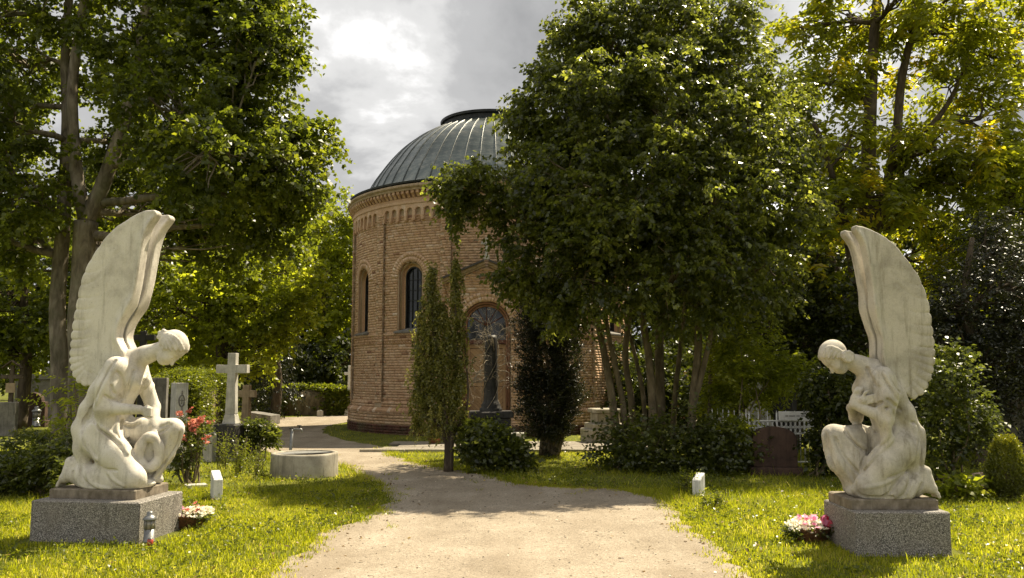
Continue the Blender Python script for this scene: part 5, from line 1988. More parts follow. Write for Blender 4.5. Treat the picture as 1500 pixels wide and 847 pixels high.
def linden_clump():
    Y = 16.5
    base = at(955, 668, Y); base[2] = 0
    # several stems rising from one stool
    st = []
    st.append(([at(925, 690, Y), at(905, 640, Y), at(893, 560, Y), at(876, 470, Y), at(868, 400, Y), at(850, 300, Y)], [0.10, 0.08, 0.07, 0.06, 0.045]))
    st.append(([at(918, 655, Y), at(912, 590, Y), at(900, 530, Y - .2), at(888, 470, Y - .3), at(880, 380, Y - .4)], [0.07, 0.055, 0.045, 0.04]))
    st.append(([at(930, 690, Y + .4), at(925, 590, Y + .4), at(916, 520, Y + .4), at(925, 440, Y + .5), at(935, 330, Y + .5), at(925, 200, Y + .5)], [0.085, 0.065, 0.06, 0.055, 0.04]))
    st.append(([at(955, 690, Y), at(956, 600, Y), at(950, 520, Y), at(942, 450, Y), at(960, 300, Y), at(975, 150, Y)], [0.095, 0.08, 0.07, 0.065, 0.04]))
    st.append(([at(968, 690, Y + .9), at(968, 600, Y + .9), at(966, 500, Y + .9), at(975, 400, Y + .9), at(1000, 250, Y + .9)], [0.12, 0.10, 0.09, 0.075, 0.04]))
    st.append(([at(1012, 690, Y - .4), at(1014, 600, Y - .4), at(1022, 520, Y - .4), at(1024, 450, Y - .4), at(1030, 330, Y - .3), at(1045, 200, Y)], [0.085, 0.075, 0.07, 0.062, 0.04]))
    st.append(([at(1014, 600, Y - .4), at(1030, 540, Y - .5), at(1048, 465, Y - .6), at(1075, 370, Y - .6), at(1100, 250, Y - .5)], [0.06, 0.05, 0.042, 0.025]))
    st.append(([at(985, 690, Y + 1.2), at(988, 590, Y + 1.2), at(1000, 480, Y + 1.3), at(1010, 380, Y + 1.3)], [0.07, 0.055, 0.045, 0.03]))
    st.append(([at(938, 680, Y + .8), at(944, 600, Y + .9), at(930, 520, Y + 1), at(905, 430, Y + 1)], [0.06, 0.05, 0.04, 0.03]))
    st.append(([at(1030, 680, Y + .5), at(1040, 600, Y + .5), at(1042, 520, Y + .6), at(1060, 420, Y + .6)], [0.06, 0.045, 0.04, 0.03]))
    lob = [LP(838, 92, 58, Y, 52, dY=0.4), LP(905, 70, 70, Y, 60), LP(990, 70, 72, Y, 60, dY=-0.4), LP(1070, 95, 72, Y, 58), LP(1130, 170, 62, Y, 48, dY=0.3), LP(815, 165, 64, Y, 56, dY=-0.4), LP(890, 170, 85, Y, 70, dY=-1.2), LP(985, 180, 90, Y, 74, dY=-1.4), LP(1075, 200, 80, Y, 64, dY=-1.0),
           LP(788, 248, 56, Y, 46, dY=-0.2), LP(845, 270, 80, Y, 62, dY=-1.6), LP(945, 290, 92, Y, 74, dY=-2.0), LP(1045, 300, 85, Y, 66, dY=-1.6), LP(1125, 290, 70, Y, 52, dY=-0.6), LP(690, 275, 46, Y, 30, rz=30, dY=-1.0), LP(665, 300, 26, Y, 10, dY=-1.0), LP(765, 315, 46, Y, 34, dY=-1.0),
           LP(812, 370, 60, Y, 42, dY=-1.4), LP(880, 390, 80, Y, 54, dY=-1.8), LP(985, 400, 80, Y, 52, dY=-1.9), LP(1070, 400, 70, Y, 42, dY=-1.2), LP(768, 402, 32, Y, 15, rz=25, dY=-1.2), LP(815, 450, 40, Y, 18, rz=30, dY=-1.0), LP(785, 190, 38, Y, 18), LP(756, 162, 18, Y, 5), LP(860, 30, 45, Y, 24), LP(960, 10, 55, Y, 30), LP(1050, 25, 55, Y, 30),
           LP(930, 200, 90, Y, 40, dY=1.8), LP(1040, 190, 90, Y, 40, dY=1.8), LP(840, 250, 80, Y, 36, dY=1.6), LP(950, 340, 90, Y, 40, dY=1.5), LP(1060, 340, 80, Y, 34, dY=1.6), LP(1120, 390, 55, Y, 26), LP(1150, 240, 45, Y, 24)]
    tree('linden_tree', 'broad dense linden with a clump of bare stems beside the path', tuple(base), st, lob, 'linden_leaf', 0.095, 0.066, 8, 13, 0.40, 'big trees', bark='bark_smooth', droop=0.75, limb_r=0.04, twig_frac=0.35, face_up=0.15, dens=1.0)


def ailanthus():
    Y = 20.5
    base = at(1262, 640, Y); base[2] = 0
    tr = [([base, at(1258, 500, Y), at(1262, 380, Y), at(1270, 280, Y), at(1274, 180, Y), at(1280, 60, Y), at(1290, -60, Y)], [0.25, 0.22, 0.20, 0.17, 0.13, 0.09]),
          ([at(1262, 380, Y), at(1292, 300, Y), at(1312, 210, Y), at(1322, 110, Y), at(1350, 0, Y), at(1370, -60, Y)], [0.14, 0.12, 0.09, 0.06]),
          ([at(1255, 440, Y), at(1238, 330, Y - .5), at(1210, 230, Y - .8), at(1192, 180, Y - 1)], [0.12, 0.10, 0.08, 0.05]),
          ([at(1262, 400, Y), at(1330, 230, Y + .5), at(1390, 150, Y + .5), at(1440, 40, Y + .5)], [0.11, 0.09, 0.06, 0.04]),
          ([at(1192, 300, Y), at(1205, 350, Y), at(1228, 400, Y), at(1250, 470, Y)], [0.04, 0.06, 0.07, 0.08])]
    lob = []
    for px, py, r, n in [(1175, 40, 45, 12), (1240, 20, 45, 12), (1305, 30, 45, 12), (1370, 40, 50, 14), (1440, 40, 55, 15), (1490, 80, 45, 12), (1255, 105, 40, 10), (1325, 100, 40, 10), (1205, 120, 35, 8), (1395, 120, 50, 14), (1460, 160, 50, 13), (1190, 225, 38, 9), (1240, 215, 38, 9),
                         (1310, 190, 42, 11), (1370, 215, 48, 13), (1430, 240, 48, 13), (1490, 230, 45, 12), (1225, 300, 40, 10), (1290, 285, 40, 10), (1340, 300, 45, 12), (1400, 320, 48, 12), (1200, 370, 40, 10), (1250, 360, 35, 8), (1340, 370, 42, 10), (1400, 400, 42, 10), (1150, 130, 35, 8), (1330, -40, 70, 16), (1440, -40, 70, 16), (1220, -50, 60, 12)]:
        lob.append(LP(px, py, r, Y, n, dY=rng.uniform(-1.6, 1.6)))
    vf = lambda C: np.clip(rng.normal(0.45, 0.22, len(C)), 0.05, 0.95)
    tree('tree_of_heaven', 'tall airy tree with yellowish feathery leaves over the angel with crossed arms', tuple(base), tr, lob, 'ailanthus_leaf', 0.21, 0.085, 9, 7, 0.60, 'big trees', droop=0.4, pair=True, limb_r=0.07, twig_frac=1.0, vfun=vf, face_up=0.7, spread=0.8, dens=0.78)


def mid_trees():
    def simple(name, label, px, Y, lobs, mat, ll, lw, **kw):
        base = at(px, 600, Y); base[2] = 0
        top = max(l[0][2] for l in lobs)
        tr = [([base, base + [0.1, 0, top * 0.35], base + [-0.1, 0, top * 0.7], base + [0.1, 0, top]], kw.pop('tr', [0.22, 0.17, 0.12, 0.05]))]
        kw.setdefault('limb_r', 0.05)
        return tree(name, label, tuple(base), tr, lobs, mat, ll, lw, **kw)
    g = 'trees behind the graves'
    simple('maple_tree', 'young sunlit pale green tree above the white cross', 318, 27, [LP(300, 430, 80, 27, 46, rz=60), LP(380, 440, 75, 27, 42, rz=65), LP(240, 450, 65, 27, 30), LP(340, 510, 75, 27, 34, rz=38), LP(260, 540, 60, 27, 22, rz=35), LP(420, 400, 50, 27, 22), LP(330, 380, 60, 27, 28), LP(420, 480, 35, 27, 14)],
           'light_leaf', 0.15, 0.12, tw=8, k=12, tl=0.6, group=g)
    simple('ash_tree', 'tall sunlit tree left of the chapel dome', 470, 45, [LP(470, 340, 58, 45, 34), LP(430, 390, 55, 45, 30), LP(505, 390, 55, 45, 30), LP(470, 440, 65, 45, 36), LP(515, 450, 50, 45, 26), LP(420, 460, 45, 45, 22), LP(512, 320, 34, 45, 18), LP(490, 500, 50, 45, 24), LP(540, 380, 40, 45, 18)],
           'light_leaf', 0.22, 0.16, tw=8, k=11, tl=0.85, group=g)
    simple('cypress_tree', 'dark drooping conifer behind the white cross', 402, 33, [LP(402, 560, 32, 33, 22, rz=40), LP(402, 500, 30, 33, 24, rz=45), LP(400, 450, 24, 33, 16, rz=45)],
           'yew_leaf', 0.13, 0.05, tw=9, k=11, tl=0.7, droop=1.2, group=g, limbs=False)
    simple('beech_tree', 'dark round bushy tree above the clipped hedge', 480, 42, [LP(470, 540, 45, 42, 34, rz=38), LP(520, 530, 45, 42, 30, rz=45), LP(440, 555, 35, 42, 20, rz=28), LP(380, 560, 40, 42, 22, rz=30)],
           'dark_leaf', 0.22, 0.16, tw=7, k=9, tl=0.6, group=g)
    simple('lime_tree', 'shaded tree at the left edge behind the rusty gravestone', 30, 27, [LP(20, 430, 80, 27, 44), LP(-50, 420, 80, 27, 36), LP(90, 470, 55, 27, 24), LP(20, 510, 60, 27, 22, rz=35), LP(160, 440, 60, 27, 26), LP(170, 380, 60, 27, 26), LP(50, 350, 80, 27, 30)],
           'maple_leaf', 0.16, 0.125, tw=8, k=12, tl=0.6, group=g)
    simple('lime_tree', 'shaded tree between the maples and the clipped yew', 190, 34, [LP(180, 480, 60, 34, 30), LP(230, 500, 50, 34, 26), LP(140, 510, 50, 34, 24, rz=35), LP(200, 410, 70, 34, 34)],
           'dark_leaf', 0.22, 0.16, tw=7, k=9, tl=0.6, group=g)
    g = 'trees behind the angel with crossed arms'
    simple('elder_tree', 'dense leafy tree between the linden and the wing of the angel with crossed arms', 1165, 19.5, [LP(1150, 420, 62, 19.5, 46), LP(1210, 440, 60, 19.5, 42), LP(1175, 510, 62, 19.5, 40), LP(1110, 470, 52, 19.5, 30), LP(1240, 510, 52, 19.5, 32), LP(1215, 570, 50, 19.5, 26), LP(1150, 570, 50, 19.5, 22), LP(1280, 470, 50, 19.5, 26, dY=1), LP(1300, 540, 55, 19.5, 26, dY=1)],
           'dark_leaf', 0.12, 0.075, tw=7, k=9, tl=0.42, group=g, tr=[0.1, 0.08, 0.06, 0.03])
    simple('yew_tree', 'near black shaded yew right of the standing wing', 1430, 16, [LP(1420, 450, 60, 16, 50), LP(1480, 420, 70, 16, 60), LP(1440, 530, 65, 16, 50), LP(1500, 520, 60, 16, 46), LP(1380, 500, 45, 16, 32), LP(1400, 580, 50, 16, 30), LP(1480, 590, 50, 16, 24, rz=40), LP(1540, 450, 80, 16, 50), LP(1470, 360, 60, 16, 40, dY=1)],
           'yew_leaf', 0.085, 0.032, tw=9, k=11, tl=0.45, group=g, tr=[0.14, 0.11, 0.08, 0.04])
    simple('robinia_tree', 'leafy tree at the right edge with light green sprays', 1500, 20, [LP(1490, 300, 60, 20, 28), LP(1440, 330, 50, 20, 22), LP(1520, 380, 60, 20, 24), LP(1460, 270, 50, 20, 20), LP(1540, 250, 80, 20, 30), LP(1430, 410, 45, 20, 16)],
           'light_leaf', 0.13, 0.055, tw=8, k=8, tl=0.5, pair=True, group=g)


def far_trees():
    k = 0
    names = {-34: 'far tree at the very left edge of the wood'}
    rows = []
    for x in np.arange(-44, 50, 6.0):
        rows.append((x + rng.uniform(-1.5, 1.5), 54 + rng.uniform(-4, 6), rng.uniform(10, 14)))
    for x, y in ((9, 40), (13.5, 36), (18, 38), (22, 33), (26, 36), (30, 40), (-15, 44), (-20, 40), (-25, 36), (-30, 42)):
        rows.append((x, y, rng.uniform(10, 12.5)))
    meshes = []
    for v in range(3):
        lob = [((0, 0, 7.5), (3.4, 2.5, 3.2), 60), ((-1.8, 0, 5.0), (2.8, 2.2, 2.4), 42), ((1.9, 0, 4.6), (2.8, 2.2, 2.4), 42), ((0, 0, 10.5), (2.4, 2, 2.2), 34), ((0, 0.3, 2.6), (3.2, 2, 1.8), 36)]
        parts = []
        for c, r, n in lob:
            C, d = sample_lobe(c, r, n, 0.4)
            parts.append(clumps_to_leaves(C, unit(d + [0, 0, .25]), 6, 1.0, 8, 0.36, 0.27, droop=0.4))
        V = np.concatenate([p[0] for p in parts]); off = np.cumsum([0] + [len(p[0]) for p in parts[:-1]])
        F = np.concatenate([p[1] + o for p, o in zip(parts, off)]); var = np.concatenate([p[2] for p in parts])
        meshes.append(mesh_np('crown', V, F, M[('dark_leaf', 'maple_leaf', 'dark_leaf')[v]], False, {'var': var}))
    mb = MB(); mb.tube([(0, 0, 0), (0.1, 0, 3), (0, 0, 9)], [0.3, 0.22, 0.06], 8)
    tm = mb.mesh('trunk', M['bark_dark'])
    for i, (x, y, hgt) in enumerate(rows):
        r = empty('woodland_tree', (x, y, 0), rng.uniform(0, 6.28), hgt / 12.5)
        tag(r, 'tall tree in the dark wood closing the cemetery behind', 'tree', 'trees of the wood behind')
        link('trunk', tm, r); link('crown', meshes[i % 3], r)
    # lower growth under the wood, to the ground
    parts = []
    for x in np.arange(-46, 50, 0.8):
        n = 3
        C = np.stack([x + rng.normal(0, 0.5, n), 48 + rng.normal(0, 1.2, n), rng.uniform(0.2, 3.0, n)], 1)
        parts.append(clumps_to_leaves(C, np.tile([0, -0.5, 0.6], (n, 1)), 7, 0.9, 8, 0.3, 0.22, droop=0.4))
    o = leaf_object('undergrowth', parts, M['dark_leaf'], None, 'stuff')
    tag(o, 'dark undergrowth along the foot of the wood', 'undergrowth')


def columnar_trees():
    # light grey-green column poplar, two tops, hanging twigs
    Y = 15.2
    base = at(655, 690, Y); base[2] = 0
    tr = [([base, at(655, 640, Y), at(645, 560, Y), at(634, 470, Y), at(632, 395, Y)], [0.062, 0.055, 0.045, 0.03, 0.01]),
          ([base + [0.06, 0, 0], at(662, 640, Y), at(668, 560, Y), at(668, 470, Y), at(668, 380, Y)], [0.05, 0.045, 0.04, 0.03, 0.01]),
          ([at(655, 650, Y), at(640, 620, Y), at(622, 570, Y), at(622, 500, Y)], [0.045, 0.035, 0.025, 0.01]),
          ([at(662, 640, Y), at(685, 590, Y), at(680, 500, Y)], [0.03, 0.02, 0.008])]
    tw_O, tw_D, tw_L, vb = [], [], [], []
    for px, y0, y1, r, n in ((632, 388, 620, 22, 540), (668, 374, 610, 16, 470), (648, 440, 630, 28, 380), (618, 450, 580, 15, 150), (612, 555, 625, 13, 100)):
        for i in range(n):
            t = rng.random()
            py = y0 + (y1 - y0) * t
            w = r * min(1.0, 0.14 + 1.7 * t) * (1.0 if t < 0.75 else 0.8)
            tw_O.append(at(px + rng.normal(0, 0.55) * w, py, Y + rng.normal(0, 0.5) * w * Y / 1250)); tw_D.append((rng.normal(0, 0.3), rng.normal(0, 0.3), -1.0 if rng.random() < 0.75 else 0.9)); tw_L.append(rng.uniform(0.12, 0.3))
            vb.append(np.clip(rng.normal(0.5, 0.25), 0, 1))
    O = np.array(tw_O) - base
    root = empty('columnar_poplar', tuple(base))
    tag(root, 'slim columnar tree with two tops and hanging twigs before the chapel', 'tree')
    mb = MB()
    for pts, rad in tr:
        P = spline([tuple(np.array(p) - base) for p in pts], 5)
        mb.tube(P, list(np.interp(np.linspace(0, 1, len(P)), np.linspace(0, 1, len(rad)), rad)), 8)
    mb.build('trunk', M['bark_dark'], root)
    leaf_object('crown', [leaves_on_twigs(O, unit(np.array(tw_D)), np.array(tw_L), 15, 0.05, 0.034, droop=0.5, vbase=vb)], M['poplar_leaf'], root)
    # dark columnar yew right of the broken column
    Y = 18.2
    base = at(806, 662, Y); base[2] = 0
    lob = [LP(775, 510, 17, Y, 100, rz=85), LP(800, 490, 22, Y, 130, rz=100), LP(828, 530, 20, Y, 120, rz=85), LP(808, 590, 34, Y, 140, rz=55), LP(838, 590, 14, Y, 34, rz=34), LP(800, 635, 22, Y, 40, rz=24), LP(770, 590, 10, Y, 24, rz=40), LP(790, 430, 18, Y, 40, rz=50)]
    tr = [([base + [i * 0.07 - 0.2, 0, 0], at(795 + i * 7, 600, Y), at(780 + i * 9, 500, Y), at(780 + i * 8, 440, Y)], [0.05, 0.04, 0.03, 0.01]) for i in range(6)]
    tree('columnar_yew', 'dark many-stemmed columnar yew right of the broken column', tuple(base), tr, lob, 'yew_leaf', 0.06, 0.022, 9, 10, 0.24, limbs=False, droop=-0.6, spread=0.6, inner=0.3, bark='bark_smooth')


def shrubs():
    g = 'shrubs by the path'
    b = at(720, 682, 15.2); b[2] = 0
    bush('laurel_bush', 'dark leafy bush at the foot of the broken column', b, [LP(715, 650, 30, 15.2, 55, rz=30), LP(690, 640, 20, 15.2, 26, rz=26), LP(745, 660, 22, 15.2, 30, rz=20), LP(760, 670, 15, 15.2, 12)], 'shrub_leaf', 0.095, 0.06, tl=0.22)
    for i, (px, py, r, rz, Y, n, lab) in enumerate([(905, 650, 28, 32, 15.6, 40, 'low dark bush at the foot of the leftmost linden stem'), (962, 652, 34, 34, 15.2, 50, 'low dark bush at the foot of the middle linden stems'), (1030, 655, 36, 34, 15.0, 52, 'low dark bush right of the last linden stem'), (1072, 662, 26, 26, 15.0, 34, 'dark bush in front of the white iron fence')]):
        b = at(px, 690, Y); b[2] = 0
        bush('ivy_bush', lab, b, [LP(px, py + 4, r, Y, int(n * 0.55), rz=rz * 0.8), LP(px - 14, py + 15, r * .8, Y, n // 3, rz=16), LP(px + 18, py + 10, r * .7, Y, n // 3, rz=20), LP(px + rng.uniform(-20, 20), py - 30, 14, Y, 6, rz=20), LP(px + rng.uniform(-20, 20), py - 18, 16, Y, 6, rz=18)], 'shrub_leaf', 0.085, 0.055, tw=5, tl=0.40, group=g, spread=1.0)
    b = at(1085, 640, 16.4); b[2] = 0
    bush('elder_bush', 'loose sunlit elder sprays above the dark rounded gravestone', b, [LP(1085, 540, 48, 16.8, 40, rz=42), LP(1060, 580, 30, 17.2, 22), LP(1120, 560, 30, 17.2, 18), LP(1090, 490, 36, 16.4, 20), LP(1150, 540, 30, 16.4, 16), LP(1068, 625, 20, 15.1, 8)], 'light_leaf', 0.10, 0.045, tw=6, k=7, tl=0.36, pair=True)
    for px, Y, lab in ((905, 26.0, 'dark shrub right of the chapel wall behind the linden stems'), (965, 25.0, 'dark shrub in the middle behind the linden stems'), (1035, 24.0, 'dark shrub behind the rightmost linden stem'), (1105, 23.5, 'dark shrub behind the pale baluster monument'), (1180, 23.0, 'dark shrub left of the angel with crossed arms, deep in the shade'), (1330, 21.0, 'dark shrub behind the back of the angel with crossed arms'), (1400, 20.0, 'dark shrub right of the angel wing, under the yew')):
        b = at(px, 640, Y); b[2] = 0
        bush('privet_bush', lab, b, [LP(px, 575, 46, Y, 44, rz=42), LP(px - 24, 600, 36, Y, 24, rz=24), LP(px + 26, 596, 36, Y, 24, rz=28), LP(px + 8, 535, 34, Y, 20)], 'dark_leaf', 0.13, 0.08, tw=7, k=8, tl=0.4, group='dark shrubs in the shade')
    b = at(1190, 660, 14.5); b[2] = 0
    bush('holly_bush', 'dark bush behind the bowed head of the angel with crossed arms', b, [LP(1225, 610, 36, 14.5, 50), LP(1215, 655, 26, 14.5, 30), LP(1250, 640, 40, 14.5, 40), LP(1240, 560, 40, 14.5, 44), LP(1205, 565, 22, 14.5, 16)], 'dark_leaf', 0.085, 0.055, tl=0.28)
    b = at(1400, 700, 12.4); b[2] = 0
    bush('viburnum_bush', 'tall loose shrub with glossy leaves behind the kneeling foot on the right', b, [LP(1385, 560, 38, 12.6, 34), LP(1410, 610, 38, 12.6, 30), LP(1375, 630, 36, 12.6, 26), LP(1425, 645, 26, 12.6, 14), LP(1360, 690, 28, 12.6, 12, rz=20), LP(1395, 525, 20, 12.6, 9), LP(1440, 600, 18, 12.6, 6)], 'shrub_leaf', 0.075, 0.045, tw=6, k=8, tl=0.26)
    b = at(1400, 722, 11.9); b[2] = 0
    bush('hosta_plant', 'low broad-leaved plant right of the angel with crossed arms', b, [LP(1400, 712, 22, 11.9, 16, rz=10), LP(1425, 715, 14, 11.9, 8, rz=9)], 'light_leaf', 0.12, 0.06, tw=5, k=4, tl=0.14, stems=3, cat='plant')
    # golden dwarf thuja
    b = at(1477, 722, 12.0); b[2] = 0
    O, D, L, vb = [], [], [], []
    for i in range(2300):
        t = rng.random() ** 0.9
        h = 0.74 * t - 0.015
        r = 0.27 * math.sin(math.pi * min(1, (0.16 + 0.84 * (1 - t)) * 0.62)) * (0.7 + 0.3 * rng.random())
        a = rng.uniform(0, 6.28)
        O.append((r * math.cos(a), r * math.sin(a), h + 0.02)); D.append((0.35 * math.cos(a), 0.35 * math.sin(a), 1.0)); L.append(rng.uniform(0.05, 0.12)); vb.append(np.clip(0.25 + 0.6 * t + rng.normal(0, 0.15), 0, 1))
    root = empty('dwarf_thuja', tuple(b)); tag(root, 'small rounded golden green thuja at the right edge', 'shrub')
    mb = MB(); mb.lathe([(0.12, 0.0), (0.19, 0.12), (0.19, 0.3), (0.12, 0.5), (0.0, 0.62)], 14); mb.build('inner_twigs', M['bark_dark'], root)
    leaf_object('foliage', [leaves_on_twigs(np.array(O), unit(np.array(D)), np.array(L), 9, 0.035, 0.011, droop=-0.4, vbase=vb, face_up=0.1)], M['thuja_leaf'], root)
    # clipped yew behind the wreath angel's head
    def clipped(name, label, c, rx, ry, h, n, mat, ll, lw, cat, square=4.0, dome=0.35):
        root = empty(name, tuple(c)); tag(root, label, cat)
        a = rng.uniform(0, 2 * math.pi, n); z = rng.uniform(0, 1, n) ** 0.85
        e = 2.0 / square
        cx = np.sign(np.cos(a)) * np.abs(np.cos(a)) ** e; sx = np.sign(np.sin(a)) * np.abs(np.sin(a)) ** e
        top = z > (1 - dome)
        rad = np.ones(n)
        tt = (z[top] - (1 - dome)) / dome
        rad[top] = np.sqrt(np.maximum(0, 1 - tt ** 2.2))
        # more points on the cap
        m = n // 3
        cap_r = np.sqrt(rng.random(m)); ca = rng.uniform(0, 2 * math.pi, m)
        P1 = np.stack([rx * cx * rad, ry * sx * rad, h * z], 1)
        P2 = np.stack([rx * cap_r * np.sign(np.cos(ca)) * np.abs(np.cos(ca)) ** e, ry * cap_r * np.sign(np.sin(ca)) * np.abs(np.sin(ca)) ** e, h * (1 - dome) + h * dome * (1 - cap_r ** 2.2) ** (1 / 2.2)], 1)
        P = np.concatenate([P1, P2])
        P *= (1 - 0.10 * rng.random(len(P)) ** 2)[:, None]
        P += rng.normal(0, 0.015, P.shape)
        N = unit(P * np.array([1 / rx, 1 / ry, 0.4 / h]) + [0, 0, 0.1])
        parts = [clumps_to_leaves(P, N, 3, 0.10, 4, ll * 1.15, lw * 1.25, spread=0.5, droop=0.1, bias=0.9)]
        mb = MB()
        mb.lathe([(rx * 0.80, 0.0), (rx * 0.82, h * 0.5), (rx * 0.7, h * 0.8), (0.0, h * 0.93)], 14)
        for i, p in enumerate(mb.v): mb.v[i] = (p[0], p[1] * ry / rx, p[2])
        mb.build('inner_twigs', M['bark_smooth'], root)
        leaf_object('foliage', parts, M[mat], root)
    c = at(283, 612, 20.8); c[2] = 0
    clipped('clipped_yew', 'tall clipped yew hedge with rounded top behind the bowed head', c, 0.60, 1.5, 1.75, 4200, 'hedge_leaf', 0.05, 0.022, 'topiary', 5.0, 0.25)
    c = at(452, 604, 36); c[2] = 0
    clipped('box_hedge', 'low clipped hedge across the lawn left of the chapel', c, 2.0, 0.5, 1.15, 2600, 'hedge_leaf', 0.11, 0.07, 'hedge', 8, 0.2)
    c = at(245, 625, 18.0); c[2] = 0
    clipped('box_hedge', 'ankle-high clipped border hedge before the yew column', c, 1.3, 0.3, 0.32, 900, 'hedge_leaf', 0.05, 0.03, 'hedge', 6, 0.25)
    c = at(150, 606, 25); c[2] = 0
    b = at(384, 655, 17.4); b[2] = 0
    bush('cherry_laurel', 'glossy low laurel right of the white cross', b, [LP(385, 635, 18, 17.4, 26, rz=18), LP(370, 628, 12, 17.4, 10), LP(396, 645, 9, 17.4, 8)], 'shrub_leaf', 0.09, 0.05, tl=0.16)
    # perennials left of the wreath angel
    b = at(60, 722, 12.2); b[2] = 0
    bush('perennial_border', 'overgrown leafy border behind the bare foot of the wreath angel', b, [LP(20, 690, 36, 12.2, 50, rz=26), LP(75, 680, 36, 12.2, 50, rz=30), LP(115, 650, 30, 12.4, 34, rz=26), LP(40, 660, 34, 12.8, 34, rz=20), LP(-20, 690, 36, 12.2, 36, rz=24), LP(110, 700, 24, 12.0, 22, rz=18)], 'shrub_leaf', 0.075, 0.035, tw=6, k=7, tl=0.2, cat='plants')
    b = at(95, 640, 13.4); b[2] = 0
    bush('sumac_shoot', 'arching feathery leaf shoots left of the wreath angel', b, [LP(110, 560, 8, 13.0, 3), LP(105, 580, 8, 13.0, 3), LP(100, 605, 10, 13.0, 4), LP(120, 630, 14, 13.0, 4)], 'light_leaf', 0.11, 0.032, tw=3, k=9, tl=0.55, pair=True, stems=4, cat='plant', droop=0.4)
    # rose bush
    b = at(280, 702, 13.4); b[2] = 0
    r = bush('rose_bush', 'rose bush with red and pink blooms right of the wreath angel', b, [LP(278, 650, 24, 13.4, 30, rz=32), LP(290, 625, 16, 13.4, 14), LP(268, 672, 18, 13.4, 10, rz=14)], 'shrub_leaf', 0.055, 0.035, tl=0.16, stems=14)
    C = np.array([at(rng.normal(280, 13), rng.normal(626, 13), 13.25 + rng.normal(0, 0.12)) for _ in range(28)]) - b
    P = [clumps_to_leaves(C, np.tile([0, -0.3, 0.9], (len(C), 1)), 3, 0.035, 5, 0.05, 0.04, spread=1.0, droop=0.0)]
    leaf_object('blossoms', P, M['rose_petal'], r)
    # tall weeds
    for px, Y, h, n, lab in ((352, 14.6, 0.62, 9, 'tall seeding weeds in front of the dark plinth of the white cross'), (375, 14.2, 0.5, 7, 'leafy weed tuft left of the concrete well'), (330, 15.4, 0.75, 7, 'slender dock stalks left of the white cross plinth'), (1005, 12.4, 0.35, 8, 'rough weeds by the white marker right of the path'), (1045, 11.0, 0.22, 5, 'seeding grass tuft at the right edge of the path'), (560, 0, 0, 0, '')):
        if n == 0: continue
        b = at(px, 700, Y); b[2] = 0
        O, D, L = [], [], []
        for i in range(n * 7):
            a = rng.uniform(0, 6.28); rr = rng.uniform(0, 0.16)
            O.append((rr * math.cos(a), rr * math.sin(a), 0.02)); D.append((rng.normal(0, 0.18), rng.normal(0, 0.18), 1)); L.append(h * rng.uniform(0.5, 1.1))
        root = empty('weeds', tuple(b)); tag(root, lab, 'weeds')
        mb = MB()
        for o, d, l in zip(O[::3], D[::3], L[::3]):
            d = unit(np.array(d)); mb.tube([o, np.array(o) + d * l * .5, np.array(o) + d * l], [0.004, 0.003, 0.002], 4)
        mb.build('stems', M['bark_smooth'], root)
        leaf_object('foliage', [leaves_on_twigs(np.array(O), unit(np.array(D)), np.array(L), 10, 0.05, 0.018, droop=0.1)], M['hedge_leaf'], root)


big_maples(); linden_clump(); ailanthus(); mid_trees(); far_trees(); columnar_trees(); shrubs()
# ---------------------------------------------------------------- graves, well, lanterns, fence
def ground_at(px, Y):
    p = at(px, 600, Y)
    return (p[0], Y, 0.0)


def bevel_obj(o, w=0.012, seg=2):
    m = o.modifiers.new('bevel', 'BEVEL'); m.width = w; m.segments = seg; m.limit_method = 'ANGLE'; m.angle_limit = R(40)
    return o


def cross_thing(name, label, loc, rz, h, arm, w, arm_z, mat, foot=None, thick=None, group=None):
    root = empty(name, loc, rz); tag(root, label, 'cross', group)
    t = thick or w * 0.8
    mb = MB()
    z0 = foot[1] if foot else 0.0
    poly = [(-w * 0.62, z0), (w * 0.62, z0), (w / 2, arm_z - w / 2), (arm / 2, arm_z - w / 2), (arm / 2, arm_z + w / 2), (w / 2, arm_z + w / 2), (w / 2, h), (-w / 2, h), (-w / 2, arm_z + w / 2), (-arm / 2, arm_z + w / 2), (-arm / 2, arm_z - w / 2), (-w / 2, arm_z - w / 2)]
    mb.prism(poly, -t / 2, t / 2)
    bevel_obj(mb.build('cross', mat, root), 0.01)
    if foot:
        f = MB(); f.box((0, 0, foot[1] * 0.5), (foot[0], foot[0] * 0.8, foot[1]), taper=0.72)
        bevel_obj(f.build('foot', mat, root), 0.02)
    return root


def headstone(name, label, loc, rz, w, h, t, mat, top='round', base=None, group=None):
    root = empty(name, loc, rz); tag(root, label, 'gravestone', group)
    mb = MB()
    z0 = base[1] if base else -0.02
    if top == 'round':
        poly = [(-w / 2, z0), (w / 2, z0)] + [(w / 2 * math.cos(math.pi * k / 12), h - w * 0.28 + w * 0.28 * math.sin(math.pi * k / 12)) for k in range(13)]
    elif top == 'gable':
        poly = [(-w / 2, z0), (w / 2, z0), (w / 2, h * 0.86), (0, h), (-w / 2, h * 0.86)]
    elif top == 'slant':
        poly = [(-w / 2, z0), (w / 2, z0), (w / 2, h * 0.72), (-w / 2, h)]
    elif top == 'shoulder':
        poly = [(-w / 2, z0), (w / 2, z0), (w / 2, h * 0.72), (w * 0.36, h * 0.74)] + [(w * 0.36 * math.cos(math.pi * k / 8), h * 0.78 + h * 0.22 * math.sin(math.pi * k / 8)) for k in range(9)] + [(-w * 0.36, h * 0.74), (-w / 2, h * 0.72)]
    else:
        poly = [(-w / 2, z0), (w / 2, z0), (w / 2, h), (-w / 2, h)]
    mb.prism(poly, -t / 2, t / 2)
    bevel_obj(mb.build('slab', mat, root), 0.01)
    if base:
        b = MB(); b.box((0, 0, base[1] / 2 - 0.02), (base[0], t * 2.0, base[1] + 0.04)); bevel_obj(b.build('base', mat, root), 0.012)
    return root


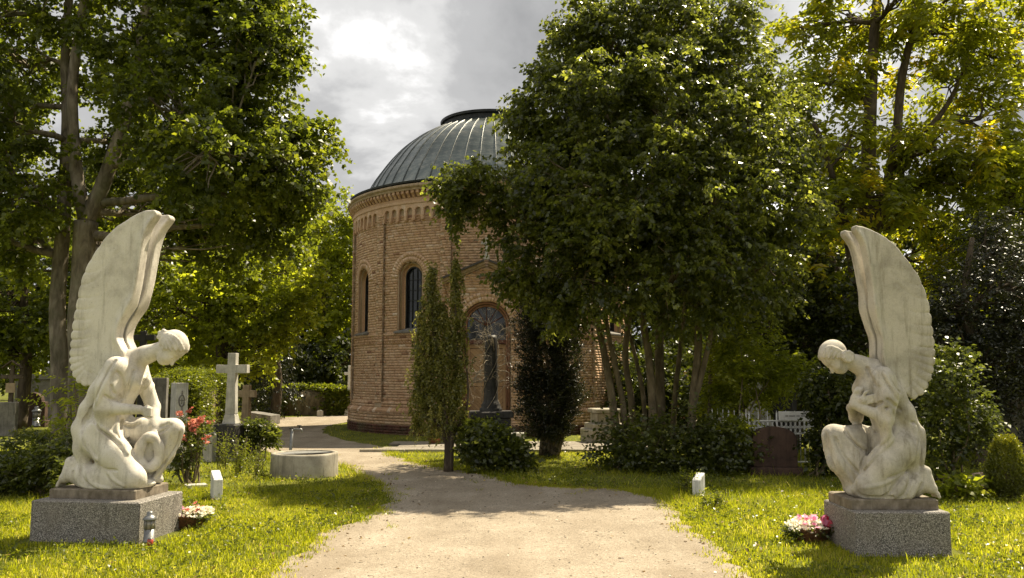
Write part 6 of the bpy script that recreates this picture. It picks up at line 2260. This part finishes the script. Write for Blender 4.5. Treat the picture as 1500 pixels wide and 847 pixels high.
def graves():
    # white cross on dark plinth
    Y = 17.3
    loc = ground_at(337, Y)
    root = empty('plinth', loc, R(-14)); tag(root, 'dark granite block carrying the tall white cross', 'plinth')
    mb = MB(); mb.bevbox((0, 0, 0.33), (0.48, 0.42, 0.74), 0.015); mb.build('block', M['dark_stone'], root)
    mb = MB(); mb.bevbox((0, 0, 0.0), (0.6, 0.54, 0.1), 0.015); mb.build('footing', M['grey_stone'], root)
    cross_thing('stone_cross', 'tall white stone cross on a dark plinth left of the well', (loc[0] + 0.03, loc[1], 0.7), R(-8), 1.42, 0.66, 0.17, 1.10, M['pale_stone'], (0.30, 0.2), 0.14)
    cross_thing('stone_cross', 'shorter brown stone cross behind the white one', ground_at(361, 23.5), R(-10), 1.40, 0.52, 0.19, 1.16, M['sandstone'], (0.5, 0.28), 0.16)
    headstone('tomb', 'low dark slanted tomb by the brown cross', ground_at(386, 29.5), R(-12), 0.9, 0.42, 0.7, M['grey_stone'], 'slant')
    # stele with wreath relief
    root = headstone('grave_stele', 'narrow pale stele with a carved wreath left of the white cross', ground_at(262, 15.6), R(38), 0.22, 1.54, 0.30, M['pale_stone'], 'flat', (0.34, 0.25))
    mb = MB()
    pts = [(0.05 * math.cos(t), -0.155, 1.22 + 0.10 * math.sin(t)) for t in np.linspace(0, 2 * math.pi, 25)]
    mb.tube(pts, 0.014, 6); mb.tube([(0, -0.155, 1.32), (0, -0.155, 1.40)], 0.010, 6); mb.tube([(0, -0.152, 1.16), (0, -0.152, 1.28)], 0.008, 6); mb.tube([(-0.03, -0.152, 1.23), (0.03, -0.152, 1.23)], 0.008, 6); mb.tube([(0.0, -0.155, 1.12), (0.015, -0.155, 0.98)], 0.012, 6)
    mb.build('wreath_relief', M['grey_stone'], root)
    headstone('grave_stele', 'flat grey stele half hidden behind the bowed head', ground_at(231, 17.8), R(6), 0.36, 1.62, 0.16, M['grey_stone'], 'flat')
    cross_thing('wooden_cross', 'dark cross showing between the wing and the bowed head', ground_at(206, 18.4), R(0), 2.62, 0.5, 0.12, 2.48, M['dark_stone'], None, 0.1)
    headstone('gravestone', 'small low grey stone between the rose bush and the dark plinth', ground_at(309, 17.0), R(-10), 0.2, 0.55, 0.18, M['pale_stone'], 'flat')
    headstone('gravestone', 'small dark stone right of the dark plinth', ground_at(371, 18.0), R(-8), 0.22, 0.45, 0.15, M['dark_stone'], 'flat')
    # far left group
    headstone('gravestone', 'dark grey slab cut by the left picture edge', ground_at(4, 24), R(8), 0.75, 0.92, 0.2, M['grey_stone'], 'flat')
    headstone('gravestone', 'rust coloured gravestone with rounded top at the far left', ground_at(48, 28), R(6), 0.85, 1.1, 0.25, M['red_stone'], 'shoulder', (1.0, 0.2))
    r = cross_thing('wooden_cross', 'small roofed wayside cross on a post at the far left', ground_at(15, 25), R(5), 1.95, 0.62, 0.12, 1.62, M['bark_dark'], None, 0.08)
    mb = MB()
    for s in (-1, 1):
        mb.box((s * 0.14, -0.02, 1.98), (0.36, 0.16, 0.03), M=Matrix.Rotation(s * R(38), 3, 'Y'))
    mb.build('roof', M['bark_dark'], r)
    mb = MB(); mb.box((0, -0.06, 1.3), (0.26, 0.03, 0.28)); mb.build('name_board', M['sandstone'], r)
    # old wall tomb
    root = empty('wall_tomb', ground_at(60, 32), R(4)); tag(root, 'grey stone wall tomb behind the maple trunks', 'tomb')
    for i, (z0, z1, w, d) in enumerate(((0, 0.5, 2.2, 0.6), (0.502, 0.75, 2.0, 0.52), (0.752, 1.5, 1.8, 0.4), (1.502, 1.68, 2.0, 0.5), (1.682, 1.95, 1.7, 0.42))):
        mb = MB(); mb.bevbox((0, 0, (z0 + z1) / 2), (w, d, z1 - z0), 0.02); mb.build('stone_block', M['grey_stone'], root)
    # right side
    headstone('gravestone', 'dark brown gravestone with arched top under the elder', ground_at(1132, 14.9), R(-6), 0.74, 0.80, 0.22, M['red_stone'], 'round', (0.86, 0.12))
    headstone('gravestone', 'dark arched gravestone behind the golden thuja', ground_at(1478, 16.4), R(-8), 0.62, 1.05, 0.2, M['grey_stone'], 'round', (0.8, 0.3))
    headstone('gravestone', 'black square gravestone in the shade above the thuja', ground_at(1463, 18.5), R(-4), 0.7, 1.5, 0.2, M['dark_stone'], 'flat', (0.9, 0.2))
    headstone('gravestone', 'tilted dark triangular headstone above the white fence', ground_at(1150, 18.6), R(-35), 0.42, 1.55, 0.3, M['dark_stone'], 'gable')
    root = empty('urn_monument', ground_at(1107, 18.4)); tag(root, 'pale baluster monument above the white iron fence', 'monument')
    mb = MB(); mb.bevbox((0, 0, 0.42), (0.5, 0.5, 0.9), 0.02); mb.build('base', M['pale_stone'], root)
    mb = MB(); mb.lathe([(0.22, 0.86), (0.22, 0.95), (0.15, 1.0), (0.12, 1.1), (0.11, 1.4), (0.16, 1.46), (0.17, 1.52), (0.0, 1.54)], 20); mb.build('shaft', M['pale_stone'], root)
    # stepped stone block right of the chapel
    root = empty('stepped_plinth', ground_at(886, 21.6), R(12)); tag(root, 'low stepped stone plinth behind the linden stems', 'plinth')
    for z0, z1, w in ((0, 0.34, 1.0), (0.342, 0.48, 0.84), (0.482, 0.74, 0.6), (0.742, 0.84, 0.7)):
        mb = MB(); mb.bevbox((0, 0, (z0 + z1) / 2), (w, w, z1 - z0), 0.02); mb.build('step', M['concrete'], root)
    # far crosses and markers
    cross_thing('stone_cross', 'small pale cross above the hedge at the chapel corner', ground_at(511, 35.5), R(0), 2.05, 0.42, 0.12, 1.72, M['white_stone'], (0.35, 0.3), 0.1)
    headstone('gravestone', 'tiny pale stone in front of the clipped hedge', ground_at(469, 34.6), R(10), 0.24, 0.26, 0.12, M['pale_stone'], 'gable')
    headstone('grave_marker', 'small white slanted marker stone in the lawn left of the path', (*ground_at(321, 11.95)[:2], 0), R(-62), 0.28, 0.37, 0.12, M['white_stone'], 'slant')
    headstone('grave_marker', 'small white slanted marker stone in the rough grass right of the path', (*ground_at(1021, 12.3)[:2], 0), R(-118), 0.24, 0.30, 0.12, M['white_stone'], 'slant')
    o = headstone('grave_marker', 'flat pale name stone lying in the grass behind the white marker', (*ground_at(291, 13.0)[:2], 0.0), R(30), 0.3, 0.06, 0.2, M['pale_stone'], 'flat')


def broken_column():
    loc = ground_at(719, 18.2)
    root = empty('column_monument', loc, R(4)); tag(root, 'dark broken column monument with dead climber before the chapel door', 'monument')
    mb = MB(); mb.bevbox((0, 0, 0.39), (0.80, 0.7, 0.82), 0.02); mb.build('pedestal', M['dark_stone'], root)
    mb = MB(); mb.bevbox((0, 0, 0.86), (0.92, 0.82, 0.12), 0.02); mb.build('pedestal_cap', M['dark_stone'], root)
    mb = MB(); mb.lathe([(0.24, 0.92), (0.24, 0.98), (0.2, 1.0), (0.21, 1.05), (0.165, 1.1), (0.15, 1.18), (0.142, 1.8), (0.132, 2.45), (0.11, 2.52), (0.06, 2.5), (0.0, 2.47)], 24); mb.build('shaft', M['dark_stone'], root)
    r = empty('dead_climber', loc, 0); tag(r, 'tangle of bare grey branches around the dark broken column', 'climber')
    mb = MB()
    g = np.random.default_rng(21)

    def grow(p, d, L, rad, depth):
        pts = [p]
        n = 6
        for i in range(n):
            d = unit(d + g.normal(0, 0.32, 3) + np.array([0, 0, -0.10 if depth > 0 else 0.05]))
            p = p + d * L / n
            pts.append(p)
            if depth < 3 and i >= 1 and g.random() < 0.62:
                grow(p, unit(d + g.normal(0, 0.75, 3)), L * 0.55, rad * 0.6, depth + 1)
        mb.tube(pts, list(np.linspace(rad, rad * 0.45, len(pts))), 4, cap=False)
    for i in range(13):
        a = g.uniform(0, 6.28)
        grow(np.array([0.14 * math.cos(a), 0.14 * math.sin(a), g.uniform(2.1, 2.5)]), unit(np.array([math.cos(a), math.sin(a) * 0.8, g.uniform(0.3, 1.3)])), g.uniform(0.45, 0.75), 0.008, 0)
    for i in range(12):
        a = g.uniform(0, 6.28)
        grow(np.array([0.15 * math.cos(a), 0.15 * math.sin(a), g.uniform(1.5, 2.1)]), unit(np.array([math.cos(a), math.sin(a) * 0.8, g.uniform(-0.5, 0.3)])), g.uniform(0.4, 0.7), 0.009, 0)
    # stems winding up the shaft
    for k in range(3):
        pts = []
        for i in range(24):
            t = i / 23
            a = k * 2.1 + t * 5.0
            pts.append((0.165 * math.cos(a) * (1.35 - 0.35 * min(1, t * 3)), 0.165 * math.sin(a) * (1.35 - 0.35 * min(1, t * 3)), 0.93 + 1.5 * t))
        mb.tube(pts, 0.009, 6)
    mb.build('branches', M['dead_wood'], r)


def well():
    loc = ground_at(448, 14.75)
    root = empty('well', (loc[0], loc[1], 0)); tag(root, 'round low concrete well ring with metal cover beside the path', 'well')
    mb = MB(); mb.lathe([(0.565, -0.05), (0.56, 0.34), (0.55, 0.372), (0.49, 0.372), (0.48, 0.35), (0.48, 0.05), (0.0, 0.05)], 56); mb.build('ring', M['concrete'], root)
    # cover plates lying in the rim
    for a0, a1, z in ((R(35), R(200), 0.352), (R(200), R(330), 0.346)):
        m2 = MB()
        pts = [(0.47 * math.cos(t), 0.47 * math.sin(t)) for t in np.linspace(a0, a1, 24)]
        vs = [(p[0], p[1], z) for p in pts] + [(p[0], p[1], z - 0.012) for p in pts]
        n = len(pts)
        m2.add(vs, [tuple(range(n)), tuple(range(2 * n - 1, n - 1, -1))] + [(i, n + i, n + (i + 1) % n, (i + 1) % n) for i in range(n)])
        m2.build('cover_plate', M['plate'], root)
    loc = ground_at(427, 15.7)
    root = empty('standpipe', loc); tag(root, 'thin galvanised water standpipe with tap behind the well', 'standpipe')
    mb = MB(); mb.tube([(0, 0, -0.05), (0.0, 0, 0.3), (0.02, 0, 0.70)], 0.028, 10); mb.build('pipe', M['galvanised'], root)
    mb = MB(); mb.tube([(0.02, 0, 0.66), (0.06, 0, 0.70), (0.19, 0, 0.70), (0.21, 0, 0.64)], 0.014, 8); mb.build('spout', M['galvanised'], root)
    mb = MB(); mb.tube([(0.15, 0, 0.70), (0.15, 0, 0.76)], 0.01, 6); mb.tube([(0.11, 0, 0.765), (0.19, 0, 0.765)], 0.01, 6); mb.tube([(-0.03, 0, 0.71), (0.07, 0, 0.71)], 0.012, 6); mb.build('tap_handle', M['dark_metal'], root)


def lanterns():
    def lantern(loc, s, label):
        root = empty('grave_lantern', loc, 0.2, s); tag(root, label, 'lantern')
        mb = MB(); mb.lathe([(0.0, 0), (0.062, 0), (0.062, 0.015), (0.055, 0.02), (0.052, 0.13), (0.0, 0.13)], 16); mb.build('body', M['galvanised'], root)
        mb = MB(); mb.lathe([(0.0, 0.13), (0.047, 0.13), (0.047, 0.225), (0.0, 0.225)], 16); mb.build('glass', M['lantern_glass'], root)
        for k in range(6):
            a = k * math.pi / 3
            mb = MB(); mb.tube([(0.053 * math.cos(a), 0.053 * math.sin(a), 0.125), (0.053 * math.cos(a), 0.053 * math.sin(a), 0.23)], 0.005, 5); mb.build('bar', M['galvanised'], root)
        mb = MB(); mb.lathe([(0.066, 0.225), (0.07, 0.235), (0.045, 0.265), (0.03, 0.27), (0.034, 0.295), (0.02, 0.31), (0.0, 0.312)], 16); mb.build('lid', M['galvanised'], root)
    lantern((*ground_at(226, 8.78)[:2], 0.02), 0.98, 'small grey metal grave lantern by the granite block of the wreath angel')
    lantern((*ground_at(54, 26.5)[:2], 0.1), 2.0, 'pale square grave lantern in front of the rust coloured gravestone')
    root = empty('candle', (*ground_at(228, 8.62)[:2], 0)); tag(root, 'short red grave candle in the grass before the small lantern', 'candle')
    mb = MB(); mb.lathe([(0.0, 0), (0.025, 0), (0.029, 0.075), (0.022, 0.08), (0, 0.08)], 14); mb.build('cup', M['red_candle'], root)
    mb = MB(); mb.lathe([(0.024, 0.081), (0.024, 0.09), (0, 0.095)], 14); mb.build('lid', M['galvanised'], root)


def flower_tub(loc, rz, label, groups, w=0.46):
    root = empty('flower_basket', loc, rz); tag(root, label, 'flowers')
    mb = MB(); mb.lathe([(0.0, 0.0), (w * 0.36, 0.0), (w * 0.45, 0.13), (w * 0.47, 0.135), (w * 0.43, 0.12), (0, 0.10)], 22)
    mb.v = [(p[0], p[1] * 0.62, p[2]) for p in mb.v]
    mb.build('basket', M['basket'], root)
    n = 60
    C = np.stack([rng.uniform(-w * 0.5, w * 0.5, n), rng.normal(0, 0.07, n), rng.uniform(0.07, 0.12, n)], 1)
    leaf_object('foliage', [clumps_to_leaves(C, np.tile([0, 0, 1.0], (n, 1)), 4, 0.055, 4, 0.045, 0.026)], M['shrub_leaf'], root)
    for mat, (x0, x1), (z0, z1), cnt, size in groups:
        C = np.stack([rng.uniform(x0, x1, cnt), rng.normal(0, 0.075, cnt), rng.uniform(z0, z1, cnt)], 1)
        C[:, 2] -= np.abs(C[:, 1]) * 0.4
        D = unit(np.array([0, -0.5, 0.8]) + rng.normal(0, 0.4, (cnt, 3)))
        # rosettes of petals
        V, F, var = [], [], []
        pn = 7
        for c, d in zip(C, D):
            u = unit(np.cross(d, [0.3, 0.2, 1])); v = np.cross(d, u)
            s = size * rng.uniform(0.7, 1.2)
            vv = rng.uniform(0.1, 1)
            for rring, tilt in ((1.0, 0.25), (0.6, 0.6)):
                for k in range(pn):
                    a = 2 * math.pi * (k + (0.5 if rring < 1 else 0)) / pn
                    e = u * math.cos(a) + v * math.sin(a); f = -u * math.sin(a) + v * math.cos(a)
                    e2 = unit(e + d * tilt)
                    V += [c, c + e2 * s * rring * 0.6 + f * s * 0.28, c + e2 * s * rring, c + e2 * s * rring * 0.6 - f * s * 0.28]
                    var += [vv] * 4
        V = np.array(V); F = np.arange(len(V)).reshape(-1, 4)
        leaf_object('blossoms', [(V, F, np.array(var))], M[mat], root)


def fence():
    p0 = at(1044, 640, 16.6); p1 = at(1098, 640, 15.5); p2 = at(1192, 640, 15.7)
    root = empty('iron_fence', (p0[0], p0[1], 0)); tag(root, 'white painted openwork iron grave fence behind the dark arched gravestone', 'fence')
    o = np.array([p0[0], p0[1], 0])
    pts = [np.array([p[0], p[1], 0]) - o for p in (p0, p1, p2)]
    for a, b in zip(pts[:-1], pts[1:]):
        d = b - a; L = np.linalg.norm(d); d = d / L
        for z, r in ((0.12, 0.014), (0.62, 0.012), (0.74, 0.012), (0.86, 0.014)):
            mb = MB(); mb.tube([a + [0, 0, z], b + [0, 0, z]], r, 6); mb.build('rail', M['white_paint'], root)
        n = int(L / 0.085)
        for i in range(n + 1):
            q = a + d * L * i / n
            mb = MB(); mb.tube([q + [0, 0, 0.0], q + [0, 0, 1.0 if i % 2 == 0 else 0.88]], 0.007 if i % 6 else 0.016, 5)
            if i % 2 == 0: mb.lathe([(0.001, 0.99), (0.014, 1.0), (0.001, 1.045)], 6, tuple(q))
            mb.build('bar', M['white_paint'], root)
            if i < n:
                c = q + d * L / n / 2
                for zc in (0.68, 0.80):
                    m2 = MB()
                    ring_ = [c + d * 0.034 * math.cos(t) + np.array([0, 0, zc + 0.05 * math.sin(t)]) for t in np.linspace(0, 2 * math.pi, 11)]
                    m2.tube(ring_, 0.006, 4, cap=False); m2.build('scroll', M['white_paint'], root)
    q = at(1163, 609, 15.5)
    root = empty('grave_sign', (q[0], q[1], q[2] - 0.08), R(2)); tag(root, 'white rectangular name board fixed to the iron fence', 'sign')
    mb = MB(); mb.bevbox((0, 0, 0.08), (0.56, 0.02, 0.15), 0.004); mb.build('board', M['white_paint'], root)
    ln = MB()
    x = -0.16
    for wd in (0.05, 0.11, 0.06, 0.08):
        ln.box((x + wd / 2, -0.0115, 0.075), (wd, 0.002, 0.02)); x += wd + 0.02
    ln.build('faint_lettering', M['plate'], root)


def small_things():
    root = empty('planter_bowl', ground_at(638, 20.8)); tag(root, 'terracotta planting bowl at the foot of the slim columnar tree', 'planter')
    mb = MB(); mb.lathe([(0, 0.0), (0.12, 0.0), (0.19, 0.16), (0.2, 0.17), (0.17, 0.16), (0, 0.13)], 24); mb.build('bowl', M['terracotta'], root)
    n = 20
    C = np.stack([rng.normal(0, 0.08, n), rng.normal(0, 0.08, n), rng.uniform(0.15, 0.3, n)], 1)
    leaf_object('foliage', [clumps_to_leaves(C, np.tile([0, 0, 1.0], (n, 1)), 4, 0.12, 5, 0.07, 0.03)], M['shrub_leaf'], root)
    # stones at the right bed
    for px, Y, s, lab in ((1385, 12.9, 0.22, 'rough brown boulder behind the kneeling foot on the right'), (1418, 12.7, 0.17, 'smaller rough boulder left of the golden thuja'), (1440, 13.2, 0.2, 'half hidden boulder touching the golden thuja')):
        bm = bmesh.new(); bmesh.ops.create_icosphere(bm, subdivisions=3, radius=1.0)
        for v in bm.verts:
            k = 1 + 0.28 * mnoise.noise(v.co * 1.6 + Vector((px, 0, 0))) + 0.1 * mnoise.noise(v.co * 4 + Vector((0, px, 0)))
            v.co *= k
            v.co = Vector((v.co.x * s * 1.3, v.co.y * s, v.co.z * s * 0.8))
        me = bpy.data.meshes.new('boulder'); bm.to_mesh(me); bm.free(); me.materials.append(M['red_stone'])
        tag(link('boulder', me, None, (*ground_at(px, Y)[:2], s * 0.3)), lab, 'boulder')
    # brick garden building far right of the chapel
    root = empty('brick_shed', ground_at(1000, 33), R(-8)); tag(root, 'small brick outbuilding with a window glimpsed behind the linden stems', 'building')
    mb = MB(); mb.box((0, 0, 0.9), (1.1, 1.2, 1.8)); w = mb.build('wall', M['mortar'], root)
    bk = Bricks(); courses(bk, plane_map((0, -0.6, 0), (1, 0, 0), (0, -1, 0)), -0.55, 0.55, 0.0, 1.8, lambda z: (-0.1, 0.4) if 0.75 < z < 1.5 else None); bk.build('brickwork', M['brick'], w)
    mb = MB(); mb.box((0.15, -0.6, 1.12), (0.5, 0.01, 0.75)); mb.build('window_pane', M['window_glass'], root)
    mb = MB()
    for x in (-0.08, 0.15, 0.38): mb.box((x, -0.62, 1.12), (0.04, 0.03, 0.75))
    for z in (0.77, 1.47): mb.box((0.15, -0.621, z), (0.5, 0.028, 0.04))
    mb.build('window_frame', M['grey_stone'], root)
    mb = MB(); mb.box((0, 0, 1.87), (1.3, 1.4, 0.14)); mb.build('roof', M['slate'], root)
    root = empty('stone_steps', ground_at(752, 19.4)); tag(root, 'two pale steps between the broken column and the dark yew', 'steps')
    for i in range(3):
        mb = MB(); mb.bevbox((0, i * 0.2, 0.06 + i * 0.06), (0.5, 0.22, 0.12 + i * 0.12), 0.01); mb.build('step', M['pale_stone'], root)


graves(); broken_column(); well(); lanterns(); fence(); small_things()
flower_tub((*ground_at(279, 9.75)[:2], 0), R(-4), 'flower basket with pink and white blooms by the wreath angel', [('pink_petal', (-0.23, 0.0), (0.16, 0.26), 20, 0.042), ('white_petal', (0.0, 0.27), (0.17, 0.225), 130, 0.024), ('rose_petal', (0.0, 0.2), (0.2, 0.27), 8, 0.03)], 0.5)
flower_tub((*ground_at(1181, 8.95)[:2], 0), R(5), 'flower basket with white, pink and dark red blooms by the angel with crossed arms', [('white_petal', (-0.24, 0.12), (0.16, 0.225), 150, 0.024), ('pink_petal', (-0.12, 0.12), (0.2, 0.28), 16, 0.045), ('red_petal', (0.08, 0.24), (0.14, 0.25), 16, 0.045)], 0.48)
# ---------------------------------------------------------------- grass
def ground_cover():
    """clover, daisies and dandelion leaves between the blades"""
    n = 9000
    x = rng.uniform(-7.5, 8, n); y = rng.uniform(6, 15, n)
    f = np.array([mnoise.fractal(Vector((p * 0.8 + 3, q * 0.8, 2.0)), 1.0, 2.0, 3) for p, q in zip(x, y)])
    ok = ~in_poly(x, y, PATH_NP) & (np.abs(x) < 0.66 * y + 0.8) & (f + rng.normal(0, 0.25, n) > 0.0)
    for a, b, p, q in ((-4.32, 9.36, 0.75, 0.58), (3.77, 8.65, 0.55, 0.46), (-3.5, 14.75, 0.58, 0.58)):
        ok &= ~((np.abs(x - a) < p) & (np.abs(y - b) < q))
    x, y = x[ok], y[ok]
    C = np.stack([x, y, rng.uniform(0.0, 0.03, len(x))], 1)
    P = clumps_to_leaves(C, np.tile([0, 0, 0.5], (len(C), 1)), 3, 0.05, 3, 0.038, 0.024, spread=1.0, droop=-0.1)
    o = leaf_object('ground_cover', [P], M['hedge_leaf'], None, 'stuff')
    tag(o, 'low clover and weeds growing among the lawn grass', 'weeds')


def grass():
    dens = []
    keep_out = [(-4.32, 9.36, 0.75, 0.58), (3.77, 8.65, 0.55, 0.46), (-3.5, 14.75, 0.58, 0.58)]

    def blades(x, y, h, w, two):
        n = len(x)
        a = rng.uniform(0, 2 * math.pi, n)
        lean = rng.uniform(0.2, 1.1, n) * h
        la = rng.uniform(0, 2 * math.pi, n)
        bx, by = np.cos(a) * w / 2, np.sin(a) * w / 2
        z0 = np.full(n, -0.012)
        v0 = np.stack([x - bx, y - by, z0], 1); v1 = np.stack([x + bx, y + by, z0], 1)
        mx, my = x + np.cos(la) * lean * 0.3, y + np.sin(la) * lean * 0.3
        v2 = np.stack([mx + bx * 0.75, my + by * 0.75, h * 0.6], 1); v3 = np.stack([mx - bx * 0.75, my - by * 0.75, h * 0.6], 1)
        tip = np.stack([x + np.cos(la) * lean, y + np.sin(la) * lean, h * (1 - 0.33 * lean / h)], 1)
        return v0, v1, v2, v3, tip

    def region(n, xr, yr, hmul=1.0, power=1.0):
        x = rng.uniform(*xr, n); y = yr[0] + (yr[1] - yr[0]) * rng.random(n) ** power
        # only what the picture can see, with a margin
        vis = np.abs(x) < 0.66 * y + 1.0
        ins = in_poly(x, y, PATH_NP)
        e = np.array([0.04 * mnoise.noise(Vector((p * 6, q * 6, 0.3))) for p, q in zip(x[::1], y[::1])]) if n < 1 else 0
        ok = vis & ~ins
        cx, cy = x + 0.7, y - 28.3
        ok &= (cx ** 2 + cy ** 2) > 4.66 ** 2
        ok &= ~((np.abs(cx) < 1.1) & (y > 22.9) & (y < 28))
        ok &= ~((x > -3.0) & (x < 2.4) & (y > 19.05) & (y < 21.75)) | (rng.random(n) < 0.0)
        ok &= ~((np.abs(cx) < 1.0) & (y > 21.4) & (y < 23.2))
        for a, b, p, q in keep_out:
            ok &= ~((np.abs(x - a) < p) & (np.abs(y - b) < q))
        return x[ok], y[ok]
    sets = []
    sets.append(region(170000, (-7.6, -1.2), (5.8, 13.0)))
    sets.append(region(125000, (1.2, 8.5), (5.8, 13.0)))
    sets.append(region(110000, (-12, 12), (12.5, 20)))
    sets.append(region(45000, (-22, 22), (19, 46)))
    x = np.concatenate([s[0] for s in sets]); y = np.concatenate([s[1] for s in sets])
    # sparse tufts straying onto the edge of the gravel
    m = 60000
    xs = rng.uniform(-3.4, 2.6, m); ys = rng.uniform(5.8, 19, m)
    ins = in_poly(xs, ys, PATH_NP)
    near = np.zeros(m, bool)
    for dx, dy in ((0.22, 0), (-0.22, 0), (0, 0.3), (0, -0.3)):
        near |= ~in_poly(xs + dx, ys + dy, PATH_NP)
    nz = np.array([mnoise.noise(Vector((p * 5, q * 5, 1.7))) for p, q in zip(xs, ys)])
    k = ins & near & (nz + rng.normal(0, 0.12, m) > 0.08)
    xe, ye = xs[k], ys[k]
    x = np.concatenate([x, xe]); y = np.concatenate([y, ye])
    # ragged tufts along the edges of the gravel
    E = PATH_NP[(PATH_NP[:, 1] < 20) & (PATH_NP[:, 1] > 5.5) & (np.abs(PATH_NP[:, 0]) < 4)]
    ce = E[rng.integers(0, len(E), 760)] + rng.normal(0, 1, (760, 2)) * rng.choice([0.05, 0.1, 0.3], (760, 1), p=[0.6, 0.28, 0.12])
    te = np.repeat(ce, 24, 0) + rng.normal(0, 0.042, (760 * 24, 2))
    x = np.concatenate([x, te[:, 0]]); y = np.concatenate([y, te[:, 1]])
    n = len(x)
    # patchiness
    gx, gy = np.meshgrid(np.linspace(-24, 24, 193), np.linspace(4, 48, 177), indexing='ij')
    f1 = np.array([mnoise.fractal(Vector((p * 0.9, q * 0.9, 0)), 1.0, 2.0, 4) for p, q in zip(gx.ravel(), gy.ravel())]).reshape(gx.shape)
    f2 = np.array([mnoise.fractal(Vector((p * 0.45 + 9, q * 0.45, 4)), 1.0, 2.0, 3) for p, q in zip(gx.ravel(), gy.ravel())]).reshape(gx.shape)
    ix = np.clip(((x + 24) / 0.25).astype(int), 0, 192); iy = np.clip(((y - 4) / 0.25).astype(int), 0, 176)
    p1, p2 = f1[ix, iy], f2[ix, iy]
    thin = rng.random(n) < np.clip(0.8 + 0.75 * p1, 0.15, 1.0)
    x, y, p1, p2 = x[thin], y[thin], p1[thin], p2[thin]
    n = len(x)
    h = rng.gamma(3.2, 0.0085, n) * (1 + 0.6 * np.clip(p2, -1, 1)) + 0.010
    # rougher, longer grass: at path edges, under the trees, behind the left angel
    rough = ((x > 1.6) & (x < 5.2) & (y > 10.6) & (y < 15.5)) | ((x < -4.9) & (y > 10.6) & (y < 16)) | ((np.abs(x + 0.8) < 1.7) & (y > 13.2) & (y < 16.0)) | ((x > -4.8) & (x < -2.4) & (y > 11.8) & (y < 16.5))
    h = np.where(rough & (rng.random(n) < 0.55), h * rng.uniform(1.3, 2.6, n), h)
    h *= np.where(y > 18, 1.2, 1.0)
    w = rng.uniform(0.0045, 0.0105, n) * (1 + np.clip(y - 9, 0, 40) * 0.07)
    v0, v1, v2, v3, tip = blades(x, y, h, w, True)
    V = np.stack([v0, v1, v2, v3, tip], 1).reshape(-1, 3)
    o = np.arange(n)[:, None] * 5
    near = (y < 10.5)
    on, of = o[near], o[~near]
    F = np.concatenate([np.concatenate([on, on + 1, on + 2], 1), np.concatenate([on, on + 2, on + 3], 1), np.concatenate([on + 3, on + 2, on + 4], 1), np.concatenate([of, of + 1, of + 4], 1)])
    var = np.clip(0.46 + 0.40 * p1 - 0.30 * p2 + rng.normal(0, 0.2, n), 0, 0.86)
    dry = rng.random(n) < 0.045 + 0.12 * np.clip(-p1 - 0.1, 0, 1)
    var[dry] = rng.uniform(0.85, 1.0, dry.sum())
    ob = link('grass', mesh_np('grass', V, F, M['grass_blade'], False, {'var': np.repeat(var, 5)}))
    tag(ob, 'sunlit yellow green grass of the cemetery lawns', 'grass', kind='stuff')




def litter():
    """fallen leaves and bits of twig"""
    n = 900
    x = rng.uniform(-7, 7.5, n); y = 5.8 + rng.random(n) * 12
    edge = rng.random(n) < 0.45
    E = PATH_NP[(PATH_NP[:, 1] < 18) & (PATH_NP[:, 1] > 5.5) & (np.abs(PATH_NP[:, 0]) < 3)]
    e = E[rng.integers(0, len(E), n)] + rng.normal(0, 0.28, (n, 2))
    x = np.where(edge, e[:, 0], x); y = np.where(edge, e[:, 1], y)
    ok = np.ones(n, bool)
    for a, b, p, q in ((-4.32, 9.36, 0.75, 0.58), (3.77, 8.65, 0.55, 0.46), (-3.5, 14.75, 0.58, 0.58)):
        ok &= ~((np.abs(x - a) < p) & (np.abs(y - b) < q))
    x, y = x[ok], y[ok]; n = len(x)
    O = np.stack([x, y, np.where(in_poly(x, y, PATH_NP), 0.006, 0.03)], 1)
    a = rng.uniform(0, 6.28, n)
    D = np.stack([np.cos(a), np.sin(a), 0 * a], 1)
    P = leaves_on_twigs(O, D, np.full(n, 0.01), 1, 0.05, 0.03, droop=0.0, face_up=2.0, vbase=rng.uniform(0, 1, n))
    o = leaf_object('fallen_leaves', [P], M['dry_leaf'], None, 'stuff')
    tag(o, 'scattered dry brown leaves on path and lawn', 'leaves')


grass(); ground_cover(); litter()
